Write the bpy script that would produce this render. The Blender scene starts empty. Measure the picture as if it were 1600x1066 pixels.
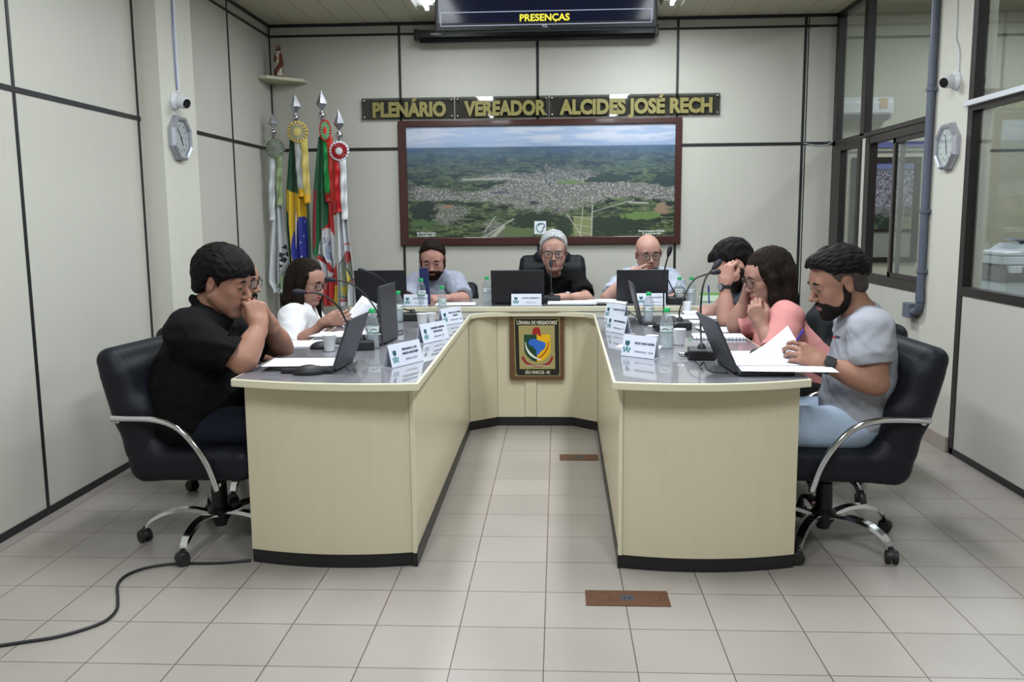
import bpy, bmesh, math, random
import numpy as np
from mathutils import Vector, Matrix
random.seed(7)
rng = np.random.default_rng(11)
scene = bpy.context.scene
COL = scene.collection
PI = math.pi
R = math.radians

# ------------------------------------------------------------------ camera
CAM_H, CAM_YAW, CAM_PITCH, CAM_ROLL, CAM_F = 1.31376, 0.0519, 0.1380, -0.0090, 1387.47
def _cam_axes():
    cy, sy = math.cos(CAM_YAW), math.sin(CAM_YAW)
    fw = np.array([-sy, cy, 0.0]); rt = np.array([cy, sy, 0.0]); up = np.array([0, 0, 1.0])
    f = fw*math.cos(CAM_PITCH) - up*math.sin(CAM_PITCH)
    u = up*math.cos(CAM_PITCH) + fw*math.sin(CAM_PITCH)
    r = rt*math.cos(CAM_ROLL) + u*math.sin(CAM_ROLL)
    u = u*math.cos(CAM_ROLL) - rt*math.sin(CAM_ROLL)
    return r, u, f
CR, CU, CF = _cam_axes()
CO = np.array([0, 0, CAM_H])
cam_data = bpy.data.cameras.new('camera')
cam = bpy.data.objects.new('camera', cam_data)
COL.objects.link(cam)
cam_data.sensor_width = 36.0
cam_data.lens = CAM_F/1600*36.0
cam_data.clip_start = 0.05
M = Matrix(((CR[0], CU[0], -CF[0], 0), (CR[1], CU[1], -CF[1], 0), (CR[2], CU[2], -CF[2], CAM_H), (0, 0, 0, 1)))
cam.matrix_world = M
scene.camera = cam

# survey helpers: a sight line met with a wall, a table height or a given distance
def sight(x, y): return CF + CR*(x-800)/CAM_F - CU*(y-533)/CAM_F
def on_y(x, y, Y):
    d = sight(x, y); return CO + d*(Y/d[1])
def on_x(x, y, X):
    d = sight(x, y); return CO + d*(X/d[0])
def on_z(x, y, z):
    d = sight(x, y); return CO + d*((z-CAM_H)/d[2])

# ------------------------------------------------------------------ light and exposure
scene.view_settings.view_transform = 'Standard'
scene.view_settings.look = 'None'
scene.view_settings.gamma = 1.0
scene.view_settings.use_curve_mapping = False
scene.view_settings.exposure = -0.50
LAMP_POWER = 33.0
LAMP_COLOUR = (0.90, 0.96, 1.0)
TUBE_EMIT = 14.0
LAMP_ROWS = [(-0.86, 6.03), (0.74, 6.03), (-0.86, 3.5), (0.74, 3.5), (-0.86, 0.9), (0.74, 0.9)]
NEXT_ROOM_POWER = 60.0
world = bpy.data.worlds.new('world'); scene.world = world
world.use_nodes = True
world.node_tree.nodes['Background'].inputs[0].default_value = (0.75, 0.82, 0.9, 1)
world.node_tree.nodes['Background'].inputs[1].default_value = 0.25
scene.cycles.max_bounces = 8
scene.cycles.diffuse_bounces = 4
scene.cycles.glossy_bounces = 4
scene.cycles.transmission_bounces = 6
scene.cycles.transparent_max_bounces = 10
scene.cycles.caustics_reflective = False
scene.cycles.caustics_refractive = False
try:
    scene.cycles.use_denoising = True
except Exception:
    pass

# ------------------------------------------------------------------ room dimensions
XL, XR, YB, ZC, ZG = -2.305, 2.170, 7.264, 2.854, 1.873
YF = -2.2            # wall behind the viewer
TOP = 0.735          # desk height
HEAD_TOP = 0.770     # head desk height

# ------------------------------------------------------------------ helpers: objects
def tag(o, label=None, cat=None, group=None, kind=None):
    if label: o['label'] = label
    if cat: o['category'] = cat
    if group: o['group'] = group
    if kind: o['kind'] = kind
    return o
def empty(name, loc=(0, 0, 0), rz=0.0, label=None, cat=None, group=None):
    o = bpy.data.objects.new(name, None); COL.objects.link(o)
    o.location = loc; o.rotation_euler = (0, 0, rz); o.empty_display_size = 0.05
    return tag(o, label, cat, group)
def link(name, me, mats, parent=None, smooth=False, auto=None):
    o = bpy.data.objects.new(name, me); COL.objects.link(o)
    if not isinstance(mats, (list, tuple)): mats = [mats]
    for m in mats: me.materials.append(m)
    if parent is not None: o.parent = parent
    if smooth:
        me.shade_smooth()
    if auto is not None:
        me.shade_smooth()
        try: me.set_sharp_from_angle(angle=R(auto))
        except Exception: pass
    return o
class MB:
    """collects vertices and faces in world or local space; build() links ONE mesh"""
    def __init__(s): s.v = []; s.f = []; s.m = []
    def add(s, vs, fs, mi=0):
        n = len(s.v); s.v += [tuple(float(c) for c in v) for v in vs]
        s.f += [tuple(i+n for i in f) for f in fs]; s.m += [mi]*len(fs); return s
    def box(s, lo, hi, mi=0, rot=None, bevel=0.0):
        lo = np.array(lo, float); hi = np.array(hi, float); c = (lo+hi)/2; h = (hi-lo)/2
        if bevel > 0 and min(h) > bevel*1.01:
            bm = bmesh.new(); bmesh.ops.create_cube(bm, size=2.0)
            for v in bm.verts: v.co = Vector((v.co.x*h[0], v.co.y*h[1], v.co.z*h[2]))
            bmesh.ops.bevel(bm, geom=bm.edges[:], offset=bevel, segments=2, profile=0.5, affect='EDGES')
            bm.verts.index_update()
            vs = np.array([v.co[:] for v in bm.verts]); fs = [[v.index for v in f.verts] for f in bm.faces]; bm.free()
        else:
            vs = np.array([(x*h[0], y*h[1], z*h[2]) for x in (-1, 1) for y in (-1, 1) for z in (-1, 1)])
            fs = [(0, 1, 3, 2), (4, 6, 7, 5), (0, 4, 5, 1), (2, 3, 7, 6), (0, 2, 6, 4), (1, 5, 7, 3)]
        if rot is not None: vs = vs @ np.array(rot).T
        return s.add(vs + c, fs, mi)
    def obox(s, c, half, rot, mi=0, bevel=0.0):
        half = np.array(half, float); c = np.array(c, float)
        return s.box(c-half, c+half, mi, rot, bevel)
    def tube(s, pts, r, n=8, mi=0, cap=True, closed=False):
        pts = [np.array(p, float) for p in pts]
        rr = r if hasattr(r, '__len__') else [r]*len(pts)
        N = len(pts); rings = []
        prev = None
        for i in range(N):
            if closed: t = pts[(i+1) % N]-pts[i-1]
            else: t = pts[min(i+1, N-1)]-pts[max(i-1, 0)]
            t = t/(np.linalg.norm(t)+1e-12)
            if prev is None:
                a = np.array([0, 0, 1.0]) if abs(t[2]) < 0.9 else np.array([1.0, 0, 0])
                u = np.cross(t, a)
            else: u = prev - t*np.dot(prev, t)
            u /= np.linalg.norm(u)+1e-12; prev = u; w = np.cross(t, u)
            rings.append([pts[i] + rr[i]*(math.cos(2*PI*k/n)*u + math.sin(2*PI*k/n)*w) for k in range(n)])
        vs = [p for q in rings for p in q]; fs = []
        M_ = N if closed else N-1
        for i in range(M_):
            j = (i+1) % N
            for k in range(n):
                k2 = (k+1) % n
                fs.append((i*n+k, i*n+k2, j*n+k2, j*n+k))
        if cap and not closed:
            fs.append(tuple(range(n-1, -1, -1))); fs.append(tuple((N-1)*n+k for k in range(n)))
        return s.add(vs, fs, mi)
    def lathe(s, prof, c=(0, 0, 0), n=24, mi=0, axis='z', mis=None, caps=True):
        c = np.array(c, float); vs = []; fs = []; L = len(prof)
        for (r, z) in prof:
            for k in range(n):
                a = 2*PI*k/n; p = (r*math.cos(a), r*math.sin(a), z)
                if axis == 'y': p = (p[0], p[2], p[1])
                if axis == 'x': p = (p[2], p[0], p[1])
                vs.append(c+np.array(p))
        base = len(s.v)
        for i in range(L-1):
            for k in range(n):
                k2 = (k+1) % n
                fs.append((i*n+k, i*n+k2, (i+1)*n+k2, (i+1)*n+k))
        ms = [mi]*len(fs) if mis is None else [mis[i] for i in range(L-1) for k in range(n)]
        if caps and prof[0][0] > 2e-4: fs.append(tuple(range(n-1, -1, -1))); ms.append(ms[0])
        if caps and prof[-1][0] > 2e-4: fs.append(tuple((L-1)*n+k for k in range(n))); ms.append(ms[-1])
        s.v += [tuple(float(q) for q in v) for v in vs]; s.f += [tuple(i+base for i in f) for f in fs]; s.m += ms
        return s
    def ball(s, c, r, n=12, mi=0):
        prof = [(max(1e-5, math.sin(PI*i/n)), -math.cos(PI*i/n)) for i in range(n+1)]
        r = np.array(r, float)*np.ones(3)
        t = MB().lathe(prof, (0, 0, 0), n*2)
        return s.add(np.array(t.v)*r+np.array(c, float), t.f, mi)
    def prism(s, poly, lo, hi, axis='z', mi=0):
        """poly: 2-D outline, extruded from lo to hi along axis"""
        n = len(poly)
        def P(a, b, t):
            return {'z': (a, b, t), 'y': (a, t, b), 'x': (t, a, b)}[axis]
        vs = [P(a, b, lo) for a, b in poly] + [P(a, b, hi) for a, b in poly]
        fs = [tuple(range(n-1, -1, -1)), tuple(range(n, 2*n))] + [(i, (i+1) % n, (i+1) % n+n, i+n) for i in range(n)]
        return s.add(vs, fs, mi)
    def xform(s, mat):
        mat = np.array(mat)
        a = np.array(s.v); a = a @ mat[:3, :3].T + mat[:3, 3]; s.v = [tuple(p) for p in a]; return s
    def build(s, name, mats, parent=None, smooth=False, auto=None, bevel=0.0):
        me = bpy.data.meshes.new(name); me.from_pydata(s.v, [], s.f)
        if s.m: me.polygons.foreach_set('material_index', s.m)
        bm = bmesh.new(); bm.from_mesh(me); bmesh.ops.recalc_face_normals(bm, faces=bm.faces[:]); bm.to_mesh(me); bm.free()
        me.update()
        o = link(name, me, mats, parent, smooth, auto)
        if bevel > 0:
            b = o.modifiers.new('bevel', 'BEVEL'); b.width = bevel; b.segments = 2; b.limit_method = 'ANGLE'; b.angle_limit = R(40)
        return o
def rotz(a):
    c, s = math.cos(a), math.sin(a); return np.array([[c, -s, 0], [s, c, 0], [0, 0, 1.0]])
def rotx(a):
    c, s = math.cos(a), math.sin(a); return np.array([[1, 0, 0], [0, c, -s], [0, s, c.real]])
def roty(a):
    c, s = math.cos(a), math.sin(a); return np.array([[c, 0, s], [0, 1, 0], [-s, 0, c]])
def T4(Rm=None, t=(0, 0, 0)):
    m = np.eye(4)
    if Rm is not None: m[:3, :3] = Rm
    m[:3, 3] = t; return m
def copy_tree(o, parent=None):
    c = o.copy(); COL.objects.link(c); c.parent = parent
    for k in ('label', 'group'):
        if parent is None and k in c: pass
    for ch in list(o.children): copy_tree(ch, c)
    return c
def arc(p0, p1, p2, n=12):
    p0, p1, p2 = [np.array(p, float) for p in (p0, p1, p2)]
    return [(1-t)**2*p0+2*(1-t)*t*p1+t*t*p2 for t in np.linspace(0, 1, n)]
def catmull(pts, n=8, closed=False):
    P = [np.array(p, float) for p in pts]; out = []; N = len(P)
    rngi = range(N if closed else N-1)
    for i in rngi:
        if closed: a, b, c, d = P[i-1], P[i], P[(i+1) % N], P[(i+2) % N]
        else: a, b, c, d = P[max(i-1, 0)], P[i], P[i+1], P[min(i+2, N-1)]
        for k in range(n):
            t = k/n
            out.append(0.5*((2*b)+(-a+c)*t+(2*a-5*b+4*c-d)*t*t+(-a+3*b-3*c+d)*t**3))
    if not closed: out.append(P[-1])
    return out

# ------------------------------------------------------------------ helpers: materials
MATS = {}
def mat(name, col, rough=0.5, metal=0.0, spec=0.5, noise=0.0, nscale=30.0, bump=0.0, bscale=80.0, coat=0.0, coat_rough=0.05,
        emit=None, emit_s=0.0, trans=0.0, ior=1.45, alpha=1.0, stretch=None, sheen=0.0, sss=0.0):
    if name in MATS: return MATS[name]
    m = bpy.data.materials.new(name); m.use_nodes = True
    nt = m.node_tree; b = nt.nodes['Principled BSDF']
    b.inputs['Base Color'].default_value = (*col, 1)
    b.inputs['Roughness'].default_value = rough
    b.inputs['Metallic'].default_value = metal
    b.inputs['Specular IOR Level'].default_value = spec
    b.inputs['Coat Weight'].default_value = coat
    b.inputs['Coat Roughness'].default_value = coat_rough
    b.inputs['Transmission Weight'].default_value = trans
    b.inputs['IOR'].default_value = ior
    b.inputs['Alpha'].default_value = alpha
    if sheen: b.inputs['Sheen Weight'].default_value = sheen
    if sss:
        b.inputs['Subsurface Weight'].default_value = sss
        b.inputs['Subsurface Radius'].default_value = (0.02, 0.008, 0.004)
    if emit:
        b.inputs['Emission Color'].default_value = (*emit, 1); b.inputs['Emission Strength'].default_value = emit_s
    if noise or bump:
        tc = nt.nodes.new('ShaderNodeTexCoord'); mp = nt.nodes.new('ShaderNodeMapping')
        nt.links.new(tc.outputs['Object'], mp.inputs[0])
        if stretch: mp.inputs['Scale'].default_value = stretch
        n1 = nt.nodes.new('ShaderNodeTexNoise'); n1.inputs['Scale'].default_value = nscale; n1.inputs['Detail'].default_value = 4
        nt.links.new(mp.outputs[0], n1.inputs['Vector'])
        if noise:
            rp = nt.nodes.new('ShaderNodeMapRange')
            rp.inputs[1].default_value = 0.25; rp.inputs[2].default_value = 0.75
            rp.inputs[3].default_value = 1-noise; rp.inputs[4].default_value = 1+noise
            mx = nt.nodes.new('ShaderNodeVectorMath'); mx.operation = 'SCALE'; mx.inputs[0].default_value = col
            nt.links.new(n1.outputs[0], rp.inputs[0]); nt.links.new(rp.outputs[0], mx.inputs['Scale'])
            nt.links.new(mx.outputs[0], b.inputs['Base Color'])
        if bump:
            n2 = nt.nodes.new('ShaderNodeTexNoise'); n2.inputs['Scale'].default_value = bscale; n2.inputs['Detail'].default_value = 3
            nt.links.new(mp.outputs[0], n2.inputs['Vector'])
            bp = nt.nodes.new('ShaderNodeBump'); bp.inputs['Strength'].default_value = bump; bp.inputs['Distance'].default_value = 0.004
            nt.links.new(n2.outputs[0], bp.inputs['Height']); nt.links.new(bp.outputs[0], b.inputs['Normal'])
    MATS[name] = m; return m
def vcol_mat(name, rough=0.5, coat=0.0, spec=0.5, attr='print', sheen=0.0, trans=0.0):
    m = mat(name, (1, 1, 1), rough=rough, coat=coat, spec=spec, sheen=sheen)
    nt = m.node_tree; b = nt.nodes['Principled BSDF']
    a = nt.nodes.new('ShaderNodeAttribute'); a.attribute_name = attr
    nt.links.new(a.outputs['Color'], b.inputs['Base Color'])
    return m
def grid_mesh(name, X, C=None, mats=None, parent=None, smooth=True, closed_u=False):
    """X: (nu,nv,3) points; C: (nu,nv,3) linear colours painted as print"""
    nu, nv = X.shape[:2]
    idx = np.arange(nu*nv).reshape(nu, nv)
    a = idx[:-1, :-1].ravel(); b = idx[1:, :-1].ravel(); c = idx[1:, 1:].ravel(); d = idx[:-1, 1:].ravel()
    me = mesh_np(name, X.reshape(-1, 3), np.stack([a, b, c, d], 1))
    if C is not None:
        at = me.color_attributes.new('print', 'FLOAT_COLOR', 'POINT')
        cc = np.ones((nu*nv, 4), np.float32); cc[:, :3] = C.reshape(-1, 3); at.data.foreach_set('color', cc.ravel())
    return link(name, me, mats, parent, smooth)
def mesh_np(name, V, Q, mi=None):
    me = bpy.data.meshes.new(name); nv, nq = len(V), len(Q); k = Q.shape[1]
    me.vertices.add(nv); me.vertices.foreach_set('co', np.asarray(V, np.float32).ravel())
    me.loops.add(nq*k); me.loops.foreach_set('vertex_index', Q.astype(np.int32).ravel())
    me.polygons.add(nq); me.polygons.foreach_set('loop_start', np.arange(0, nq*k, k, dtype=np.int32))
    try: me.polygons.foreach_set('loop_total', np.full(nq, k, np.int32))
    except Exception: pass
    if mi is not None: me.polygons.foreach_set('material_index', mi.astype(np.int32))
    me.update(calc_edges=True); return me
def srgb(r, g, b):
    f = lambda c: (c/255/12.92 if c/255 <= 0.04045 else ((c/255+0.055)/1.055)**2.4)
    return (f(r), f(g), f(b))
def text(name, body, size, mats, parent, loc, rot, bold=0.0, xs=1.0, extrude=0.0005, align='CENTER', width=None):
    """lettering as a mesh; loc is the middle of the line, rot a 3x3 with columns right, up, out"""
    cu = bpy.data.curves.new(name, 'FONT'); cu.body = body; cu.size = size; cu.extrude = extrude; cu.offset = bold
    cu.align_x = align; cu.align_y = 'CENTER'; cu.resolution_u = 3
    ob = bpy.data.objects.new(name, cu); COL.objects.link(ob)
    me = bpy.data.meshes.new_from_object(ob)
    bpy.data.objects.remove(ob); bpy.data.curves.remove(cu)
    V = np.zeros(len(me.vertices)*3); me.vertices.foreach_get('co', V); V = V.reshape(-1, 3)
    if width is not None and len(V):
        w = V[:, 0].max()-V[:, 0].min(); xs = width/w
        V[:, 0] -= (V[:, 0].max()+V[:, 0].min())/2 if align == 'CENTER' else 0
    V[:, 0] *= xs
    V = V @ np.array(rot).T + np.array(loc)
    me.vertices.foreach_set('co', V.ravel()); me.name = name
    while len(me.materials): me.materials.pop()
    me.update()
    return link(name, me, mats, parent)
FACE_MY = np.array([[1, 0, 0], [0, 0, -1], [0, 1, 0]]).T.T   # right=+X, up=+Z, out=-Y
FACE_MY = np.stack([np.array([1, 0, 0.]), np.array([0, 0, 1.]), np.array([0, -1, 0.])], 1)
# ------------------------------------------------------------------ soft-body modelling: blended solids meshed with surface nets
def nrm(v): v = np.array(v, float); return v/(np.linalg.norm(v)+1e-12)
def frame_z(d):
    d = nrm(d); a = np.array([0, 0, 1.0]) if abs(d[2]) < 0.9 else np.array([1.0, 0, 0]); x = nrm(np.cross(a, d)); y = np.cross(d, x)
    return np.stack([x, y, d], 1)
class Solid:
    def __init__(s): s.ops = []; s.post = []
    def cap(s, a, b, ra, rb=None, k=0.02, op='+'):
        a = np.array(a, float); b = np.array(b, float); rb = ra if rb is None else rb
        s.ops.append(('c', op, k, (a+b)/2, np.linalg.norm(a-b)/2+max(ra, rb), (a, b, ra, rb))); return s
    def chain(s, pts, rs, k=0.02, op='+'):
        for i in range(len(pts)-1): s.cap(pts[i], pts[i+1], rs[i], rs[i+1], k if i == 0 else min(k, 0.02), op)
        return s
    def ell(s, c, r, Rm=None, k=0.02, op='+'):
        c = np.array(c, float); r = np.array(r, float)*np.ones(3); Rm = np.eye(3) if Rm is None else np.array(Rm)
        s.ops.append(('e', op, k, c, r.max(), (c, r, Rm))); return s
    def rbox(s, c, half, Rm=None, r=0.03, k=0.02, op='+'):
        c = np.array(c, float); half = np.array(half, float); Rm = np.eye(3) if Rm is None else np.array(Rm)
        s.ops.append(('b', op, k, c, np.linalg.norm(half), (c, half, Rm, r))); return s
    def fn(s, c, rad, f, k=0.0, op='-'):
        s.ops.append(('f', op, k, np.array(c, float), rad, f)); return s
    def merge(s, other, k=0.0):
        s.ops.append(('s', '+', k, None, None, other)); return s
    def _prim(s, o, P):
        if o[0] == 'c':
            a, b, ra, rb = o[5]; ab = b-a; L = ab@ab+1e-12
            pa = P-a; t = np.clip(pa@ab/L, 0, 1)
            return np.sqrt(((pa-t[..., None]*ab)**2).sum(-1))-(ra+(rb-ra)*t)
        if o[0] == 'e':
            c, r, Rm = o[5]; q = (P-c)@Rm
            k0 = np.sqrt(((q/r)**2).sum(-1)); k1 = np.sqrt(((q/r**2)**2).sum(-1))+1e-9
            return k0*(k0-1)/k1
        if o[0] == 'b':
            c, hf, Rm, r = o[5]; q = np.abs((P-c)@Rm)-hf+r
            return np.sqrt((np.maximum(q, 0)**2).sum(-1))+np.minimum(q.max(-1), 0)-r
        if o[0] == 'f': return o[5](P)
    def ev(s, P, c=None, rb=None):
        """P (n,m,3) with block centres c (n,3) and radii rb (n)"""
        d = np.full(P.shape[:-1], 0.25)
        for o in s.ops:
            if o[0] == 's':
                e = o[5].ev(P, c, rb); k = o[2]
                if callable(k): k = k(P)
                if np.isscalar(k) and k <= 1e-9: d = np.minimum(d, e)
                else:
                    k = np.maximum(k, 1e-6); h = np.maximum(k-np.abs(d-e), 0)/k; d = np.minimum(d, e)-h*h*k/4
                continue
            _, op, k, pc, pr, _x = o
            if c is not None:
                act = (np.sqrt(((c-pc)**2).sum(-1))-pr-rb) < 0.03+k
                if not act.any(): continue
                full = act.all()
            else: full = True
            Q = P if full else P[act]
            e = s._prim(o, Q); cur = d if full else d[act]
            if op == '+':
                if k > 1e-9:
                    h = np.maximum(k-np.abs(cur-e), 0)/k; nw = np.minimum(cur, e)-h*h*k/4
                else: nw = np.minimum(cur, e)
            elif op == '-':
                e = -e
                if k > 1e-9:
                    h = np.maximum(k-np.abs(cur-e), 0)/k; nw = np.maximum(cur, e)+h*h*k/4
                else: nw = np.maximum(cur, e)
            elif op == 'd': nw = cur+e       # displacement
            if full: d = nw
            else: d[act] = nw
        return d
    def bounds(s, pad=0.02):
        lo = np.full(3, 1e9); hi = -lo
        for o in s.ops:
            if o[0] == 's': a, b = o[5].bounds(0)
            elif o[1] != '+': continue
            else: a, b = o[3]-o[4], o[3]+o[4]
            lo = np.minimum(lo, a); hi = np.maximum(hi, b)
        return lo-pad, hi+pad
def axis_pts(lo, hi, fine, hf, hc):
    pts = [lo]
    while pts[-1] < hi or (len(pts)-1) % 8 != 0:
        x = pts[-1]; h = hf if any(a-hc <= x <= b for a, b in fine) else hc
        pts.append(x+h)
    return np.array(pts)
def net(sol, h=0.005, fine=(), hf=None, name='m'):
    """fine: list of (lo3, hi3) boxes that get the finer step hf"""
    lo, hi = sol.bounds(); hf = hf or h
    ax = [axis_pts(lo[i], hi[i], [(f[0][i], f[1][i]) for f in fine], hf, h) for i in range(3)]
    nx, ny, nz = [len(a)-1 for a in ax]      # multiples of 8 sample cells; use first n samples
    X, Y, Z = [a[:-1] for a in ax]
    B = 8
    bx, by, bz = nx//B, ny//B, nz//B
    cx = np.array([(X[i*B]+ax[0][i*B+B])/2 for i in range(bx)]); hx = np.array([(ax[0][i*B+B]-X[i*B])/2 for i in range(bx)])
    cy = np.array([(Y[i*B]+ax[1][i*B+B])/2 for i in range(by)]); hy = np.array([(ax[1][i*B+B]-Y[i*B])/2 for i in range(by)])
    cz = np.array([(Z[i*B]+ax[2][i*B+B])/2 for i in range(bz)]); hz = np.array([(ax[2][i*B+B]-Z[i*B])/2 for i in range(bz)])
    C = np.stack(np.meshgrid(cx, cy, cz, indexing='ij'), -1).reshape(-1, 3)
    Hh = np.stack(np.meshgrid(hx, hy, hz, indexing='ij'), -1).reshape(-1, 3); rb = np.sqrt((Hh**2).sum(-1))
    dc = sol.ev(C[:, None, :])[:, 0]
    act = np.abs(dc) < rb*1.25+0.022
    V = np.repeat(np.repeat(np.repeat(np.sign(dc).reshape(bx, by, bz).astype(np.float32)*0.1, B, 0), B, 1), B, 2)
    ids = np.nonzero(act)[0]
    V6 = V.reshape(bx, B, by, B, bz, B)
    for s0 in range(0, len(ids), 400):
        I = ids[s0:s0+400]
        ix, iy, iz = I//(by*bz), (I//bz) % by, I % bz
        gx = X[ix[:, None]*B+np.arange(B)]; gy = Y[iy[:, None]*B+np.arange(B)]; gz = Z[iz[:, None]*B+np.arange(B)]
        P = np.empty((len(I), B, B, B, 3)); P[..., 0] = gx[:, :, None, None]; P[..., 1] = gy[:, None, :, None]; P[..., 2] = gz[:, None, None, :]
        d = sol.ev(P.reshape(len(I), B**3, 3), C[I], rb[I]).reshape(len(I), B, B, B)
        V6[ix, :, iy, :, iz, :] = d
    V = V6.reshape(nx, ny, nz)
    S = V < 0
    # cells with a crossing
    a = S[:-1, :-1, :-1].astype(np.int8)
    tot = np.zeros(a.shape, np.int8)
    for i in (0, 1):
        for j in (0, 1):
            for k in (0, 1): tot += S[i:nx-1+i, j:ny-1+j, k:nz-1+k]
    cell = (tot > 0) & (tot < 8)
    ci = np.argwhere(cell); n = len(ci)
    if n == 0: raise RuntimeError('empty solid '+name)
    idx = -np.ones(cell.shape, np.int32); idx[cell] = np.arange(n)
    acc = np.zeros((n, 3)); cnt = np.zeros(n)
    A = [X, Y, Z]
    for axn in range(3):
        for o1 in (0, 1):
            for o2 in (0, 1):
                off = [0, 0, 0]; oth = [q for q in range(3) if q != axn]; off[oth[0]] = o1; off[oth[1]] = o2
                p0 = ci+off; p1 = p0.copy(); p1[:, axn] += 1
                v0 = V[p0[:, 0], p0[:, 1], p0[:, 2]]; v1 = V[p1[:, 0], p1[:, 1], p1[:, 2]]
                m = (v0 < 0) != (v1 < 0)
                t = np.where(m, v0/np.where(m, v0-v1, 1), 0)
                q = np.stack([A[j][p0[:, j]] for j in range(3)], 1)
                q[:, axn] += t*(A[axn][p1[:, axn]]-A[axn][p0[:, axn]])
                acc[m] += q[m]; cnt[m] += 1
    W = acc/cnt[:, None]
    quads = []
    for axn in range(3):
        sl0 = [slice(None)]*3; sl1 = [slice(None)]*3
        sl0[axn] = slice(0, -1); sl1[axn] = slice(1, None)
        s0, s1 = S[tuple(sl0)], S[tuple(sl1)]
        e = np.argwhere(s0 != s1)
        oth = [q for q in range(3) if q != axn]
        ok = np.all([(e[:, q] > 0) & (e[:, q] < S.shape[q]-1) for q in oth], axis=0); e = e[ok]
        flip = S[e[:, 0], e[:, 1], e[:, 2]]
        u, w = np.zeros(3, int), np.zeros(3, int); u[oth[0]] = 1; w[oth[1]] = 1
        g = lambda q: idx[q[:, 0], q[:, 1], q[:, 2]]
        Q = np.stack([g(e-u-w), g(e-w), g(e), g(e-u)], 1)
        if axn == 1: flip = ~flip
        Q[~flip] = Q[~flip][:, ::-1]
        quads.append(Q)
    Q = np.concatenate(quads); Q = Q[(Q >= 0).all(1)]
    return W, Q
def smooth_net(W, Q, it=1, lam=0.5):
    for _ in range(it):
        acc = np.zeros_like(W); cnt = np.zeros(len(W))
        for i in range(4):
            a, b = Q[:, i], Q[:, (i+1) % 4]
            for ax in range(3):
                acc[:, ax] += np.bincount(a, W[b, ax], len(W))+np.bincount(b, W[a, ax], len(W))
            cnt += np.bincount(a, minlength=len(W))+np.bincount(b, minlength=len(W))
        W = W+lam*(acc/np.maximum(cnt, 1)[:, None]-W)
    return W
def wob(P, f, seed=0, warp=0.6):
    """cheap smooth noise, about -1..1"""
    r = np.random.default_rng(seed); out = 0
    Q = P*f
    for i in range(3):
        a = r.normal(size=3); b = r.normal(size=3); c = r.normal(size=3)
        a /= np.linalg.norm(a); b /= np.linalg.norm(b)
        out = out+np.sin(Q@a*2.0+warp*3*np.sin(Q@b+c[0])+c[1]*3)
    return out/3
Q_BODY, Q_FINE, Q_CLOTH = 0.0058, 0.0030, 0.0058
# ------------------------------------------------------------------ room materials
def tile_mat():
    m = bpy.data.materials.new('floor_tiles'); m.use_nodes = True; nt = m.node_tree; b = nt.nodes['Principled BSDF']
    tc = nt.nodes.new('ShaderNodeTexCoord'); mp = nt.nodes.new('ShaderNodeMapping')
    t = 0.275
    mp.inputs['Location'].default_value = (0.1588*t, -0.8756*t, 0)
    nt.links.new(tc.outputs['Object'], mp.inputs[0])
    br = nt.nodes.new('ShaderNodeTexBrick'); br.offset = 0.0; br.squash = 1.0
    br.inputs['Scale'].default_value = 1.0; br.inputs['Brick Width'].default_value = t; br.inputs['Row Height'].default_value = t
    br.inputs['Mortar Size'].default_value = 0.0022; br.inputs['Mortar Smooth'].default_value = 0.3; br.inputs['Bias'].default_value = 0.0
    c1 = srgb(150, 143, 137)
    br.inputs['Color1'].default_value = (*[c*0.96 for c in c1], 1); br.inputs['Color2'].default_value = (*[c*1.05 for c in c1], 1)
    br.inputs['Mortar'].default_value = (*srgb(84, 74, 68), 1)
    nt.links.new(mp.outputs[0], br.inputs['Vector'])
    n = nt.nodes.new('ShaderNodeTexNoise'); n.inputs['Scale'].default_value = 330; n.inputs['Detail'].default_value = 3
    nt.links.new(tc.outputs['Object'], n.inputs['Vector'])
    n2 = nt.nodes.new('ShaderNodeTexNoise'); n2.inputs['Scale'].default_value = 2.2; n2.inputs['Detail'].default_value = 5
    nt.links.new(tc.outputs['Object'], n2.inputs['Vector'])
    r1 = nt.nodes.new('ShaderNodeMapRange'); r1.inputs[1].default_value = 0.3; r1.inputs[2].default_value = 0.7; r1.inputs[3].default_value = 0.84; r1.inputs[4].default_value = 1.14
    nt.links.new(n.outputs[0], r1.inputs[0])
    r2 = nt.nodes.new('ShaderNodeMapRange'); r2.inputs[1].default_value = 0.3; r2.inputs[2].default_value = 0.7; r2.inputs[3].default_value = 0.95; r2.inputs[4].default_value = 1.05
    nt.links.new(n2.outputs[0], r2.inputs[0])
    mu = nt.nodes.new('ShaderNodeMath'); mu.operation = 'MULTIPLY'; nt.links.new(r1.outputs[0], mu.inputs[0]); nt.links.new(r2.outputs[0], mu.inputs[1])
    sc = nt.nodes.new('ShaderNodeVectorMath'); sc.operation = 'SCALE'
    nt.links.new(br.outputs['Color'], sc.inputs[0]); nt.links.new(mu.outputs[0], sc.inputs['Scale'])
    nt.links.new(sc.outputs[0], b.inputs['Base Color'])
    b.inputs['Roughness'].default_value = 0.30; b.inputs['Specular IOR Level'].default_value = 0.45
    bp = nt.nodes.new('ShaderNodeBump'); bp.inputs['Strength'].default_value = 0.35; bp.inputs['Distance'].default_value = 0.001; bp.invert = True
    nt.links.new(br.outputs['Fac'], bp.inputs['Height']); nt.links.new(bp.outputs[0], b.inputs['Normal'])
    return m
M_FLOOR = tile_mat()
WALLC = srgb(184, 183, 174)
M_WALL = mat('wall_panel_cream', WALLC, rough=0.5, noise=0.018, nscale=60, stretch=(1, 1, 0.05), spec=0.3)
M_PILLAR = mat('pillar_plaster', srgb(196, 195, 184), rough=0.7, noise=0.02, nscale=20, bump=0.15, bscale=120)
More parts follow.
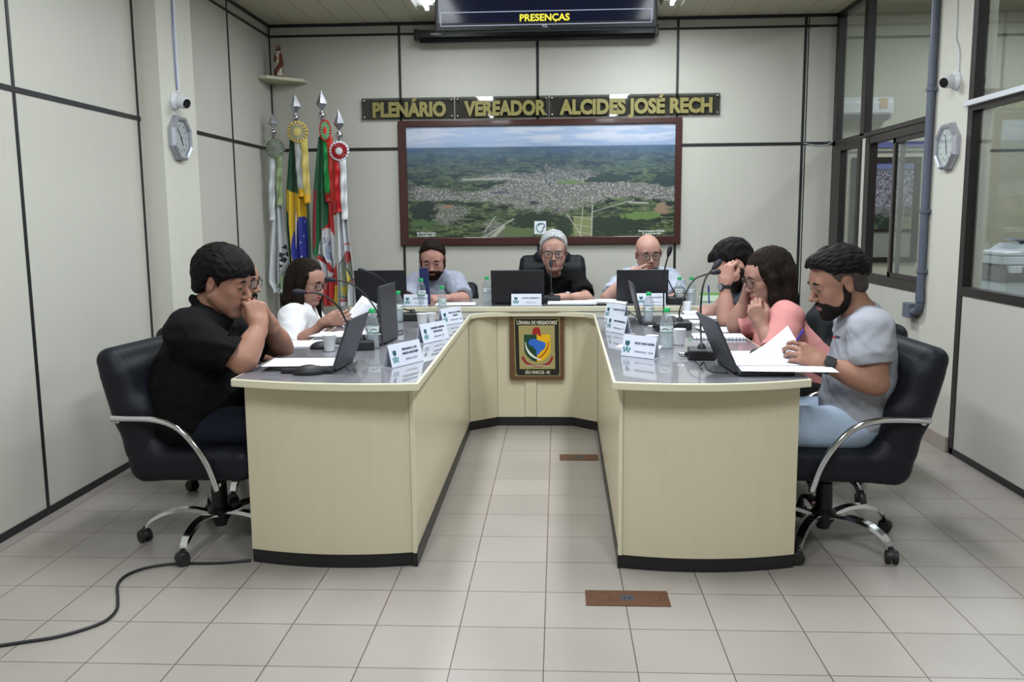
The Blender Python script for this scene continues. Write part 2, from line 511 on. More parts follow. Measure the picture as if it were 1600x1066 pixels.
M_SEAM = mat('black_seam_profile', (0.012, 0.012, 0.014), rough=0.45)
M_SEAM_BROWN = mat('dark_brown_frame', (0.016, 0.012, 0.012), rough=0.35)
M_CEIL = mat('ceiling_slats', srgb(190, 186, 166), rough=0.55, noise=0.02, nscale=8)
M_CREAM = mat('cream_laminate', srgb(197, 189, 163), rough=0.32, noise=0.02, nscale=45, stretch=(1, 1, 0.06), spec=0.4)
M_CREAM_DK = mat('cream_laminate_seam', srgb(110, 102, 80), rough=0.5)
M_EDGE = mat('cream_edge_band', srgb(205, 200, 176), rough=0.35)
M_GREYTOP = mat('grey_glossy_worktop', srgb(112, 112, 118), rough=0.5, noise=0.16, nscale=420, coat=1.0, coat_rough=0.03, spec=0.5)
M_PLINTH = mat('black_plinth', (0.010, 0.010, 0.011), rough=0.4)
M_METAL_W = mat('white_painted_metal', srgb(205, 208, 214), rough=0.3)
M_PIPE = mat('grey_conduit', srgb(88, 94, 110), rough=0.4)
M_TILEBASE = mat('baseboard_tile', srgb(158, 148, 138), rough=0.35, noise=0.05, nscale=200)
def two_sided_fresnel(nt, ior):
    f = nt.nodes.new('ShaderNodeFresnel'); g = nt.nodes.new('ShaderNodeNewGeometry'); m = nt.nodes.new('ShaderNodeMapRange')
    m.inputs[3].default_value = ior; m.inputs[4].default_value = 1/ior
    nt.links.new(g.outputs['Backfacing'], m.inputs[0]); nt.links.new(m.outputs[0], f.inputs[0]); return f
def glass_mat():
    m = bpy.data.materials.new('window_glass'); m.use_nodes = True; nt = m.node_tree
    for n in list(nt.nodes): nt.nodes.remove(n)
    o = nt.nodes.new('ShaderNodeOutputMaterial'); t = nt.nodes.new('ShaderNodeBsdfTransparent'); g = nt.nodes.new('ShaderNodeBsdfGlossy')
    t.inputs[0].default_value = (0.93, 0.945, 0.935, 1); g.inputs['Roughness'].default_value = 0.01
    g.inputs[0].default_value = (0.9, 0.95, 0.95, 1)
    f = two_sided_fresnel(nt, 1.5)
    mx = nt.nodes.new('ShaderNodeMixShader'); nt.links.new(f.outputs[0], mx.inputs[0]); nt.links.new(t.outputs[0], mx.inputs[1]); nt.links.new(g.outputs[0], mx.inputs[2])
    nt.links.new(mx.outputs[0], o.inputs[0]); return m
M_WINGLASS = glass_mat()
def struct(name, mb, m, parent=None, **k):
    o = mb.build(name, m, parent, **k)
    if parent is None: o['kind'] = 'structure'
    return o

# ------------------------------------------------------------------ shell
struct('floor', MB().box((XL-0.12, YF-0.1, -0.06), (XR+3.6, 9.4, 0.0)), M_FLOOR)
c = MB()
y = YF
c.box((XL-0.12, YF-0.1, ZC+0.004), (XR+0.1, YB+0.1, ZC+0.08))
x = XL
while x < XR:
    c.box((x+0.003, YF, ZC), (min(x+0.197, XR), YB, ZC+0.01)); x += 0.2
struct('ceiling', c, M_CEIL)
PANEL_ZT = 2.765
w = MB().box((XL-0.1, YF, 0), (XL, YB+0.1, ZC), 0)
for yy in (-1.3, 0.25, 1.7, 3.765, 4.90, 6.345): w.box((XL, yy-0.010, 0), (XL+0.004, yy+0.010, ZC), 1)
for a, b in ((ZG, 0.012), (PANEL_ZT, 0.009)): w.box((XL, YF, a-b), (XL+0.0045, YB, a+b), 1)
w.box((XL, YF, 0), (XL+0.006, YB, 0.035), 1); w.box((XL, YF, ZC-0.022), (XL+0.012, YB, ZC), 1)
struct('wall_left', w, [M_WALL, M_SEAM])
w = MB().box((XL-0.1, YB, 0), (XR+0.012, YB+0.1, ZC), 0)
for xx in (-1.254, -0.155, 0.945, 1.928): w.box((xx-0.010, YB-0.004, 0), (xx+0.010, YB, ZC), 1)
for a, b in ((ZG, 0.012), (PANEL_ZT, 0.009)): w.box((XL, YB-0.0045, a-b), (XR, YB, a+b), 1)
w.box((XL, YB-0.006, 0), (XR, YB, 0.035), 1); w.box((XL, YB-0.02, ZC-0.022), (XR, YB, ZC), 1)
w.box((XL, YB-0.01, 0), (XL+0.01, YB, ZC), 1)
w.box((1.948, YB-0.003, 0), (1.955, YB, ZC), 1)
struct('wall_back', w, [M_WALL, M_SEAM])
struct('wall_front', MB().box((XL-0.1, YF-0.1, 0), (XR+0.1, YF, ZC)), M_WALL)
# plastered pillar standing out of the left wall
struct('trim_1', MB().box((XL-0.02, 4.925, 0), (-2.182, 5.40, ZC)), M_PILLAR)
# right wall: solid strips, low panels, pillar
w = MB()
w.box((XR, YF, 0), (XR+0.08, 2.4, ZC), 0)
w.box((XR, 2.4, 0), (XR+0.06, 4.905, 0.885), 0)
w.box((XR, 5.40, 0), (XR+0.06, 6.50, 0.885), 0)
w.box((XR, 6.50, 0), (XR+0.06, 6.60, ZG), 0)
for yy in (3.4,): w.box((XR-0.004, yy-0.01, 0), (XR, yy+0.01, 0.885), 1)
w.box((XR-0.006, YF, 0), (XR, 4.905, 0.035), 1); w.box((XR-0.006, 5.30, 0), (XR, 7.2, 0.035), 1)
w.box((XR-0.004, 6.492, 0), (XR, 6.502, ZG), 1)
w.box((XR-0.004, 6.575, 0), (XR, 6.60, ZG), 1)
struct('wall_right', w, [M_WALL, M_SEAM])
struct('trim_2', MB().box((XR-0.004, 4.925, 0), (XR+0.12, 5.405, ZC+0.02)), M_PILLAR)
struct('baseboard_right', MB().box((XR-0.022, 4.925, 0), (XR-0.004, 5.13, 0.085), bevel=0.003).box((XR-0.022, 5.134, 0), (XR-0.004, 5.335, 0.085), bevel=0.003), M_TILEBASE)

def window(name, frame_boxes, panes, extra=()):
    f = MB()
    for lo, hi in frame_boxes: f.box(lo, hi)
    o = struct(name, f, M_SEAM_BROWN, auto=30)
    for lo, hi in panes:
        MB().box(lo, hi).build('pane', M_WINGLASS, o)
    return o
x0, x1 = XR-0.006, XR+0.05
# near window beside the viewer (two panes, white metal rail on the transom)
wn = window('window_1', [((x0, 4.870, 0), (x1, 4.925, ZC)), ((x0, 2.4, 0.880), (x1, 4.87, 0.925)), ((x0, 2.4, 1.845), (x1, 4.87, 1.875)), ((x0, 2.4, ZC-0.05), (x1, 4.87, ZC)), ((x0, 2.4, 0.9), (x1, 2.46, ZC)), ((x0, 3.55, 0.9), (x1, 3.60, ZC))],
       [((XR+0.018, 3.60, 0.92), (XR+0.022, 4.872, 1.85)), ((XR+0.018, 3.60, 1.87), (XR+0.022, 4.872, ZC-0.045)), ((XR+0.018, 2.46, 0.92), (XR+0.022, 3.55, 1.85)), ((XR+0.018, 2.46, 1.87), (XR+0.022, 3.55, ZC-0.045))])
MB().box((XR-0.030, 2.4, 1.872), (XR+0.01, 4.935, 1.900), bevel=0.003).build('transom_rail', M_METAL_W, wn)
# far window bank
window('window_2', [((x0, 5.40, 1.850), (x1, 7.264, 1.885)), ((x0, 6.545, 1.87), (x1, 6.625, ZC)), ((x0, 7.19, 0), (x1, YB, ZC)), ((x0, 5.40, ZC-0.04), (x1, 7.26, ZC)), ((x0, 5.395, 1.87), (x1, 5.43, ZC))],
       [((XR+0.018, 5.43, 1.88), (XR+0.022, 6.55, ZC-0.035)), ((XR+0.018, 6.62, 1.88), (XR+0.022, 7.20, ZC-0.035))])
w3 = window('window_3', [((x0, 6.405, 0.845), (x1, 6.495, 1.855)), ((x0, 5.40, 0.845), (x1, 6.42, 0.905)), ((x0, 5.40, 1.80), (x1, 6.42, 1.855)), ((x0, 5.395, 0.845), (x1, 5.43, 1.855))], [])
def sash(y0, y1, xx, grey=False):
    b = MB(); t = 0.030
    b.box((xx, y0, 0.905), (xx+0.02, y0+t, 1.80)).box((xx, y1-t, 0.905), (xx+0.02, y1, 1.80)).box((xx, y0, 0.905), (xx+0.02, y1, 0.905+t)).box((xx, y0, 1.80-t), (xx+0.02, y1, 1.80))
    o = b.build('sash', M_SEAM_BROWN if not grey else mat('grey_sash', srgb(92, 92, 90), rough=0.4), w3)
    MB().box((xx+0.008, y0+t, 0.93), (xx+0.012, y1-t, 1.775)).build('pane', M_WINGLASS, o)
sash(5.43, 5.98, XR+0.004); sash(5.90, 6.06, XR+0.028, True)
MB().box((XR+0.01, 5.44, 0.906), (XR+0.03, 5.46, 1.79)).build('rail', M_SEAM_BROWN, w3)
# door in the far corner, glazed above
dr = struct('door_1', MB().box((x0, 7.05, 0), (x1, 7.19, 1.85), 0).box((x0, 6.60, 0), (x1, 6.66, 1.85), 0).box((x0, 6.66, 0.93), (x1, 7.05, 0.98), 0).box((x0, 6.66, 1.80), (x1, 7.05, 1.85), 0).box((XR+0.01, 6.66, 0.03), (XR+0.04, 7.05, 0.93), 1), [M_SEAM_BROWN, M_WALL])
MB().box((XR+0.018, 6.66, 0.98), (XR+0.022, 7.05, 1.80)).build('pane', M_WINGLASS, dr)
MB().tube([(XR-0.02, 6.635, 0.99), (XR-0.045, 6.635, 0.99), (XR-0.045, 6.72, 0.99)], 0.008, 8).build('door_handle', M_METAL_W, dr, smooth=True)

# ------------------------------------------------------------------ room next door
NX, NY, NZ = XR+3.4, 8.75, 3.25
M_NEXTW = mat('next_room_wall', srgb(186, 186, 170), rough=0.6)
w = MB().box((XR, NY, 0), (NX, NY+0.1, NZ), 0)
for xx in (2.62, 3.72, 4.82): w.box((xx-0.01, NY-0.004, 0), (xx+0.01, NY, NZ), 1)
for zz in (2.95, 1.9): w.box((XR, NY-0.0045, zz-0.012), (NX, NY, zz+0.012), 1)
struct('wall_next_back', w, [M_NEXTW, mat('grey_seam', srgb(95, 96, 92), rough=0.5)])
w = MB().box((NX, 1.5, 0), (NX+0.1, NY+0.1, NZ), 0)
for yy in (3.0, 4.4, 5.8, 7.2): w.box((NX-0.004, yy-0.01, 0), (NX, yy+0.01, NZ), 1)
w.box((NX-0.0045, 1.5, 1.89), (NX, NY, 1.915), 1)
struct('wall_next_right', w, [M_NEXTW, MATS['grey_seam']])
struct('wall_next_front', MB().box((XR, 1.4, 0), (NX, 1.5, NZ)), M_NEXTW)
struct('wall_next_left', MB().box((XR-0.1, YB+0.1, 0), (XR, NY, NZ)).box((XR+0.001, 1.5, ZC+0.02), (XR+0.08, NY, NZ)), M_NEXTW)
c = MB().box((XR, 1.4, NZ+0.006), (NX, NY, NZ+0.08), 1)
yy = 1.5
while yy < NY: c.box((XR, yy+0.006, NZ), (NX, yy+0.394, NZ+0.01)); yy += 0.4
struct('ceiling_next', c, [mat('next_ceiling', srgb(196, 196, 188), rough=0.6), MATS['grey_seam']])

# ------------------------------------------------------------------ lamps
M_TUBE = mat('fluorescent_tube', (1, 1, 1), rough=0.4, emit=LAMP_COLOUR, emit_s=TUBE_EMIT)
M_LAMPW = mat('lamp_housing', srgb(225, 225, 220), rough=0.35)
M_REFL = mat('lamp_reflector', (0.85, 0.86, 0.87), rough=0.15, metal=1.0)
def lamp_proto(lab):
    o = empty('ceiling_light', (0, 0, 0))
    h = MB().box((-0.15, -0.62, -0.018), (0.15, 0.62, 0.0), bevel=0.004)
    h.build('housing', M_LAMPW, o)
    for q in (-1, 0, 1):
        r = MB(); r.prism([(q*0.14-0.006, -0.06), (q*0.14+0.006, -0.06), (q*0.14+0.002, -0.018), (q*0.14-0.002, -0.018)] if q else [(-0.02, -0.02), (0.02, -0.02), (0.0, -0.055)], -0.60, 0.60, 'y')
        r.build('reflector', M_REFL, o)
    for q in (-1, 1):
        MB().tube([(q*0.075, -0.59, -0.042), (q*0.075, 0.59, -0.042)], 0.013, 12).build('tube', M_TUBE, o, smooth=True)
        for e_ in (-0.60, 0.60): MB().box((q*0.075-0.014, e_-0.01, -0.058), (q*0.075+0.014, e_+0.01, -0.015)).build('lamp_holder', M_LAMPW, o)
    return o
names = ['twin fluorescent tube ceiling light left of the hanging screen', 'twin fluorescent tube ceiling light right of the hanging screen',
         'twin fluorescent ceiling light over the left desk wing', 'twin fluorescent ceiling light over the right desk wing',
         'twin fluorescent ceiling light behind the viewer, left side', 'twin fluorescent ceiling light behind the viewer, right side']
P0 = lamp_proto('')
for i, (lx, ly) in enumerate(LAMP_ROWS):
    o = P0 if i == 0 else copy_tree(P0)
    o.location = (lx, ly, ZC); tag(o, names[i], 'ceiling light', 'fluorescent ceiling lights')
    l = bpy.data.lights.new('lamp_light', 'AREA'); l.shape = 'RECTANGLE'; l.size = 0.26; l.size_y = 1.16; l.energy = LAMP_POWER*(1.0 if ly > 1 else 1.15); l.color = LAMP_COLOUR
    lo = bpy.data.objects.new('lamp_light', l); COL.objects.link(lo); lo.parent = o; lo.location = (0, 0, -0.065)
for i, (lx, ly) in enumerate([(3.6, 7.0), (3.6, 4.2)]):
    o = copy_tree(P0); o.location = (lx, ly, NZ)
    tag(o, ['twin fluorescent ceiling light at the far end of the next room', 'twin fluorescent ceiling light over the copier in the next room'][i], 'ceiling light', 'fluorescent ceiling lights')
    l = bpy.data.lights.new('lamp_light', 'AREA'); l.shape = 'RECTANGLE'; l.size = 0.26; l.size_y = 1.16; l.energy = NEXT_ROOM_POWER*0.5; l.color = LAMP_COLOUR
    lo = bpy.data.objects.new('lamp_light', l); COL.objects.link(lo); lo.parent = o; lo.location = (0, 0, -0.065)

# ------------------------------------------------------------------ U-shaped desk
CX = -0.152
def inner_top(): return [(-0.495, 3.085), (-0.525, 5.33), (-0.485, 5.415), (-0.40, 5.455), (-0.29, 5.475), (-0.014, 5.475), (0.08, 5.455), (0.165, 5.415), (0.215, 5.33), (0.195, 3.115)]
def front_arc(xa, ya, xb, yb, bulge, n=14):
    return [(xa+(xb-xa)*t, ya+(yb-ya)*t-bulge*4*t*(1-t)) for t in np.linspace(0, 1, n)]
fl = front_arc(-1.205, 3.165, -0.495, 3.085, 0.045)
fr = front_arc(0.195, 3.115, 0.905, 3.165, 0.065)
outline = fl[:-1]+inner_top()[:-1]+fr+[(0.905, 5.60), (-1.205, 5.60)]
desk = empty('u_shaped_desk', (CX, 4.4, 0), 0, 'cream U-shaped council desk with grey glossy top and black plinth', 'desk')
D0 = np.array([CX, 4.4, 0])
def shift(mb, d=D0):
    mb.v = [tuple(np.array(p)-d) for p in mb.v]; return mb
shift(MB().prism(outline, TOP-0.030, TOP-0.001)).build('edge_band', M_EDGE, desk, bevel=0.004)
cen = np.array([CX, 4.6])
def inset(poly, d):
    n = len(poly); out = []
    area = sum(poly[i][0]*poly[(i+1) % n][1]-poly[(i+1) % n][0]*poly[i][1] for i in range(n)); sg = 1 if area > 0 else -1
    for i in range(n):
        p, q, r = [np.array(poly[j % n]) for j in (i-1, i, i+1)]
        a = q-p; b = r-q; a = a/np.linalg.norm(a); b = b/np.linalg.norm(b)
        na = sg*np.array([-a[1], a[0]]); nb_ = sg*np.array([-b[1], b[0]]); m = na+nb_; m = m/max(0.25, (m@m)/2)
        out.append(tuple(q+m*d))
    return out
shift(MB().prism(inset(outline, 0.010), TOP-0.004, TOP)).build('worktop', M_GREYTOP, desk)
# panels
def panel_strip(pts, z0, z1, th, mi=0, mb=None):
    mb = mb or MB()
    for (xa, ya), (xb, yb) in zip(pts[:-1], pts[1:]):
        d = np.array([xb-xa, yb-ya]); L = np.linalg.norm(d); d /= L; n = np.array([-d[1], d[0]])*th
        mb.prism([(xa, ya), (xb, yb), (xb+n[0], yb+n[1]), (xa+n[0], ya+n[1])], z0, z1, 'z', mi)
    return mb
pl = front_arc(-1.180, 3.235, -0.552, 3.215, 0.042)
pr = front_arc(0.240, 3.212, 0.883, 3.235, 0.045)
shift(panel_strip(pl, 0.055, TOP-0.03, 0.02)).build('front_panel', M_CREAM, desk, auto=30)
shift(panel_strip(pr, 0.055, TOP-0.03, 0.02)).build('front_panel', M_CREAM, desk, auto=30)
innerL = [(-0.536, 3.215), (-0.545, 5.391)]
innerR = [(0.227, 3.223), (0.243, 5.400)]
shift(MB().prism([(-0.536, 3.205), (-0.536, 3.235), (-0.550, 3.235), (-0.550, 3.207)], 0.055, TOP-0.03).prism([(0.225, 3.208), (0.225, 3.235), (0.239, 3.235), (0.239, 3.205)], 0.055, TOP-0.03)).build('corner_post', M_EDGE, desk)
shift(MB().prism([(-0.540, 3.215), (-0.547, 5.391), (-0.565, 5.391), (-0.558, 3.215)], 0.055, TOP-0.03)).build('inner_panel', M_CREAM, desk)
shift(MB().prism([(0.229, 3.223), (0.245, 5.400), (0.263, 5.400), (0.247, 3.223)], 0.055, TOP-0.03)).build('inner_panel', M_CREAM, desk)
shift(MB().prism([(-0.545, 5.393), (-0.382, 5.531), (-0.395, 5.546), (-0.558, 5.408)], 0.055, TOP-0.03)).build('chamfer_panel', M_CREAM, desk)
shift(MB().prism([(0.243, 5.402), (0.095, 5.531), (0.108, 5.546), (0.256, 5.417)], 0.055, TOP-0.03)).build('chamfer_panel', M_CREAM, desk)
shift(MB().box((-0.382, 5.533, 0.055), (0.095, 5.55, TOP-0.03)).box((-0.205, 5.522, 0.060), (-0.135, 5.534, TOP-0.03)).box((-0.3825, 5.5325, 0.055), (-0.3795, 5.5335, TOP-0.03), 1)
      .box((-0.2065, 5.530, 0.06), (-0.205, 5.5335, TOP-0.03), 1).box((-0.135, 5.530, 0.06), (-0.1335, 5.5335, TOP-0.03), 1)).build('centre_panel', [M_CREAM, M_CREAM_DK], desk)
for X_, sg in ((-1.205, 1), (0.905, -1)):   # modesty strip along the seats
    pass
s = MB()
for x_, y_ in [(-0.46, 5.469), (-0.40, 5.515), (0.16, 5.475), (0.12, 5.51)]:
    for z_ in (0.16, 0.62): s.ball((x_, y_-0.004, z_), 0.0035, 6)
shift(s).build('screw_cap', mat('screw_cap_white', srgb(205, 203, 190), rough=0.4), desk, smooth=True)
pk = MB()
panel_strip([(x_, y_+0.006) for x_, y_ in pl], 0.0, 0.056, 0.02, 0, pk); panel_strip([(x_, y_+0.006) for x_, y_ in pr], 0.0, 0.056, 0.02, 0, pk)
panel_strip([(-0.533, 3.21), (-0.543, 5.391), (-0.381, 5.528), (0.094, 5.528), (0.241, 5.40), (0.224, 3.218)], 0.0, 0.056, 0.02, 0, pk)
pk.prism([(-0.552, 3.218), (-0.552, 3.24), (-0.533, 3.24), (-0.533, 3.21)], 0, 0.058).prism([(0.224, 3.213), (0.224, 3.24), (0.243, 3.24), (0.243, 3.218)], 0, 0.058)
shift(pk).build('plinth', M_PLINTH, desk)
# supports near the seats and head desk
hd = empty('head_desk', (CX, 5.75, 0), 0, 'cream head desk across the back, slightly raised', 'desk')
D1 = np.array([CX, 5.75, 0])
ho = [(-1.30, 5.462), (0.99, 5.462), (0.99, 6.02), (-1.30, 6.02)]
shift(MB().prism(ho, HEAD_TOP-0.034, HEAD_TOP-0.001), D1).build('edge_band', M_EDGE, hd, bevel=0.004)
shift(MB().prism(inset(ho, 0.008), HEAD_TOP-0.004, HEAD_TOP), D1).build('worktop', M_GREYTOP, hd)
shift(MB().box((-1.26, 5.61, 0.0), (0.95, 5.63, HEAD_TOP-0.034)), D1).build('front_panel', M_CREAM, hd)
for x_ in (-1.26, 0.93): shift(MB().box((x_, 5.63, 0.0), (x_+0.02, 5.98, HEAD_TOP-0.034)), D1).build('side_panel', M_CREAM, hd)

# ------------------------------------------------------------------ plaque on the desk
PY = 5.522
pq = empty('wooden_plaque', (-0.13, PY, 0.30), 0, 'brown wooden plaque with coat of arms fixed to the middle of the desk', 'plaque')
P2 = np.array([-0.13, PY, 0.30])
M_WOODP = mat('plaque_wood', srgb(92, 62, 36), rough=0.35, noise=0.25, nscale=14, stretch=(1, 1, 8), coat=0.4)
M_BRASS = mat('brass_plate', (0.52, 0.46, 0.20), rough=0.35, metal=0.75)
M_BRASS_T = mat('brass_letter', (0.75, 0.72, 0.55), rough=0.4, metal=0.3)
M_BLACKP = mat('plaque_black', (0.012, 0.012, 0.010), rough=0.3)
px0, px1, pz0, pz1 = -0.303, 0.040, 0.303, 0.722
def pqb(mb, name, m, par=pq, **k): return shift(mb, P2).build(name, m, par, **k)
pqb(MB().box((px0, PY-0.022, pz0), (px1, PY, pz1), bevel=0.005), 'backboard', M_WOODP)
def U(u, v, d=0.0): return (px0+(px1-px0)*u, PY-0.022-d, pz0+(pz1-pz0)*(1-v))    # u,v measured on the plaque, v down
def crop(cx_, cy_):    # pixel of the close-up of the plaque to u,v
    return ((cx_-157)/(900-157), (cy_-75)/(990-75))
def flat(pts, d, th, mb=None, mi=0):
    mb = mb or MB(); n = len(pts)
    q = [U(*crop(*p), d) for p in pts]; r_ = [(a, b-th, c_) for a, b, c_ in q]
    return mb.add(q+r_, [tuple(range(n)), tuple(range(2*n-1, n-1, -1))]+[(i, (i+1) % n, (i+1) % n+n, i+n) for i in range(n)], mi)
pqb(flat([(222, 135), (838, 135), (848, 940), (238, 940)], 0.0, 0.003), 'gold_border', M_BRASS)
pqb(flat([(232, 145), (828, 145), (838, 930), (248, 930)], 0.003, 0.001), 'black_plate', M_BLACKP)
gp = pqb(flat([(284, 238), (772, 238), (780, 840), (296, 840)], 0.004, 0.001), 'gold_plate', M_BRASS)
def qc(n0, cols): return [mat(n0, cols, rough=0.4)]
pqb(flat([(355, 365), (530, 365), (533, 745), (470, 725), (400, 665), (362, 600)], 0.005, 0.0008), 'shield_green_half', mat('shield_green', srgb(18, 62, 38), rough=0.4))
pqb(flat([(530, 365), (712, 360), (716, 600), (680, 665), (610, 722), (533, 745)], 0.005, 0.0008), 'shield_yellow_half', mat('shield_yellow', srgb(222, 172, 16), rough=0.4))
pqb(flat([(412, 470), (440, 430), (500, 420), (560, 445), (600, 455), (652, 480), (650, 520), (622, 570), (590, 590), (560, 625), (538, 650), (515, 625), (530, 590), (500, 555), (470, 520), (430, 510)], 0.006, 0.0008), 'blue_map', mat('map_blue', srgb(42, 100, 190), rough=0.4))
pqb(flat([(470, 350), (475, 290), (510, 262), (550, 262), (575, 290), (582, 345), (592, 392), (560, 378), (535, 350), (510, 368), (480, 365)], 0.006, 0.0008), 'red_cap', mat('cap_red', srgb(150, 28, 30), rough=0.4))
m_ = MB()
a_ = [(370, 470), (385, 560), (430, 640), (500, 690), (590, 722)]; b_ = [(590, 708), (520, 675), (455, 620), (400, 545), (380, 465)]
def curved(aa): return [tuple(p) for p in catmull(aa, 5)]
def strip2(a, b, d, mb):
    A_, B_ = curved(a), curved(b[::-1]); n = len(A_)
    vs = [U(*crop(*p), d+0.0008) for p in A_]+[U(*crop(*p), d+0.0008) for p in B_]
    return mb.add(vs, [(i, i+1, n+i+1, n+i) for i in range(n-1)])
pqb(strip2(a_, b_, 0.006, MB()), 'white_blade', mat('blade_white', srgb(220, 220, 215), rough=0.4))
pqb(strip2([(692, 460), (685, 540), (650, 610), (600, 665), (550, 690)], [(548, 678), (595, 650), (640, 595), (672, 530), (684, 460)], 0.006, MB()), 'red_blade', mat('blade_red', srgb(150, 50, 20), rough=0.4))
rb_ = strip2([(345, 655), (400, 740), (470, 775), (540, 782), (620, 772), (690, 735), (735, 650)], [(755, 690), (700, 775), (625, 805), (540, 815), (460, 802), (385, 770), (318, 690)], 0.006, MB())
pqb(rb_, 'red_ribbon', mat('ribbon_red', srgb(140, 26, 44), rough=0.5))
def tx(s_, cx_, cy_, w_, size, m, par, name='lettering', d=0.0055):
    p = np.array(U(*crop(cx_, cy_), d))-P2
    return text(name, s_, size, m, par, p, FACE_MY, bold=0.0006, width=w_*(px1-px0)/743)
tx('CÂMARA DE VEREADORES', 530, 203, 545, 0.030, M_BRASS_T, pq)
tx('SÃO MARCOS - RS', 540, 888, 335, 0.028, M_BRASS_T, pq)
tx('ESTADO DO RIO GRANDE DO SUL', 545, 795, 300, 0.009, M_BRASS_T, pq, d=0.0075)
s = MB()
for p in ((250, 168), (812, 168), (262, 915), (825, 910)): s.ball(U(*crop(*p), 0.005), 0.0035, 6)
pqb(s, 'screw', M_BRASS, smooth=True)
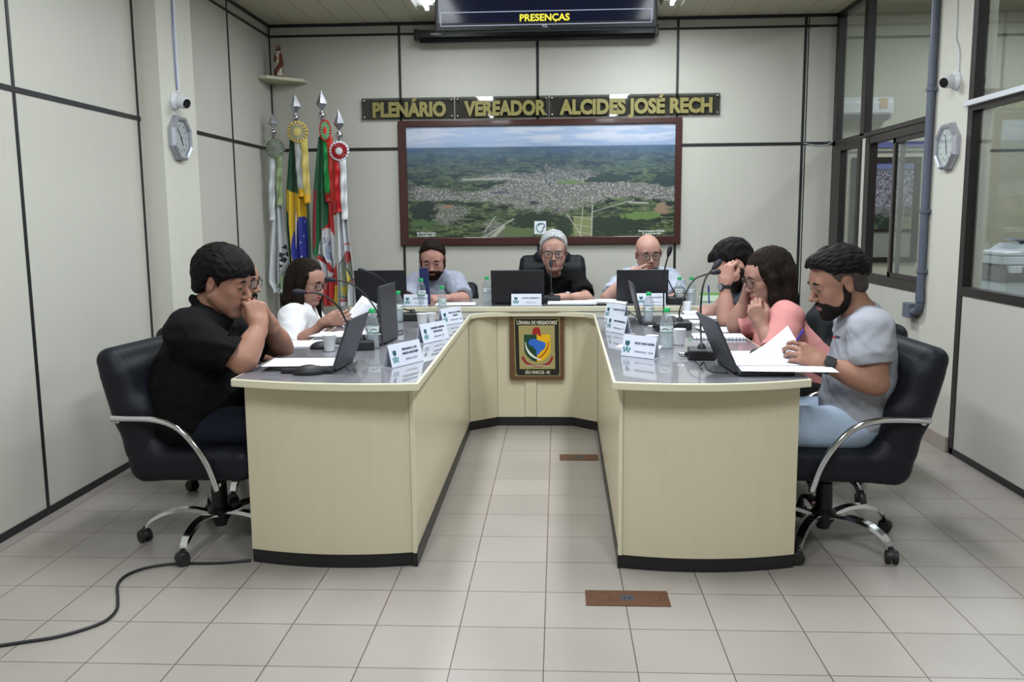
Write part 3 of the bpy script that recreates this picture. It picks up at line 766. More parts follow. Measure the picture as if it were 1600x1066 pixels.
# ------------------------------------------------------------------ aerial town photograph on the back wall
def fbm(x, y, seed=0, octaves=5, base=4.0):
    r = np.random.default_rng(seed); out = np.zeros_like(x, float); amp = 1.0; tot = 0; f = base
    for o in range(octaves):
        n = int(f)+3; g = r.random((n+2, n+2))
        X = x*f; Y = y*f; i = np.floor(X).astype(int); j = np.floor(Y).astype(int)
        u = X-i; v = Y-j; u = u*u*(3-2*u); v = v*v*(3-2*v); i %= n; j %= n
        a = g[i, j]*(1-u)+g[i+1, j]*u; b = g[i, j+1]*(1-u)+g[i+1, j+1]*u
        out += amp*(a*(1-v)+b*v); tot += amp; amp *= 0.55; f *= 2
    return out/tot
def mixc(a, b, t): return a*(1-t[..., None])+np.array(b)*t[..., None]
def sm(a, b, x):
    t = np.clip((x-a)/(b-a), 0, 1); return t*t*(3-2*t)
def town_print(U_, V_, seed=5, town_bias=0.0):
    """U 0..1 left to right, V 0..1 top to bottom"""
    asp = 2.3
    hz = 0.185
    # perspective ground coordinates
    depth = 1/np.maximum(V_-hz+0.035, 0.01)
    gx = (U_-0.5)*asp*depth*0.25; gy = depth*0.45
    gx_, gy_ = gx-gx.min(), gy
    n1 = fbm((gx_*0.9) % 40/40, (gy_*1.2) % 40/40, seed, 5, 60)
    n2 = fbm(U_, V_*1.0, seed+1, 5, 9)
    n3 = fbm(U_*2.3, V_*3.5, seed+2, 4, 18)
    n4 = fbm(U_*2.3, V_*2.2, seed+3, 3, 70)
    C = np.zeros(U_.shape+(3,)); C[:] = srgb(52, 72, 42)
    C = mixc(C, srgb(30, 46, 28), sm(0.50, 0.60, n2))
    C = mixc(C, srgb(98, 116, 58), sm(0.53, 0.60, n3)*sm(0.2, 0.6, V_)*0.8)
    C = mixc(C, srgb(120, 124, 92), sm(0.57, 0.62, fbm(U_*2.3, V_*5, seed+11, 4, 26))*0.6)
    C = mixc(C, srgb(74, 98, 44), sm(0.5, 0.62, n4)*0.6)
    C = mixc(C, srgb(24, 38, 24), sm(0.56, 0.62, fbm(U_*1.6, V_*3, seed+8, 4, 14)))
    # town
    d = np.abs(V_-(0.585+0.03*np.sin(U_*7)+0.0*U_))/(0.045+0.13*np.exp(-((U_-0.57)/0.22)**2)+0.02*np.sin(U_*13+1))
    tw = sm(1.25, 0.75, d+0.9*(fbm(U_*2.3, V_*2, seed+4, 4, 16)-0.5))*sm(-0.02, 0.05, U_)
    d2 = ((U_-0.40)/0.14)**2+((V_-0.45)/0.035)**2; tw = np.maximum(tw, sm(1.3, 0.5, d2+1.6*(fbm(U_*2.3, V_*3, seed+5, 3, 30)-0.5))*0.9)
    d3 = ((U_-0.14)/0.09)**2+((V_-0.76)/0.09)**2; tw = np.maximum(tw, sm(1.3, 0.6, d3+1.9*(fbm(U_*2.3, V_*3, seed+6, 3, 24)-0.5))*0.75)
    d4 = ((U_-0.33)/0.05)**2+((V_-0.93)/0.10)**2; tw = np.maximum(tw, sm(1.2, 0.6, d4+1.9*(fbm(U_*2.3, V_*3, seed+7, 3, 24)-0.5))*0.6)
    tw = np.clip(tw+town_bias, 0, 1)
    cell = np.random.default_rng(seed+20).random((400, 400))
    bi = (U_*330).astype(int) % 400; bj = (V_*(170)).astype(int) % 400
    c_ = cell[bi, bj]; dens = fbm(U_*2.3, V_*2.6, seed+50, 3, 34)
    tw = tw*np.where(cell[bj, bi] < 0.28+0.5*sm(0.62, 0.5, dens), 1.0, 0.42)
    Bc = np.zeros_like(C); Bc[:] = srgb(124, 126, 122)
    Bc[c_ < 0.14] = srgb(184, 183, 180); Bc[(c_ > 0.14) & (c_ < 0.42)] = srgb(118, 110, 106); Bc[(c_ > 0.42) & (c_ < 0.60)] = srgb(80, 92, 84); Bc[c_ > 0.82] = srgb(156, 152, 148); Bc[(c_ > 0.60) & (c_ < 0.66)] = srgb(140, 98, 80)
    C = C*(1-tw[..., None])+Bc*tw[..., None]
    # dark building clusters and bare soil patches
    for (a, b, ra, rb, col) in [(0.36, 0.585, 0.04, 0.012, srgb(84, 86, 100)), (0.475, 0.68, 0.015, 0.02, srgb(52, 54, 70)), (0.95, 0.74, 0.035, 0.05, srgb(140, 112, 84)), (0.15, 0.70, 0.025, 0.018, srgb(150, 112, 84)), (0.06, 0.85, 0.05, 0.04, srgb(70, 100, 50)), (0.42, 0.93, 0.10, 0.05, srgb(88, 108, 60)), (0.53, 0.95, 0.03, 0.09, srgb(98, 118, 60)), (0.47, 0.83, 0.10, 0.07, srgb(34, 50, 30)), (0.59, 0.90, 0.035, 0.10, srgb(36, 54, 32)), (0.79, 0.88, 0.13, 0.10, srgb(34, 52, 32)), (0.06, 0.74, 0.05, 0.09, srgb(32, 46, 34)), (0.88, 0.80, 0.07, 0.04, srgb(96, 124, 52)), (0.62, 0.50, 0.06, 0.02, srgb(104, 128, 60)), (0.75, 0.48, 0.09, 0.03, srgb(36, 54, 36)), (0.97, 0.50, 0.06, 0.05, srgb(34, 52, 38)), (0.17, 0.67, 0.05, 0.02, srgb(40, 58, 34))]:
        e = ((U_-a)/ra)**2+((V_-b)/rb)**2+2.2*(fbm(U_*2.3, V_*2.3, seed+int(a*1000), 4, 26)-0.5)
        C = mixc(C, col, sm(1.1, 0.75, e))
    # plots and roads
    q = (U_ > 0.625) & (U_ < 0.692) & (V_ > 0.80) & (V_ < 1.0); C[q] = srgb(122, 130, 74)
    for xa, ya, xb, yb, wd in [(0.695, 0.70, 0.692, 1.0, 0.0022), (0.66, 0.72, 0.648, 1.0, 0.0016), (0.60, 0.78, 0.66, 0.99, 0.002), (0.625, 0.80, 0.695, 0.83, 0.0016), (0.628, 0.87, 0.692, 0.90, 0.0014), (0.635, 0.94, 0.692, 0.96, 0.0014), (0.40, 0.82, 0.27, 1.0, 0.003), (0.36, 0.89, 0.31, 1.0, 0.008), (0.33, 0.80, 0.29, 0.93, 0.002), (0.70, 0.76, 0.85, 0.66, 0.0018), (0.21, 0.47, 0.38, 0.46, 0.0035), (0.38, 0.46, 0.52, 0.50, 0.0018), (0.83, 0.68, 0.90, 0.69, 0.003)]:
        t = np.clip(((U_-xa)*(xb-xa)+(V_-ya)*(yb-ya))/((xb-xa)**2+(yb-ya)**2), 0, 1)
        dd = np.hypot(U_-xa-t*(xb-xa), (V_-ya-t*(yb-ya))/2.2)
        C = mixc(C, srgb(176, 172, 158), sm(wd*1.4, wd*0.6, dd)*0.85)
    # haze towards the horizon, printed in the photograph
    hz_t = np.exp(-(V_-hz)/0.19)
    C = C*0.80+C.mean(-1, keepdims=True)*0.20
    C = mixc(C, srgb(78, 100, 124), np.clip(hz_t*0.90, 0, 0.90))
    C = mixc(C, srgb(56, 92, 140), sm(0.55, 0.62, fbm(U_, V_*6, seed+30, 3, 7))*sm(0.30, 0.20, V_)*0.35)
    st = fbm(U_*1.2, V_*9, seed+31, 4, 12)
    C = C*(1+0.35*(st-0.5)[..., None]*sm(0.6, 0.2, V_)[..., None])
    sky = np.zeros_like(C); sky[:] = srgb(150, 168, 196)
    cl = fbm(U_*1.4, V_*4, seed+40, 5, 7)
    sky = mixc(sky, srgb(186, 192, 204), sm(0.36, 0.66, cl)*0.85)
    sky = mixc(sky, srgb(120, 142, 176), sm(0.10, 0.185, V_)*0.55)
    isky = sm(hz+0.006, hz-0.006, V_)
    return np.clip(C*(1-isky[..., None])+sky*isky[..., None], 0, 1)
pA = on_y(622, 190, YB); pD = on_y(1062, 381, YB)
PX0, PX1, PZ1, PZ0 = -1.279, 0.986, 2.088, 1.094
pic = empty('framed_photograph', (-0.147, YB, 1.59), 0, 'large framed aerial photograph of a town in a dark reddish brown frame', 'picture')
PO = np.array([-0.147, YB, 1.59]); FWD = 0.066
M_FRAME = mat('mahogany_frame', srgb(58, 26, 22), rough=0.3, noise=0.15, nscale=12, stretch=(6, 1, 1), coat=0.3)
fb = MB()
for lo, hi in [((PX0, YB-0.035, PZ0), (PX1, YB, PZ0+FWD)), ((PX0, YB-0.035, PZ1-0.047), (PX1, YB, PZ1)), ((PX0, YB-0.0352, PZ0), (PX0+FWD, YB, PZ1)), ((PX1-0.052, YB-0.0352, PZ0), (PX1, YB, PZ1))]:
    fb.box(lo, hi, bevel=0.006)
shift(fb, PO).build('frame', M_FRAME, pic)
nu, nv = 660, 300
uu, vv = np.meshgrid(np.linspace(0, 1, nu), np.linspace(0, 1, nv), indexing='ij')
ix0, ix1, iz0, iz1 = PX0+FWD-0.004, PX1-0.048, PZ0+FWD-0.02, PZ1-0.043
X3 = np.stack([ix0+(ix1-ix0)*uu, np.full_like(uu, YB-0.016), iz1-(iz1-iz0)*vv], -1)-PO
grid_mesh('print', X3, town_print(uu, vv), vcol_mat('photo_print', rough=0.35, coat=0.25), pic)
def lbl(s_, u, v, w_, size): text('caption', s_, size, mat('caption_white', (0.8, 0.8, 0.8), rough=0.5), pic, np.array([ix0+(ix1-ix0)*u, YB-0.0175, iz1-(iz1-iz0)*v])-PO, FACE_MY, bold=0.0005, width=w_)
lbl('São Marcos 50 Anos', 0.069, 0.938, 0.155, 0.022); lbl('13 de Outubro 2013', 0.069, 0.962, 0.150, 0.022)
lbl('Câmara de Vereadores do Município', 0.915, 0.935, 0.21, 0.02); lbl('27 de Junho de 1994', 0.915, 0.958, 0.15, 0.02)
eb_ = MB().box((ix0+(ix1-ix0)*0.478, YB-0.0185, iz1-(iz1-iz0)*0.955), (ix0+(ix1-ix0)*0.522, YB-0.016, iz1-(iz1-iz0)*0.84))
shift(eb_, PO).build('white_emblem', mat('emblem_white', srgb(214, 218, 226), rough=0.4), pic)
ex, ez = ix0+(ix1-ix0)*0.5, iz1-(iz1-iz0)*0.898
r_ = MB()
r_.tube([(ex+0.030*math.cos(a), YB-0.0195, ez+0.034*math.sin(a)) for a in np.linspace(0.9, 5.6, 24)], 0.004, 6)
shift(r_, PO).build('emblem_ring', mat('emblem_teal', srgb(50, 130, 130), rough=0.4), pic)
r_ = MB().tube([(ex+0.012+0.024*math.cos(a), YB-0.020, ez+0.014+0.020*math.sin(a)) for a in np.linspace(-1.2, 3.2, 20)], 0.003, 6).tube([(ex+0.03, YB-0.02, ez+0.01), (ex+0.012, YB-0.02, ez-0.036)], 0.003, 6)
shift(r_, PO).build('emblem_figure', mat('emblem_dark', srgb(40, 44, 80), rough=0.4), pic)

# ------------------------------------------------------------------ name board (smoked acrylic panels with gold letters)
SZ0, SZ1 = 2.102, 2.271
sgn = empty('wall_sign', (-0.15, YB, 2.186), 0, 'long smoked acrylic sign with gold capital letters above the framed photograph', 'sign')
SO = np.array([-0.15, YB, 2.186]); SY = YB-0.022
def smoke():
    m = bpy.data.materials.new('smoked_acrylic'); m.use_nodes = True; nt = m.node_tree
    for n in list(nt.nodes): nt.nodes.remove(n)
    o = nt.nodes.new('ShaderNodeOutputMaterial'); t = nt.nodes.new('ShaderNodeBsdfTransparent'); g = nt.nodes.new('ShaderNodeBsdfGlossy')
    t.inputs[0].default_value = (0.53, 0.53, 0.52, 1); g.inputs['Roughness'].default_value = 0.03; g.inputs[0].default_value = (1, 1, 1, 1)
    f = two_sided_fresnel(nt, 1.5); mx = nt.nodes.new('ShaderNodeMixShader')
    nt.links.new(f.outputs[0], mx.inputs[0]); nt.links.new(t.outputs[0], mx.inputs[1]); nt.links.new(g.outputs[0], mx.inputs[2]); nt.links.new(mx.outputs[0], o.inputs[0]); return m
M_SMOKE = smoke(); M_GOLD = mat('gold_letters', srgb(132, 124, 70), rough=0.5)
for i, (a, b) in enumerate([(-1.566, -0.822), (-0.815, -0.068), (-0.060, 1.276)]):
    shift(MB().box((a, SY-0.002, SZ0), (b, SY+0.002, SZ1)), SO).build('acrylic_panel', M_SMOKE, sgn)
    s = MB()
    for x_ in (a+0.02, b-0.02):
        for z_ in (SZ0+0.02, SZ1-0.02):
            s.lathe([(0.0001, -0.010), (0.009, -0.008), (0.009, 0.022)], (x_, SY, z_), 12, axis='y')
    shift(s, SO).build('standoff', mat('standoff_chrome', (0.7, 0.7, 0.72), rough=0.2, metal=1), sgn, smooth=True)
for s_, xa, xb in (('PLENÁRIO', 582, 697), ('VEREADOR', 725, 854), ('ALCIDES JOSÉ RECH', 874, 1113)):
    X0_, X1_ = on_y(xa, 168, SY)[0], on_y(xb, 168, SY)[0]
    text('gold_lettering', s_, 0.152, M_GOLD, sgn, np.array([(X0_+X1_)/2, SY-0.004, 2.172])-SO, FACE_MY, bold=0.0075, width=X1_-X0_, extrude=0.0015)

# ------------------------------------------------------------------ hanging screen and rolled projection screen
TY = 5.0
t0 = on_y(680, 49.5, TY); t1 = on_y(1027, 43, TY)
TW0, TW1, TZ0 = t0[0], t1[0], (t0[2]+t1[2])/2
tv = empty('television', ((TW0+TW1)/2, TY, TZ0), 0, 'wide black television hanging from the ceiling, screen showing yellow lettering', 'television')
VO = np.array([(TW0+TW1)/2, TY, TZ0])
M_TVB = mat('tv_black_gloss', (0.010, 0.010, 0.012), rough=0.38, spec=0.25)
M_SCREEN = mat('tv_screen', (0.006, 0.008, 0.02), rough=0.10, spec=0.16, emit=(0.05, 0.07, 0.2), emit_s=0.05)
shift(MB().box((TW0, TY, TZ0), (TW1, TY+0.05, ZC-0.03), bevel=0.006), VO).build('body', M_TVB, tv)
shift(MB().box((-0.16, TY+0.05, ZC-0.14), (0.0, TY+0.11, ZC), bevel=0.005), VO).build('ceiling_mount', M_TVB, tv)
shift(MB().box((TW0+0.02, TY-0.003, TZ0+0.042), (TW1-0.02, TY, ZC-0.05)), VO).build('screen', M_SCREEN, tv)
lz = on_y(690, 42, TY)[2]; hz_ = on_y(690, 21, TY)[2]
b = MB()
for lo, hi in [((TW0+0.03, TY-0.005, lz), (TW1-0.03, TY-0.003, lz+0.004)), ((TW0+0.03, TY-0.005, hz_), (TW1-0.03, TY-0.003, hz_+0.004)), ((TW0+0.03, TY-0.005, lz), (TW0+0.034, TY-0.003, hz_)), ((TW1-0.034, TY-0.005, lz), (TW1-0.03, TY-0.003, hz_))]: b.box(lo, hi)
shift(b, VO).build('screen_outline', mat('screen_line', (0.2, 0.22, 0.3), emit=(0.5, 0.55, 0.7), emit_s=0.6), tv)
tp = on_y(851, 24, TY)
text('screen_lettering', 'PRESENÇAS', 0.05, mat('screen_yellow', (0.5, 0.45, 0.02), emit=(0.95, 0.82, 0.05), emit_s=0.9), tv, np.array([tp[0], TY-0.005, (lz+hz_)/2+0.001])-VO, FACE_MY, bold=0.0012, width=on_y(890, 24, TY)[0]-on_y(812, 24, TY)[0])
tp = on_y(851, 41, TY)
text('maker_mark', 'TCL', 0.018, mat('mark_grey', (0.45, 0.45, 0.47), rough=0.4), tv, np.array([tp[0], TY-0.002, TZ0+0.018])-VO, FACE_MY, bold=0.0006)
shift(MB().box((tp[0]-0.03, TY-0.0015, TZ0-0.008), (tp[0]+0.03, TY+0.01, TZ0+0.012), bevel=0.0015), VO).build('sensor_tab', M_TVB, tv)
sc0 = on_y(650, 54, 7.12); sc1 = on_y(1026, 50, 7.12)
ps = empty('projection_screen', ((sc0[0]+sc1[0])/2, 7.12, 2.72), 0, 'rolled up black projection screen case on the wall beneath the television', 'projection screen')
SO2 = np.array([(sc0[0]+sc1[0])/2, 7.12, 2.72]); zz = (sc0[2]+sc1[2])/2
shift(MB().prism([(7.085, zz+0.035), (7.155, zz+0.035), (7.16, zz-0.02), (7.12, zz-0.035), (7.085, zz-0.02)], sc0[0], sc1[0], 'x'), SO2).build('case', M_TVB, ps)
shift(MB().box((sc0[0]-0.012, 7.078, zz-0.042), (sc0[0]+0.02, 7.166, zz+0.042), bevel=0.006).box((sc1[0]-0.02, 7.078, zz-0.042), (sc1[0]+0.012, 7.166, zz+0.042), bevel=0.006), SO2).build('end_cap', M_TVB, ps)
shift(MB().tube([(sc0[0]+0.03, 7.11, zz-0.048), (sc1[0]-0.02, 7.11, zz-0.048)], 0.012, 10), SO2).build('bottom_bar', M_TVB, ps, smooth=True)
shift(MB().box((sc0[0]+0.05, 7.16, zz-0.02), (sc0[0]+0.09, YB, zz+0.03)).box((sc1[0]-0.09, 7.16, zz-0.02), (sc1[0]-0.05, YB, zz+0.03)), SO2).build('wall_bracket', M_TVB, ps)
cp = on_y(837, 70, 7.1)
shift(MB().tube([(cp[0], 7.10, zz-0.05), (cp[0]+0.002, 7.10, cp[2]), (cp[0]+0.004, 7.10, cp[2]-0.06)], 0.0022, 6), SO2).build('pull_cord', M_TVB, ps)
text('maker_mark', 'NARDELLI', 0.018, MATS['mark_grey'], ps, np.array([sc0[0]+0.16, 7.083, zz+0.002])-SO2, FACE_MY, bold=0.0003)

# ------------------------------------------------------------------ octagonal clocks and dome cameras on the pillars
M_SILVER = mat('clock_silver', srgb(170, 172, 182), rough=0.3, metal=0.5)
M_DIAL = mat('clock_dial', srgb(214, 216, 222), rough=0.4)
M_INK = mat('black_ink', (0.01, 0.01, 0.012), rough=0.5)
def clock(P, sx, label, hm):
    """sx: direction of the wall normal along X"""
    o = empty('wall_clock', P, 0, label, 'clock'); r = 0.125
    def oc(rr, off=PI/8): return [(rr*math.cos(off+k*PI/4), rr*math.sin(off+k*PI/4)) for k in range(8)]
    b = MB(); rings = [(r, 0.0), (r, 0.022), (r*0.90, 0.040), (r*0.80, 0.034), (r*0.78, 0.020)]
    vs = []; fs = []
    for rr, d in rings: vs += [(sx*d, y_, z_) for y_, z_ in oc(rr/math.cos(PI/8))]
    for i in range(4): fs += [(i*8+k, i*8+(k+1) % 8, (i+1)*8+(k+1) % 8, (i+1)*8+k) for k in range(8)]
    fs.append(tuple(range(8))); b.add(vs, fs); b.build('frame', M_SILVER, o)
    MB().prism(oc(r*0.80/math.cos(PI/8)), min(sx*0.018, sx*0.021), max(sx*0.018, sx*0.021), 'x').build('dial', M_DIAL, o)
    t = MB()
    for k in range(12):
        a = k*PI/6; c_, s_ = math.sin(a), math.cos(a); rr = 0.074
        t.obox((sx*0.0215, c_*rr, s_*rr), (0.0006, 0.0022, 0.008), rotx(-a))
    t.build('hour_marks', M_INK, o)
    for nm, ln, wd, ang in (('hour_hand', 0.045, 0.003, hm[0]), ('minute_hand', 0.068, 0.002, hm[1])):
        a = R(ang)*(-sx) # as seen from inside the room
        h = MB().obox((sx*0.0235, math.sin(a)*ln*0.42, math.cos(a)*ln*0.42), (0.0008, wd, ln*0.58), rotx(-a)); h.build(nm, M_INK, o)
    MB().lathe([(0.0001, 0.0), (0.006, 0.0), (0.006, 0.004), (0.0001, 0.005)], (sx*0.022, 0, 0), 12, axis='x').build('centre_pin', M_INK, o)
    g = MB().prism(oc(r*0.79/math.cos(PI/8)), min(sx*0.029, sx*0.030), max(sx*0.029, sx*0.030), 'x').build('cover_glass', M_WINGLASS, o)
    return o
c1 = on_x(282, 216, -2.165)
clock((-2.182, c1[1], c1[2]), 1, 'silver octagonal wall clock on the left pillar under a camera', (205, 40))
c2 = on_x(1480, 229, XR-0.02)
clock((XR-0.004, c2[1], c2[2]), -1, 'silver octagonal wall clock on the right pillar beside the grey pipe', (195, 15))
M_CAMW = mat('camera_white', srgb(214, 218, 224), rough=0.3)
def dome(P, sx, look, label):
    o = empty('security_camera', P, 0, label, 'security camera')
    MB().lathe([(0.0001, 0), (0.050, 0), (0.052, sx*0.006), (0.047, sx*0.020), (0.040, sx*0.028), (0.0001, sx*0.032)], n=28, axis='x').build('mount', M_CAMW, o, auto=35)
    d = nrm(look); Rm = frame_z(d); c_ = np.array([sx*0.030, 0, 0])
    t = MB().lathe([(0.0001, -0.03), (0.030, -0.018), (0.038, 0.0), (0.037, 0.025), (0.029, 0.062), (0.026, 0.064)], n=28); t.xform(T4(Rm, c_)); t.build('turret', M_CAMW, o, auto=40)
    t = MB().lathe([(0.0001, 0.060), (0.026, 0.060), (0.0265, 0.066), (0.022, 0.067), (0.0001, 0.0665)], n=28); t.xform(T4(Rm, c_)); t.build('lens_window', mat('camera_lens_black', (0.006, 0.006, 0.008), rough=0.1), o, auto=40)
    return o
c3 = on_x(276, 158, -2.165)
dome((-2.182, c3[1], c3[2]), 1, (0.75, -0.35, -0.25), 'white dome camera on the left pillar above the clock')
c4 = on_x(1491, 126, XR-0.02)
dome((XR-0.004, c4[1], c4[2]), -1, (-0.75, -0.45, -0.20), 'white dome camera on the right pillar above the clock')
# cables and trunking
def cable(name, pts, r, m, label, cat='cable', n=6):
    P = catmull(pts, 8); o = np.array(pts[0]); mb = MB().tube([p-o for p in P], r, n); ob = mb.build(name, m, None, smooth=True); ob.location = o
    return tag(ob, label, cat)
xx = -2.177
tr0 = on_x(268, 0, xx); tr1 = on_x(274, 150, xx)
tk = MB().box((-2.182, tr0[1]+0.005, c3[2]+0.055), (-2.170, tr0[1]+0.022, ZC-0.001)).build('cable_trunking', M_CAMW); tag(tk, 'white cable trunking running up the left pillar above the camera', 'cable trunking')
cable('camera_cable', [(-2.172, tr0[1]-0.008, ZC-0.03), (-2.174, tr0[1]-0.014, 2.70), (-2.172, tr0[1]-0.003, 2.52), (-2.174, tr0[1]-0.010, 2.35), (-2.174, tr0[1]-0.002, c3[2]+0.07)], 0.0035, mat('cable_pale_blue', srgb(140, 146, 190), rough=0.5), 'thin pale cable hanging beside the trunking on the left pillar')
cable('camera_cable', [on_x(1496, 0, XR-0.010), on_x(1495, 40, XR-0.010), on_x(1494, 60, XR-0.010), on_x(1499, 80, XR-0.010), on_x(1498, 112, XR-0.010)], 0.0035, mat('cable_white', srgb(200, 202, 205), rough=0.5), 'thin white cable running up the right pillar above the camera')
cable('wall_cable', [on_y(1256, 224, YB-0.006), on_y(1275, 227, YB-0.008), on_y(1292, 226, YB-0.012), on_y(1302, 221, YB-0.02)], 0.003, mat('cable_white', (0.6, 0.6, 0.6)), 'short white cable along the wall seam in the right corner')
# grey conduit with clips, elbow and box
px_ = XR-0.030; cy_ = 5.352
cd = empty('conduit_pipe', (px_, cy_, 0.72), 0, 'grey plastic conduit pipe running down the right pillar', 'pipe'); CO2 = np.array([px_, cy_, 0.72])
shift(MB().tube(catmull([(px_, cy_, ZC-0.001), (px_, cy_, 2.0), (px_, cy_, 0.95), (px_, cy_, 0.80), (px_, cy_+0.015, 0.755), (px_, cy_+0.055, 0.735), (px_, cy_+0.10, 0.735)], 6), 0.0225, 14), CO2).build('pipe', M_PIPE, cd, smooth=True)
k_ = MB()
for z_ in (2.02, 1.33, 0.98): k_.lathe([(0.0226, z_-0.012), (0.029, z_-0.010), (0.029, z_+0.010), (0.0226, z_+0.012)], (px_, cy_, 0), 16).box((px_, cy_-0.034, z_-0.009), (XR-0.004, cy_+0.034, z_+0.009))
k_.lathe([(0.0226, 0.80), (0.027, 0.80), (0.027, 0.86), (0.0226, 0.86)], (px_, cy_, 0), 16)
shift(k_, CO2).build('pipe_clip', M_PIPE, cd, auto=40)
shift(MB().box((XR-0.055, cy_+0.09, 0.69), (XR-0.001, cy_+0.20, 0.78), bevel=0.006), CO2).build('junction_box', M_PIPE, cd)

# ------------------------------------------------------------------ corner shelf with a saint figurine
sh_ = MB().prism([(XL, YB), (XL, YB-0.31), (XL+0.07, YB-0.31), (XL+0.30, YB-0.09), (XL+0.30, YB)], 2.395, 2.42)
so = sh_.build('corner_shelf', mat('shelf_cream', srgb(196, 192, 170), rough=0.5), bevel=0.004); tag(so, 'small cream corner shelf high in the left corner', 'shelf')
st0 = on_y(436, 117, 7.08); SX, SYy = st0[0], 7.08
M_ROBE = mat('statue_robe_white', srgb(196, 186, 168), rough=0.6); M_MANTLE = mat('statue_mantle_brown', srgb(92, 44, 34), rough=0.6); M_SKINP = mat('statue_skin', srgb(160, 116, 90), rough=0.5)
fg = empty('saint_figurine', (SX, SYy, 2.42), 0, 'small painted figurine of a robed bearded saint holding a child, on the corner shelf', 'figurine')
S = Solid(); S.cap((0, 0, 0.02), (0, 0, 0.11), 0.030, 0.022, 0).cap((0, 0, 0.11), (0, 0, 0.185), 0.024, 0.020, 0.01).cap((-0.022, 0, 0.178), (0.022, 0, 0.178), 0.011, None, 0.01); S.fn((0, 0, 0), 0.3, lambda P: P[..., 2]-0.001, op='-')
S.fn((0, 0, 0.1), 0.3, lambda P: 0.0016*np.sin(np.arctan2(P[..., 1], P[..., 0])*9), op='d')
W, Q = net(S, 0.004); link('robe', mesh_np('robe', W, Q), M_ROBE, fg, True)
S = Solid(); S.cap((0.018, -0.004, 0.175), (0.026, -0.012, 0.10), 0.014, 0.016, 0).cap((-0.020, -0.002, 0.175), (-0.022, -0.016, 0.125), 0.012, 0.012, 0).cap((0.026, -0.012, 0.11), (-0.012, -0.022, 0.045), 0.016, 0.018, 0.01).cap((-0.012, -0.02, 0.05), (-0.02, -0.014, 0.01), 0.016, 0.014, 0.01).cap((0, 0.010, 0.18), (0, 0.014, 0.02), 0.022, 0.028, 0.01)
W, Q = net(S, 0.004); link('mantle', mesh_np('mantle', W, Q), M_MANTLE, fg, True)
S = Solid(); S.ell((0, -0.002, 0.222), (0.014, 0.016, 0.019)).cap((0, 0, 0.20), (0, 0, 0.185), 0.007, None, 0.005).cap((0.01, -0.028, 0.135), (-0.012, -0.03, 0.140), 0.006, None, 0.003)
W, Q = net(S, 0.003); link('head', mesh_np('head', W, Q), M_SKINP, fg, True)
S = Solid(); S.ell((0, 0.004, 0.228), (0.016, 0.016, 0.017)).cap((0.010, 0.006, 0.22), (0.011, 0.006, 0.196), 0.006).cap((-0.010, 0.006, 0.22), (-0.011, 0.006, 0.196), 0.006).cap((0, -0.014, 0.210), (0, -0.013, 0.203), 0.006, 0.004); S.ell((0, -0.018, 0.224), (0.010, 0.010, 0.013), None, 0.002, '-')
W, Q = net(S, 0.003); link('hair', mesh_np('hair', W, Q), mat('statue_hair', srgb(60, 34, 24), rough=0.6), fg, True)
S = Solid(); S.ell((-0.008, -0.032, 0.168), (0.008, 0.008, 0.009)).cap((-0.006, -0.030, 0.160), (0.006, -0.030, 0.142), 0.009, 0.010, 0.004)
W, Q = net(S, 0.003); link('held_child', mesh_np('held_child', W, Q), mat('statue_child', srgb(178, 150, 124), rough=0.6), fg, True)
MB().lathe([(0.0001, 0), (0.032, 0), (0.032, 0.010), (0.0001, 0.010)], n=18).build('base', M_MANTLE, fg)

# ------------------------------------------------------------------ flags on their poles
M_CHR = mat('chrome', (0.62, 0.63, 0.66), rough=0.12, metal=1.0)
M_SPEAR = mat('spear_silver', (0.55, 0.56, 0.62), rough=0.25, metal=0.9)
M_POLE = mat('flag_pole_metal', (0.45, 0.45, 0.47), rough=0.3, metal=0.9)
M_CLOTH = vcol_mat('flag_cloth', rough=0.75, sheen=0.3); M_SATIN = vcol_mat('ribbon_satin', rough=0.4)
WHITE_, = [srgb(206, 210, 214)]
def in_poly(x, y, poly):
    c = np.zeros(x.shape, bool); n = len(poly)
    for i in range(n):
        x1, y1 = poly[i]; x2, y2 = poly[(i+1) % n]
        if y1 == y2: continue
        t = ((y1 > y) != (y2 > y)) & (x < (x2-x1)*(y-y1)/(y2-y1)+x1); c ^= t
    return c
def seg(x, y, a, b, w):
    ax, ay = a; bx, by = b; t = np.clip(((x-ax)*(bx-ax)+(y-ay)*(by-ay))/((bx-ax)**2+(by-ay)**2), 0, 1)
    return np.hypot(x-ax-t*(bx-ax), y-ay-t*(by-ay)) < w
def flag_white(x, y):
    C = np.zeros(x.shape+(3,)); C[:] = WHITE_
    C[in_poly(x, y, [(432, 450), (444, 424), (462, 410), (462, 470), (452, 452)])] = srgb(128, 150, 116)
    for i in range(5):
        C[seg(x, y, (437+i*2.2, 432-i*1.0), (452+i*2.4, 405-i*1.0), 0.45)] = srgb(90, 100, 96)
    for (ax, ay, s_) in [(446.5, 386, 3.6), (441, 398, 3.4), (450, 397, 3.6), (444.5, 406, 3.6), (440.5, 415, 3.0), (452, 390, 2.2), (438.5, 423, 2.4)]:
        u = (x-ax)*0.83+(y-ay)*0.55; v = -(x-ax)*0.55+(y-ay)*0.83
        C[(np.abs(u) < s_) & (np.abs(v) < s_*0.95)] = srgb(22, 26, 38)
    return C
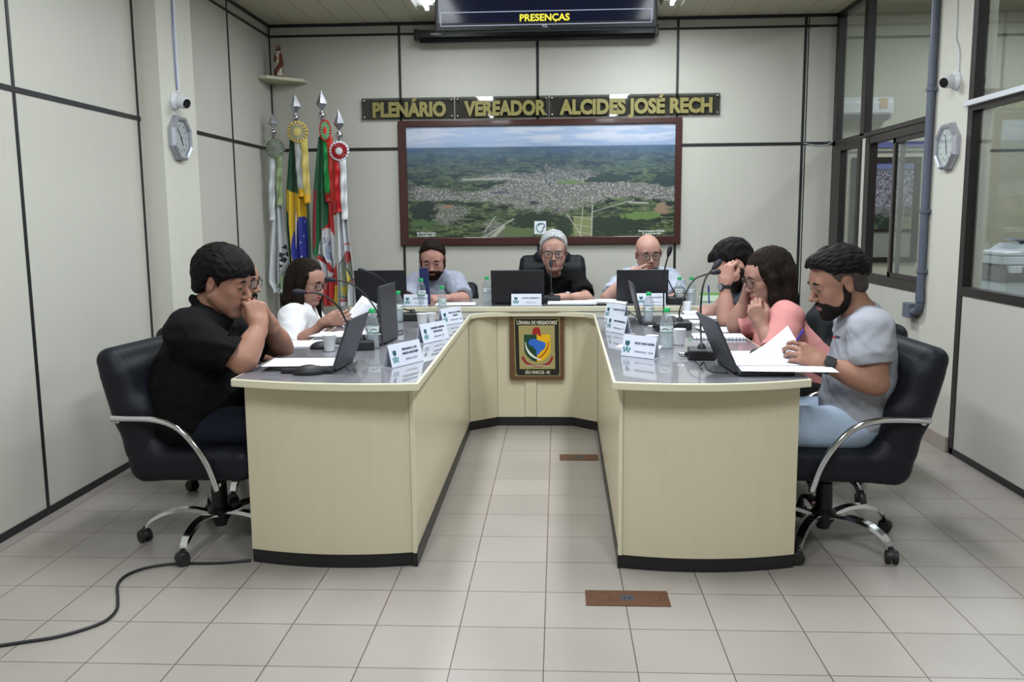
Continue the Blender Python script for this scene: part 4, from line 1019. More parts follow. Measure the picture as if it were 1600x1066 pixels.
def flag_brazil(x, y):
    G, Y_, Bl = srgb(14, 74, 44), srgb(214, 176, 22), srgb(40, 50, 150)
    C = np.zeros(x.shape+(3,)); C[:] = G
    C[in_poly(x, y, [(449, 296), (462, 302), (478, 306), (483, 330), (484, 420), (462, 430), (456, 408), (449, 330)])] = Y_
    C[(((x-474)/16)**2+((y-384)/46)**2 < 1)] = Bl
    C[in_poly(x, y, [(481, 322), (492, 322), (492, 480), (484, 480)])] = G
    C[in_poly(x, y, [(440, 335), (451, 330), (457, 430), (440, 470)])] = G
    for (ax, ay) in [(477, 346), (462.5, 366), (468.5, 366), (475, 368), (472.5, 378), (469.5, 381), (470.5, 392), (474, 400), (465, 405)]:
        C[np.hypot(x-ax, y-ay) < 1.0] = srgb(210, 214, 235)
    return C
def flag_rs(x, y):
    G, Rd, Y_ = srgb(18, 96, 56), srgb(196, 34, 34), srgb(222, 186, 24)
    C = np.zeros(x.shape+(3,)); C[:] = G
    C[in_poly(x, y, [(514, 300), (545, 300), (545, 480), (505, 480), (503, 428), (508, 400), (500, 366), (513, 350)])] = Rd
    C[in_poly(x, y, [(480, 292), (496, 296), (495, 384), (490, 394), (480, 388)])] = srgb(128, 22, 28)
    C[in_poly(x, y, [(523, 436), (545, 438), (545, 480), (515, 480), (520, 468)])] = Y_
    e = ((x-513)/14.5)**2+((y-396)/40)**2; C[e < 1] = srgb(206, 208, 212)
    C[in_poly(x, y, [(501, 432), (512, 436), (524, 430), (545, 442), (524, 446), (520, 480), (503, 480)])] = Rd
    C[(np.hypot((x-516)/6, (y-392)/14) < 1)] = srgb(150, 160, 186)
    C[(np.hypot((x-517)/3, (y-388)/7) < 1)] = srgb(206, 208, 212)
    C[seg(x, y, (500, 402), (512, 412), 2.2)] = srgb(168, 30, 40); C[seg(x, y, (514, 412), (519, 424), 2.6)] = srgb(176, 34, 44)
    for k in range(7):
        a = -2.6+k*0.42; C[seg(x, y, (510+5*math.cos(a), 388+9*math.sin(a)), (510+9*math.cos(a), 388+17*math.sin(a)), 0.5)] = srgb(70, 84, 120)
    C[seg(x, y, (500, 398), (508, 404), 1.4)] = srgb(60, 96, 62); C[seg(x, y, (520, 404), (523, 420), 1.2)] = srgb(60, 70, 100)
    return C
def flag_city(x, y):
    C = np.zeros(x.shape+(3,)); C[:] = WHITE_
    O_ = [(534, 410), (541, 394), (548, 400), (550, 415), (552, 425), (548, 440), (546, 460), (542, 470), (534, 466)]
    C[in_poly(x, y, O_)] = srgb(146, 156, 142)
    C[in_poly(x, y, [(542, 392), (548, 394), (549, 404), (545, 411), (541, 408)])] = srgb(170, 44, 52)
    C[in_poly(x, y, [(543, 418), (549, 436), (545, 444), (543, 440)])] = srgb(208, 188, 74)
    C[in_poly(x, y, [(535, 448), (545, 446), (545, 464), (537, 460)])] = srgb(190, 172, 60)
    C[np.hypot(x-541.5, y-412) < 2.6] = srgb(44, 48, 84); C[np.hypot(x-542, y-440) < 2.0] = srgb(44, 48, 84)
    for a, b in [((533, 412), (541, 393)), ((543, 416), (550, 436)), ((550, 436), (544, 446)), ((533, 412), (534, 448)), ((534, 462), (546, 468))]: C[seg(x, y, a, b, 0.6)] = srgb(34, 36, 40)
    for i, (ax, ay) in enumerate([(538.5, 386), (542, 382), (545.5, 380), (548.5, 383), (550, 441), (552, 437)]):
        C[(np.abs(x-ax) < 1.4) & (np.abs(y-ay) < 1.8) & ~((np.abs(x-ax) < 0.5) & (np.abs(y-ay) < 0.6))] = srgb(176, 36, 50)
    C[in_poly(x, y, [(533, 466), (546, 470), (546, 473), (533, 470)])] = srgb(170, 44, 52)
    return C
def flag(name_lab, Yp, ball, tip, pole_bot, left, right, fcol, ros, rcol, rib, ribc, fringe, ph):
    """pixel outlines are sight lines met with the vertical plane the cloth hangs in"""
    b = on_y(*ball, Yp); base = on_y(*pole_bot, Yp); base[2] = 0.0
    o = empty('flag', (b[0], Yp, 0), 0, name_lab, 'flag', 'ceremonial flags in the left corner'); O3 = np.array([b[0], Yp, 0.0])
    MB().tube([base*[1, 1, 0]-O3+[0, 0, 0.02], b-O3], 0.0115, 10).build('pole', M_POLE, o, smooth=True)
    MB().ball(b-O3, 0.028, 10).build('pole_ball', M_CHR, o, smooth=True)
    if tip is not None:
        t = on_y(*tip, Yp); h = t[2]-b[2]; c_ = b-O3
        pr = [(0.007, 0.025), (0.010, 0.040), (0.042, h*0.46), (0.002, h)]
        MB().lathe(pr, c_, 4).build('spear_finial', M_SPEAR, o)
    nu, nv = 90, 150
    lx = np.array([p[0] for p in left]); ly = np.array([p[1] for p in left]); rx = np.array([p[0] for p in right]); ry = np.array([p[1] for p in right])
    yy = np.linspace(max(ly[0], ry[0]), max(ly[-1], ry[-1]), nv)
    L_ = np.interp(yy, ly, lx); R_ = np.interp(yy, ry, rx)
    ub = np.linspace(0, 1, nu)
    X = np.zeros((nu, nv, 3)); PXx = np.zeros((nu, nv)); PYy = np.zeros((nu, nv))
    for j in range(nv):
        gx = L_[j]+(R_[j]-L_[j])*ub; t = j/(nv-1)
        fold = np.sin(ub*2*PI*2.6+ph+0.7*math.sin(t*3+ph))*0.035*(0.35+0.65*t)+np.sin(ub*2*PI*5.3+ph*2+t*2)*0.010
        for i in range(nu):
            d = sight(gx[i], yy[j]); p = CO+d*(Yp/d[1]); X[i, j] = (max(p[0], XL+0.035), Yp-0.02+fold[i], p[2])
        PXx[:, j] = gx; PYy[:, j] = yy[j]
    cl = grid_mesh('cloth', X-O3, fcol(PXx, PYy), M_CLOTH, o)
    so_ = cl.modifiers.new('thick', 'SOLIDIFY'); so_.thickness = 0.0015
    # rosette
    rc = on_y(*ros, Yp-0.06); rad = on_y(ros[0]+rcol[0], ros[1], Yp-0.06)[0]-rc[0]
    nr, na = 14, 120; rr = np.linspace(0, 1, nr)[:, None]*np.ones((1, na+1)); aa = np.linspace(0, 2*PI, na+1)[None, :]*np.ones((nr, 1))
    fy = -0.012*(1-rr)-0.007*np.sin(aa*18)*np.clip(rr-0.35, 0, 1)*1.5
    Xr = np.stack([rad*rcol[4]*rr*np.cos(aa), fy, rad*rr*np.sin(aa)], -1)
    Cr = np.zeros(Xr.shape); Cr[:] = rcol[1]; Cr[rr < 0.80] = rcol[2]; Cr[rr < 0.36] = rcol[3]
    if rcol[5]: Cr[(np.sin(aa*18) > 0.2) & (rr > 0.38) & (rr < 0.82)] = rcol[5]
    ro = grid_mesh('rosette', Xr+(rc-O3), Cr, M_SATIN, o); ro.modifiers.new('t', 'SOLIDIFY').thickness = 0.002
    # ribbons
    for k, (a0, a1, a2, cc) in enumerate(ribc):   # (x top, x bottom, y bottom, colour)
        n_ = 40; tt = np.linspace(0, 1, n_); w0 = rib
        Xb = np.zeros((6, n_, 3)); Cb = np.zeros((6, n_, 3)); Cb[:] = cc
        for j, t in enumerate(tt):
            cxp = a0+(a1-a0)*t; cyp = ros[1]+rcol[0]*0.6+(a2-ros[1]-rcol[0]*0.6)*t
            for i in range(6):
                p = on_y(cxp+(i/5-0.5)*w0, cyp, Yp-0.055); Xb[i, j] = (p[0], Yp-0.055-k*0.006+0.006*math.sin(t*22+k*2)+0.004*math.sin(i*1.3+t*9), p[2])
            if t > 0.86 and fringe[k] is not None: Cb[:, j] = fringe[k]
        rbn = grid_mesh('ribbon', Xb-O3, Cb, M_SATIN, o); rbn.modifiers.new('t', 'SOLIDIFY').thickness = 0.0012
    MB().lathe([(0.0001, 0), (0.085, 0), (0.085, 0.012), (0.04, 0.03), (0.02, 0.06), (0.0001, 0.06)], (base-O3)*[1, 1, 0], 24).build('stand', M_POLE, o, auto=35)
    return o
flag('white municipal flag with black block pattern, leftmost in the corner', 6.95, (427, 206), (426, 178), (428, 470), [(424, 240), (425, 300), (424, 350), (417, 400), (413, 440), (424, 452), (426, 458)], [(434, 240), (440, 300), (446, 345), (455, 400), (459, 440), (452, 455), (445, 458)], flag_white,
     (430, 232), (15, srgb(120, 130, 112), srgb(160, 168, 156), srgb(128, 130, 122), 1.0, srgb(96, 106, 92)), 9, [(425, 425, 345, WHITE_), (436, 437, 322, srgb(140, 160, 116))], [None, None], 0.4)
flag('green and yellow national flag with starry blue disc beside the white flag', 6.92, (462, 184), (461, 146), (458, 470), [(454, 218), (451, 260), (448, 300), (448, 350), (452, 400), (455, 440), (460, 470)], [(474, 218), (479, 260), (484, 310), (487, 360), (489, 420), (490, 470)], flag_brazil,
     (465, 206), (16.5, srgb(206, 180, 96), srgb(198, 184, 110), srgb(216, 202, 120), 1.0, srgb(120, 130, 140)), 11, [(464, 472, 308, srgb(176, 180, 180)), (475, 481, 318, srgb(214, 196, 110))], [srgb(222, 168, 30), srgb(226, 172, 26)], 1.7)
flag('green, red and yellow state flag with coat of arms, third from the left', 6.88, (503, 180), (502, 141), (499, 470), [(499, 214), (494, 260), (490, 300), (488, 350), (488, 396), (500, 410), (504, 440), (507, 478)], [(511, 214), (515, 260), (518, 300), (523, 350), (526, 400), (529, 440), (529, 478)], flag_rs,
     (508, 204), (17, srgb(196, 40, 38), srgb(30, 130, 66), srgb(210, 56, 42), 0.55, srgb(150, 200, 160)), 9.5, [(508, 513, 316, srgb(24, 140, 70)), (515, 524, 336, srgb(206, 52, 36))], [srgb(160, 24, 30), srgb(172, 26, 30)], 2.6)
flag('white flag with red lettering and shield, rightmost of the flags', 6.82, (530, 211), (529, 172), (528, 470), [(526, 248), (526, 300), (526, 350), (527, 400), (528, 440), (529, 478)], [(540, 248), (543, 300), (546, 350), (552, 400), (557, 440), (558, 478)], flag_city,
     (530, 236), (15.5, srgb(206, 206, 212), srgb(150, 22, 34), srgb(206, 208, 214), 1.0, None), 10, [(525.5, 530, 332, srgb(180, 28, 34)), (535.5, 539, 344, srgb(206, 208, 214))], [srgb(186, 26, 30), None], 0.9)

# ------------------------------------------------------------------ things in the room next door
def NXT(x, y, Y): return on_y(x, y, Y)
a0 = NXT(1300, 150, NY-0.22); a1 = NXT(1398, 150, NY-0.22); a2 = NXT(1398, 186, NY-0.22)
ac = empty('air_conditioner', ((a0[0]+a1[0])/2, NY, a2[2]), 0, 'white wall air conditioner seen through the upper corner window', 'air conditioner'); AO = np.array([(a0[0]+a1[0])/2, NY, a2[2]])
M_ACW = mat('ac_white', srgb(216, 220, 226), rough=0.25)
ax0, ax1, az0, az1 = a1[0]-0.86, a1[0], a2[2], a1[2]
shift(MB().prism([(NY, az0), (NY-0.15, az0), (NY-0.21, az0+0.05), (NY-0.22, az1-0.05), (NY-0.18, az1), (NY, az1)], ax0, ax1, 'x'), AO).build('case', M_ACW, ac, bevel=0.008)
shift(MB().prism([(NY-0.155, az0-0.004), (NY-0.215, az0+0.045), (NY-0.219, az0+0.062), (NY-0.150, az0+0.004)], ax0+0.03, ax1-0.03, 'x'), AO).build('air_flap', mat('ac_grey', srgb(150, 154, 160), rough=0.35), ac)
shift(MB().box((ax1-0.13, NY-0.2215, az0+0.10), (ax1-0.06, NY-0.2195, az0+0.19)), AO).build('energy_sticker', mat('sticker_beige', srgb(190, 170, 140), rough=0.5), ac)
# framed window behind the corner windows; reflected town picture painted on its upper pane
fx0, fx1 = NXT(1329, 300, NY)[0], NXT(1436, 300, NY)[0]; fz1, fz0, fzm = NXT(1380, 246, NY)[2], NXT(1380, 410, NY)[2], NXT(1380, 360, NY)[2]
fp = empty('window_painted_reflection', ((fx0+fx1)/2, NY, fz0), 0, 'dark framed window on the next room wall with a painted reflection of the town picture', 'picture'); FO = np.array([(fx0+fx1)/2, NY, fz0])
b = MB()
for lo, hi in [((fx0, NY-0.03, fz0), (fx1, NY, fz0+0.05)), ((fx0, NY-0.03, fz1-0.05), (fx1, NY, fz1)), ((fx0, NY-0.0302, fz0), (fx0+0.06, NY, fz1)), ((fx1-0.06, NY-0.0302, fz0), (fx1, NY, fz1)), ((fx0, NY-0.028, fzm-0.012), (fx1, NY, fzm+0.012))]: b.box(lo, hi)
shift(b, FO).build('frame', M_SEAM_BROWN, fp)
uu, vv = np.meshgrid(np.linspace(0, 1, 110), np.linspace(0, 1, 110), indexing='ij')
CC = town_print(0.45+uu*0.25, 0.30+vv*0.62, 9, 0.35)
rr_ = np.random.default_rng(3).random((55, 55)); sp_ = rr_[(uu*54).astype(int), (vv*54).astype(int)]
tw_ = (vv > 0.12) & (vv < 0.66)
CC[tw_ & (sp_ > 0.62)] = srgb(170, 170, 180); CC[tw_ & (sp_ < 0.2)] = srgb(96, 84, 90); CC[vv < 0.10] = srgb(120, 128, 170); CC = CC*np.array([0.85, 0.85, 1.0])
X3 = np.stack([fx0+0.05+(fx1-fx0-0.10)*uu, np.full_like(uu, NY-0.012), fz1-0.045-(fz1-fzm-0.05)*vv], -1)-FO
grid_mesh('print', X3, CC, MATS['photo_print'], fp)  # mirror image of the big town picture, painted as vertex colours
shift(MB().box((fx0+0.05, NY-0.012, fz0+0.04), (fx1-0.05, NY-0.008, fzm-0.01)), FO).build('lower_panel', mat('panel_greygreen', srgb(136, 140, 132), rough=0.3), fp)
tb = MB()
bz1, bz0 = NXT(1380, 222, NY)[2], NXT(1380, 231, NY)[2]
tag(MB().box((fx0-0.10, NY-0.02, bz0), (fx1+0.12, NY-0.001, bz1)).build('blue_rail', mat('rail_blue', srgb(92, 96, 150), rough=0.4)), 'blue rail on the next room wall above the framed window', 'rail')
# copier on its stand
gx = 2.92; gy = 5.35
cpx = on_y(1552, 420, gy)[0]+0.05
cp = empty('photocopier', (cpx+0.27, gy+0.2, 0), 0, 'white office photocopier seen through the near side window', 'photocopier'); GO = np.array([cpx+0.27, gy+0.2, 0])
zt = lambda y: on_y(1590, y, gy)[2]
M_CPW = mat('copier_white', srgb(206, 214, 226), rough=0.35); M_CPG = mat('copier_grey', srgb(120, 122, 130), rough=0.4)
shift(MB().box((cpx+0.04, gy+0.01, 0.0), (cpx+0.52, gy+0.44, zt(440)), bevel=0.01), GO).build('paper_cabinet', M_CPW, cp)
shift(MB().box((cpx+0.0, gy, zt(414)), (cpx+0.56, gy+0.45, zt(401)), bevel=0.006), GO).build('scanner_bed', M_CPW, cp)
shift(MB().prism([(gy+0.0, zt(440)), (gy+0.45, zt(440)), (gy+0.45, zt(415)), (gy-0.0, zt(415)), (gy-0.02, zt(430))], cpx+0.02, cpx+0.54, 'x'), GO).build('front_body', M_CPG, cp)
shift(MB().box((cpx+0.03, gy-0.03, zt(427)), (cpx+0.53, gy+0.02, zt(415.5)), bevel=0.004), GO).build('control_panel', M_CPW, cp)
shift(MB().box((cpx+0.10, gy-0.034, zt(428)), (cpx+0.16, gy-0.030, zt(417))), GO).build('tray_tab', M_CPG, cp)
shift(MB().prism([(cpx, zt(400)), (cpx, zt(395)), (cpx+0.10, zt(394)), (cpx+0.16, zt(383)), (cpx+0.56, zt(383)), (cpx+0.56, zt(400))], gy, gy+0.40, 'y'), GO).build('document_feeder', M_CPW, cp, bevel=0.005)
shift(MB().prism([(cpx+0.14, zt(374)), (cpx+0.20, zt(375)), (cpx+0.34, zt(383)), (cpx+0.26, zt(383))], gy+0.05, gy+0.33, 'y'), GO).build('feeder_tray', M_CPW, cp)
cable('hanging_cable', [on_y(1528, 180, 6.2)*[1, 1, 0]+[0, 0, NZ], on_y(1527, 180, 6.2), on_y(1527, 260, 6.2), on_y(1526, 340, 6.2), on_y(1528, 450, 6.2), on_y(1528, 520, 6.2), on_y(1528, 520, 6.2)*[1, 1, 0]+[0, 0, 0.005]], 0.004, mat('cable_dark', (0.03, 0.03, 0.035), rough=0.5), 'thin dark cable hanging down behind the near side window')

# ------------------------------------------------------------------ floor boxes and floor cable
M_BRONZE = mat('bronze_plate', srgb(112, 78, 60), rough=0.4, metal=0.6, noise=0.12, nscale=30)
def floor_box(x0, x1, y0, y1, label, openc=True):
    c_ = np.array([(x0+x1)/2, (y0+y1)/2, 0.0]); o = empty('floor_box', c_, 0, label, 'floor outlet', 'bronze outlet plates in the floor')
    shift(MB().box((x0, y0, 0.0005), (x1, y1, 0.004), bevel=0.001), c_).build('plate', M_BRONZE, o)
    for k, f_ in enumerate((0.2, 0.5, 0.8)):
        cc = (x0+(x1-x0)*f_, (y0+y1)/2, 0.004)
        if f_ == 0.5:
            shift(MB().lathe([(0.0001, 0), (0.026, 0), (0.026, 0.0006), (0.0001, 0.0006)], cc, 24), c_).build('socket', mat('socket_grey', srgb(60, 64, 70), rough=0.4), o)
            shift(MB().lathe([(0.0001, 0.0008), (0.005, 0.0008), (0.005, 0.0012)], (cc[0]-0.008, cc[1], cc[2]), 10).lathe([(0.0001, 0.0008), (0.005, 0.0008), (0.005, 0.0012)], (cc[0]+0.008, cc[1]-0.004, cc[2]), 10), c_).build('socket_hole', M_INK, o)
        else: shift(MB().lathe([(0.0001, 0.0003), (0.021, 0.0003), (0.023, 0.0009), (0.027, 0.0009), (0.029, 0)], cc, 24), c_).build('cover_ring', M_BRONZE, o, smooth=True)
    return o
floor_box(0.095, 0.383, 2.884, 3.006, 'rectangular bronze outlet plate in the floor in front of the right desk wing')
floor_box(0.010, 0.222, 4.712, 4.828, 'rectangular bronze outlet plate in the floor between the desk wings')
pts = [on_z(x, y, 0.006) for x, y in [(392, 876), (340, 880), (275, 881), (230, 887), (198, 899), (184, 914), (184, 935), (182, 953), (165, 970), (130, 984), (85, 996), (40, 1003), (0, 1009), (-60, 1018)]]
cable('floor_cable', pts, 0.0055, mat('cable_black', (0.012, 0.012, 0.015), rough=0.45), 'black cable snaking over the tiles from the left desk to the picture edge', n=8)
# ------------------------------------------------------------------ swivel chairs
M_LEATHER = mat('black_leatherette', (0.008, 0.009, 0.013), rough=0.5, spec=0.22, bump=0.1, bscale=300)
M_BPLAST = mat('black_plastic', (0.012, 0.012, 0.013), rough=0.45)
def make_chair(high=False):
    o = empty('office_chair', (0, 0, 0)); zs = 0.425
    S = Solid()
    S.rbox((0, 0.015, zs-0.052), (0.250, 0.240, 0.062), rotx(R(2)), 0.040, 0)
    S.rbox((0, -0.185, zs-0.018), (0.248, 0.080, 0.092), rotx(R(12)), 0.060, 0.05)
    S.ell((0, 0.03, zs+0.10), (0.21, 0.26, 0.085), None, 0.03, '-')
    W, Q = net(S, 0.009); link('seat', mesh_np('seat', W, Q), M_LEATHER, o, True)
    S = Solid(); top = 0.83 if not high else 1.03
    a = np.array([0, -0.200, zs-0.02]); b = np.array([0, -0.278 if not high else -0.27, top-0.10]); Rm = rotx(math.atan2(-(b[1]-a[1]), b[2]-a[2]))
    S.rbox((a+b)/2, (0.240, 0.056, np.linalg.norm(b-a)/2+0.03), Rm, 0.045, 0)
    S.rbox(b+np.array([0, -0.008, -0.06]), (0.248, 0.054, 0.16), Rm @ rotx(R(2)), 0.05, 0.05)
    S.rbox(a+np.array([0, 0.0, 0.10]), (0.240, 0.064, 0.12), rotx(R(4)), 0.05, 0.06)
    if high: S.rbox(b+np.array([0, -0.002, 0.085]), (0.135, 0.048, 0.045), Rm, 0.035, 0.02)
    S.ell(a+(b-a)*0.55+np.array([0, 0.150, 0]), (0.20, 0.105, 0.36), Rm, 0.03, '-')
    W, Q = net(S, 0.009); link('backrest', mesh_np('backrest', W, Q), M_LEATHER, o, True)
    for q in (-1, 1):
        p = catmull([(q*0.268, -0.285, 0.560), (q*0.274, -0.22, 0.563), (q*0.276, -0.10, 0.562), (q*0.276, -0.01, 0.536), (q*0.276, 0.06, 0.470), (q*0.272, 0.110, 0.385), (q*0.268, 0.140, 0.290)], 6)
        m = MB(); n = len(p)
        t = MB().tube(p, 0.0125, 10)
        ar = m.add(t.v, t.f).build('armrest', M_CHR, o, smooth=True)
        MB().tube([(q*0.268, -0.270, 0.548), (q*0.20, -0.235, 0.545)], 0.008, 8).tube([(q*0.268, 0.138, 0.300), (q*0.15, 0.13, 0.325)], 0.008, 8).build('armrest_bolt', M_CHR, ar, smooth=True)
    MB().lathe([(0.0001, 0.055), (0.024, 0.055), (0.030, 0.075), (0.048, 0.10), (0.050, 0.125), (0.034, 0.140), (0.031, 0.24), (0.0305, 0.245), (0.022, 0.250), (0.022, 0.31), (0.0001, 0.31)], n=24).build('gas_lift', M_BPLAST, o, auto=35)
    MB().box((-0.09, -0.11, 0.295), (0.09, 0.10, 0.335), bevel=0.01).build('mechanism', M_BPLAST, o)
    MB().tube([(-0.06, -0.03, 0.315), (-0.17, -0.05, 0.305), (-0.22, -0.06, 0.275)], 0.005, 8).tube([(-0.22, -0.06, 0.278), (-0.245, -0.066, 0.235)], 0.012, 10).build('height_lever', M_BPLAST, o, smooth=True)
    for k in range(5):
        a = 2*PI*k/5; d = np.array([math.cos(a), math.sin(a), 0]); s = np.array([-d[1], d[0], 0])
        pts = catmull([d*0.035+[0, 0, 0.108], d*0.11+[0, 0, 0.128], d*0.20+[0, 0, 0.124], d*0.27+[0, 0, 0.095], d*0.298+[0, 0, 0.062]], 5)
        m = MB(); vs = []; n = len(pts)
        for i, p in enumerate(pts):
            w = 0.024-0.008*i/n; vs += [p+s*w+[0, 0, -0.006], p+s*w*0.8+[0, 0, 0.008], p-s*w*0.8+[0, 0, 0.008], p-s*w+[0, 0, -0.006]]
        fs = [(i*4+j, i*4+(j+1) % 4, (i+1)*4+(j+1) % 4, (i+1)*4+j) for i in range(n-1) for j in range(4)]+[(0, 1, 2, 3), tuple((n-1)*4+j for j in (3, 2, 1, 0))]
        lg = m.add(vs, fs).build('leg', M_CHR, o, auto=50)
        c = d*0.305; ang = a+0.7; e = np.array([math.cos(ang), math.sin(ang), 0]); cm = MB()
        Rc = np.stack([np.cross([0, 0, 1.0], e), [0, 0, 1.0], e], 1)
        for q in (-1, 1):
            t = MB().lathe([(0.0001, -0.010), (0.023, -0.010), (0.0265, -0.006), (0.0265, 0.006), (0.023, 0.010), (0.0001, 0.010)], n=18); t.xform(T4(Rc, c+e*q*0.0135+[0, 0, 0.0268])); cm.add(t.v, t.f)
        cm.tube([c+[0, 0, 0.03], c+[0, 0, 0.066]], 0.006, 8)
        t = MB().lathe([(0.0001, -0.013), (0.026, -0.012), (0.0285, 0.0), (0.026, 0.012), (0.0001, 0.013)], n=16); t.v = [v for v in t.v]; t.xform(T4(Rc, c+[0, 0, 0.031]))
        t2 = MB(); t2.v = [(v[0], v[1], max(v[2], 0.028)) for v in t.v]; t2.f = t.f; t2.m = t.m; cm.add(t2.v, t2.f)
        cm.build('caster', M_BPLAST, lg, auto=40)
    return o
chL = make_chair(); chH = make_chair(True)
CHAIRS = [
 ((-1.405, 3.50), -97, 'black swivel chair holding the man in the black shirt, nearest on the left', 0),
 ((-1.500, 4.22), -92, 'black swivel chair behind the left desk wing, second from the front', 0),
 ((-1.500, 4.93), -95, 'black swivel chair the woman in the white blouse sits in', 0),
 ((1.075, 3.53), 92, 'black swivel chair with a white tag, nearest on the right', 0),
 ((1.200, 4.24), 90, 'black swivel chair the woman in the pink blouse sits in', 0),
 ((1.220, 4.98), 92, 'black swivel chair behind the right desk wing, farthest from the front', 0),
 ((-0.86, 6.47), 180, 'black swivel chair of the bearded man at the head desk', 0),
 ((-0.04, 6.53), 180, 'high-backed black swivel chair at the middle of the head desk', 1),
 ((0.66, 6.47), 180, 'black swivel chair of the bald man at the head desk', 0)]
usedc = {0: False, 1: False}; chairs = []
for (p, a, lab, hi) in CHAIRS:
    src = chH if hi else chL
    c = src if not usedc[hi] else copy_tree(src); usedc[hi] = True
    c.location = (p[0], p[1], 0); c.rotation_euler = (0, 0, R(a)); tag(c, lab, 'chair', 'swivel chairs around the council desks'); chairs.append(c)
tg = MB().obox((0.2515, -0.15, 0.375), (0.001, 0.019, 0.010), rotx(R(40))).build('white_tag', mat('tag_white', srgb(215, 218, 225), rough=0.5)); tg.parent = chairs[3]
tg.location = (-0.503, 0, 0)

# ------------------------------------------------------------------ things on the desks
M_LAPK = mat('laptop_black', (0.014, 0.014, 0.018), rough=0.35)
M_LAPG = mat('laptop_graphite', srgb(62, 63, 70), rough=0.4, metal=0.3)
M_LAPS = mat('laptop_silver', srgb(150, 152, 158), rough=0.35, metal=0.4)
M_SCRN = mat('laptop_screen', (0.02, 0.025, 0.04), rough=0.1, emit=(0.5, 0.6, 0.8), emit_s=0.35)
M_KEY = mat('laptop_keys', (0.01, 0.01, 0.012), rough=0.5)
def laptop(hinge, user_deg, angle, lid, label, w=0.345, d=0.235, z=TOP, base=None):
    """hinge: middle of the hinge line; user_deg: heading from the hinge towards the user; angle: lid opening"""
    o = empty('laptop', (hinge[0], hinge[1], z), R(user_deg-90), label, 'laptop', 'laptops on the council desks')   # local +y = towards the user
    MB().box((-w/2, 0.0, 0.001), (w/2, d, 0.017), bevel=0.004).build('base', base or lid, o)
    MB().box((-w/2+0.02, 0.025, 0.0165), (w/2-0.02, 0.125, 0.0185)).build('keyboard', M_KEY, o)
    MB().box((-0.05, 0.15, 0.0165), (0.05, 0.215, 0.0178)).build('touchpad', M_KEY, o)
    a = R(angle); Rm = rotx(a)     # lid along local +y when closed, opened by angle
    L = MB().box((-w/2, 0.0, -0.004), (w/2, d, 0.004), bevel=0.003); L.xform(T4(Rm, (0, 0.0, 0.016))); lo = L.build('lid', lid, o)
    s = MB().box((-w/2+0.008, 0.012, -0.0052), (w/2-0.008, d-0.008, -0.0040)); s.xform(T4(Rm, (0, 0, 0.016))); s.build('screen', M_SCRN, lo)
    MB().tube([(-w/2+0.03, -0.002, 0.012), (w/2-0.03, -0.002, 0.012)], 0.006, 8).build('hinge', M_KEY, o, smooth=True)
    return o
def P2(x, y, z=TOP): return on_z(x, y, z)
laptop((-0.843, 3.415), 178, 110, M_LAPG, 'thin graphite laptop with papers on its keyboard, nearest on the left wing', w=0.306, d=0.202, base=M_LAPK)
laptop((-0.793, 4.135), 176, 88, M_LAPG, 'tall dark laptop behind the water bottle, middle of the left wing', w=0.29, d=0.258)
laptop((-0.985, 4.97), 178, 92, M_LAPG, 'grey laptop opened before the woman in white, farthest on the left wing', w=0.30, d=0.19)
laptop((-1.155, 5.76), 92, 100, M_LAPK, 'black laptop on the left end of the head desk', w=0.34, d=0.20, z=HEAD_TOP)
laptop((-0.252, 5.60), 90, 100, M_LAPK, 'black laptop behind the centre name plate on the head desk', w=0.335, d=0.205, z=HEAD_TOP)
laptop((0.535, 5.66), 90, 100, M_LAPK, 'black laptop before the bald man on the head desk', w=0.325, d=0.20, z=HEAD_TOP)
laptop((0.643, 3.365), 4, 114, M_LAPG, 'dark grey laptop nearest on the right wing beside the loose papers', w=0.316, d=0.207, base=M_LAPK)
laptop((0.454, 4.925), 0, 104, M_LAPG, 'thin dark laptop seen edge-on at the far end of the right wing', w=0.315, d=0.213)

# bottles
def pet():
    m = bpy.data.materials.new('bottle_plastic'); m.use_nodes = True; nt = m.node_tree
    for n in list(nt.nodes): nt.nodes.remove(n)
    o = nt.nodes.new('ShaderNodeOutputMaterial'); t = nt.nodes.new('ShaderNodeBsdfTransparent'); g = nt.nodes.new('ShaderNodeBsdfGlossy'); df = nt.nodes.new('ShaderNodeBsdfTranslucent')
    t.inputs[0].default_value = (0.88, 0.91, 0.92, 1); g.inputs['Roughness'].default_value = 0.05; df.inputs[0].default_value = (0.80, 0.84, 0.88, 1)
    f = two_sided_fresnel(nt, 1.5)
    mx = nt.nodes.new('ShaderNodeMixShader'); m2 = nt.nodes.new('ShaderNodeMixShader'); m2.inputs[0].default_value = 0.22
    nt.links.new(t.outputs[0], m2.inputs[1]); nt.links.new(df.outputs[0], m2.inputs[2])
    nt.links.new(f.outputs[0], mx.inputs[0]); nt.links.new(m2.outputs[0], mx.inputs[1]); nt.links.new(g.outputs[0], mx.inputs[2]); nt.links.new(mx.outputs[0], o.inputs[0]); return m
M_PET = pet(); M_CAPG = mat('cap_green', srgb(30, 160, 92), rough=0.4); M_LABEL = mat('bottle_label', srgb(206, 216, 218), rough=0.5); M_LABG = mat('label_green_edge', srgb(40, 130, 76), rough=0.5)
M_WATER = mat('water', (0.80, 0.86, 0.90), rough=0.0, ior=1.33, alpha=0.30, spec=0.5)
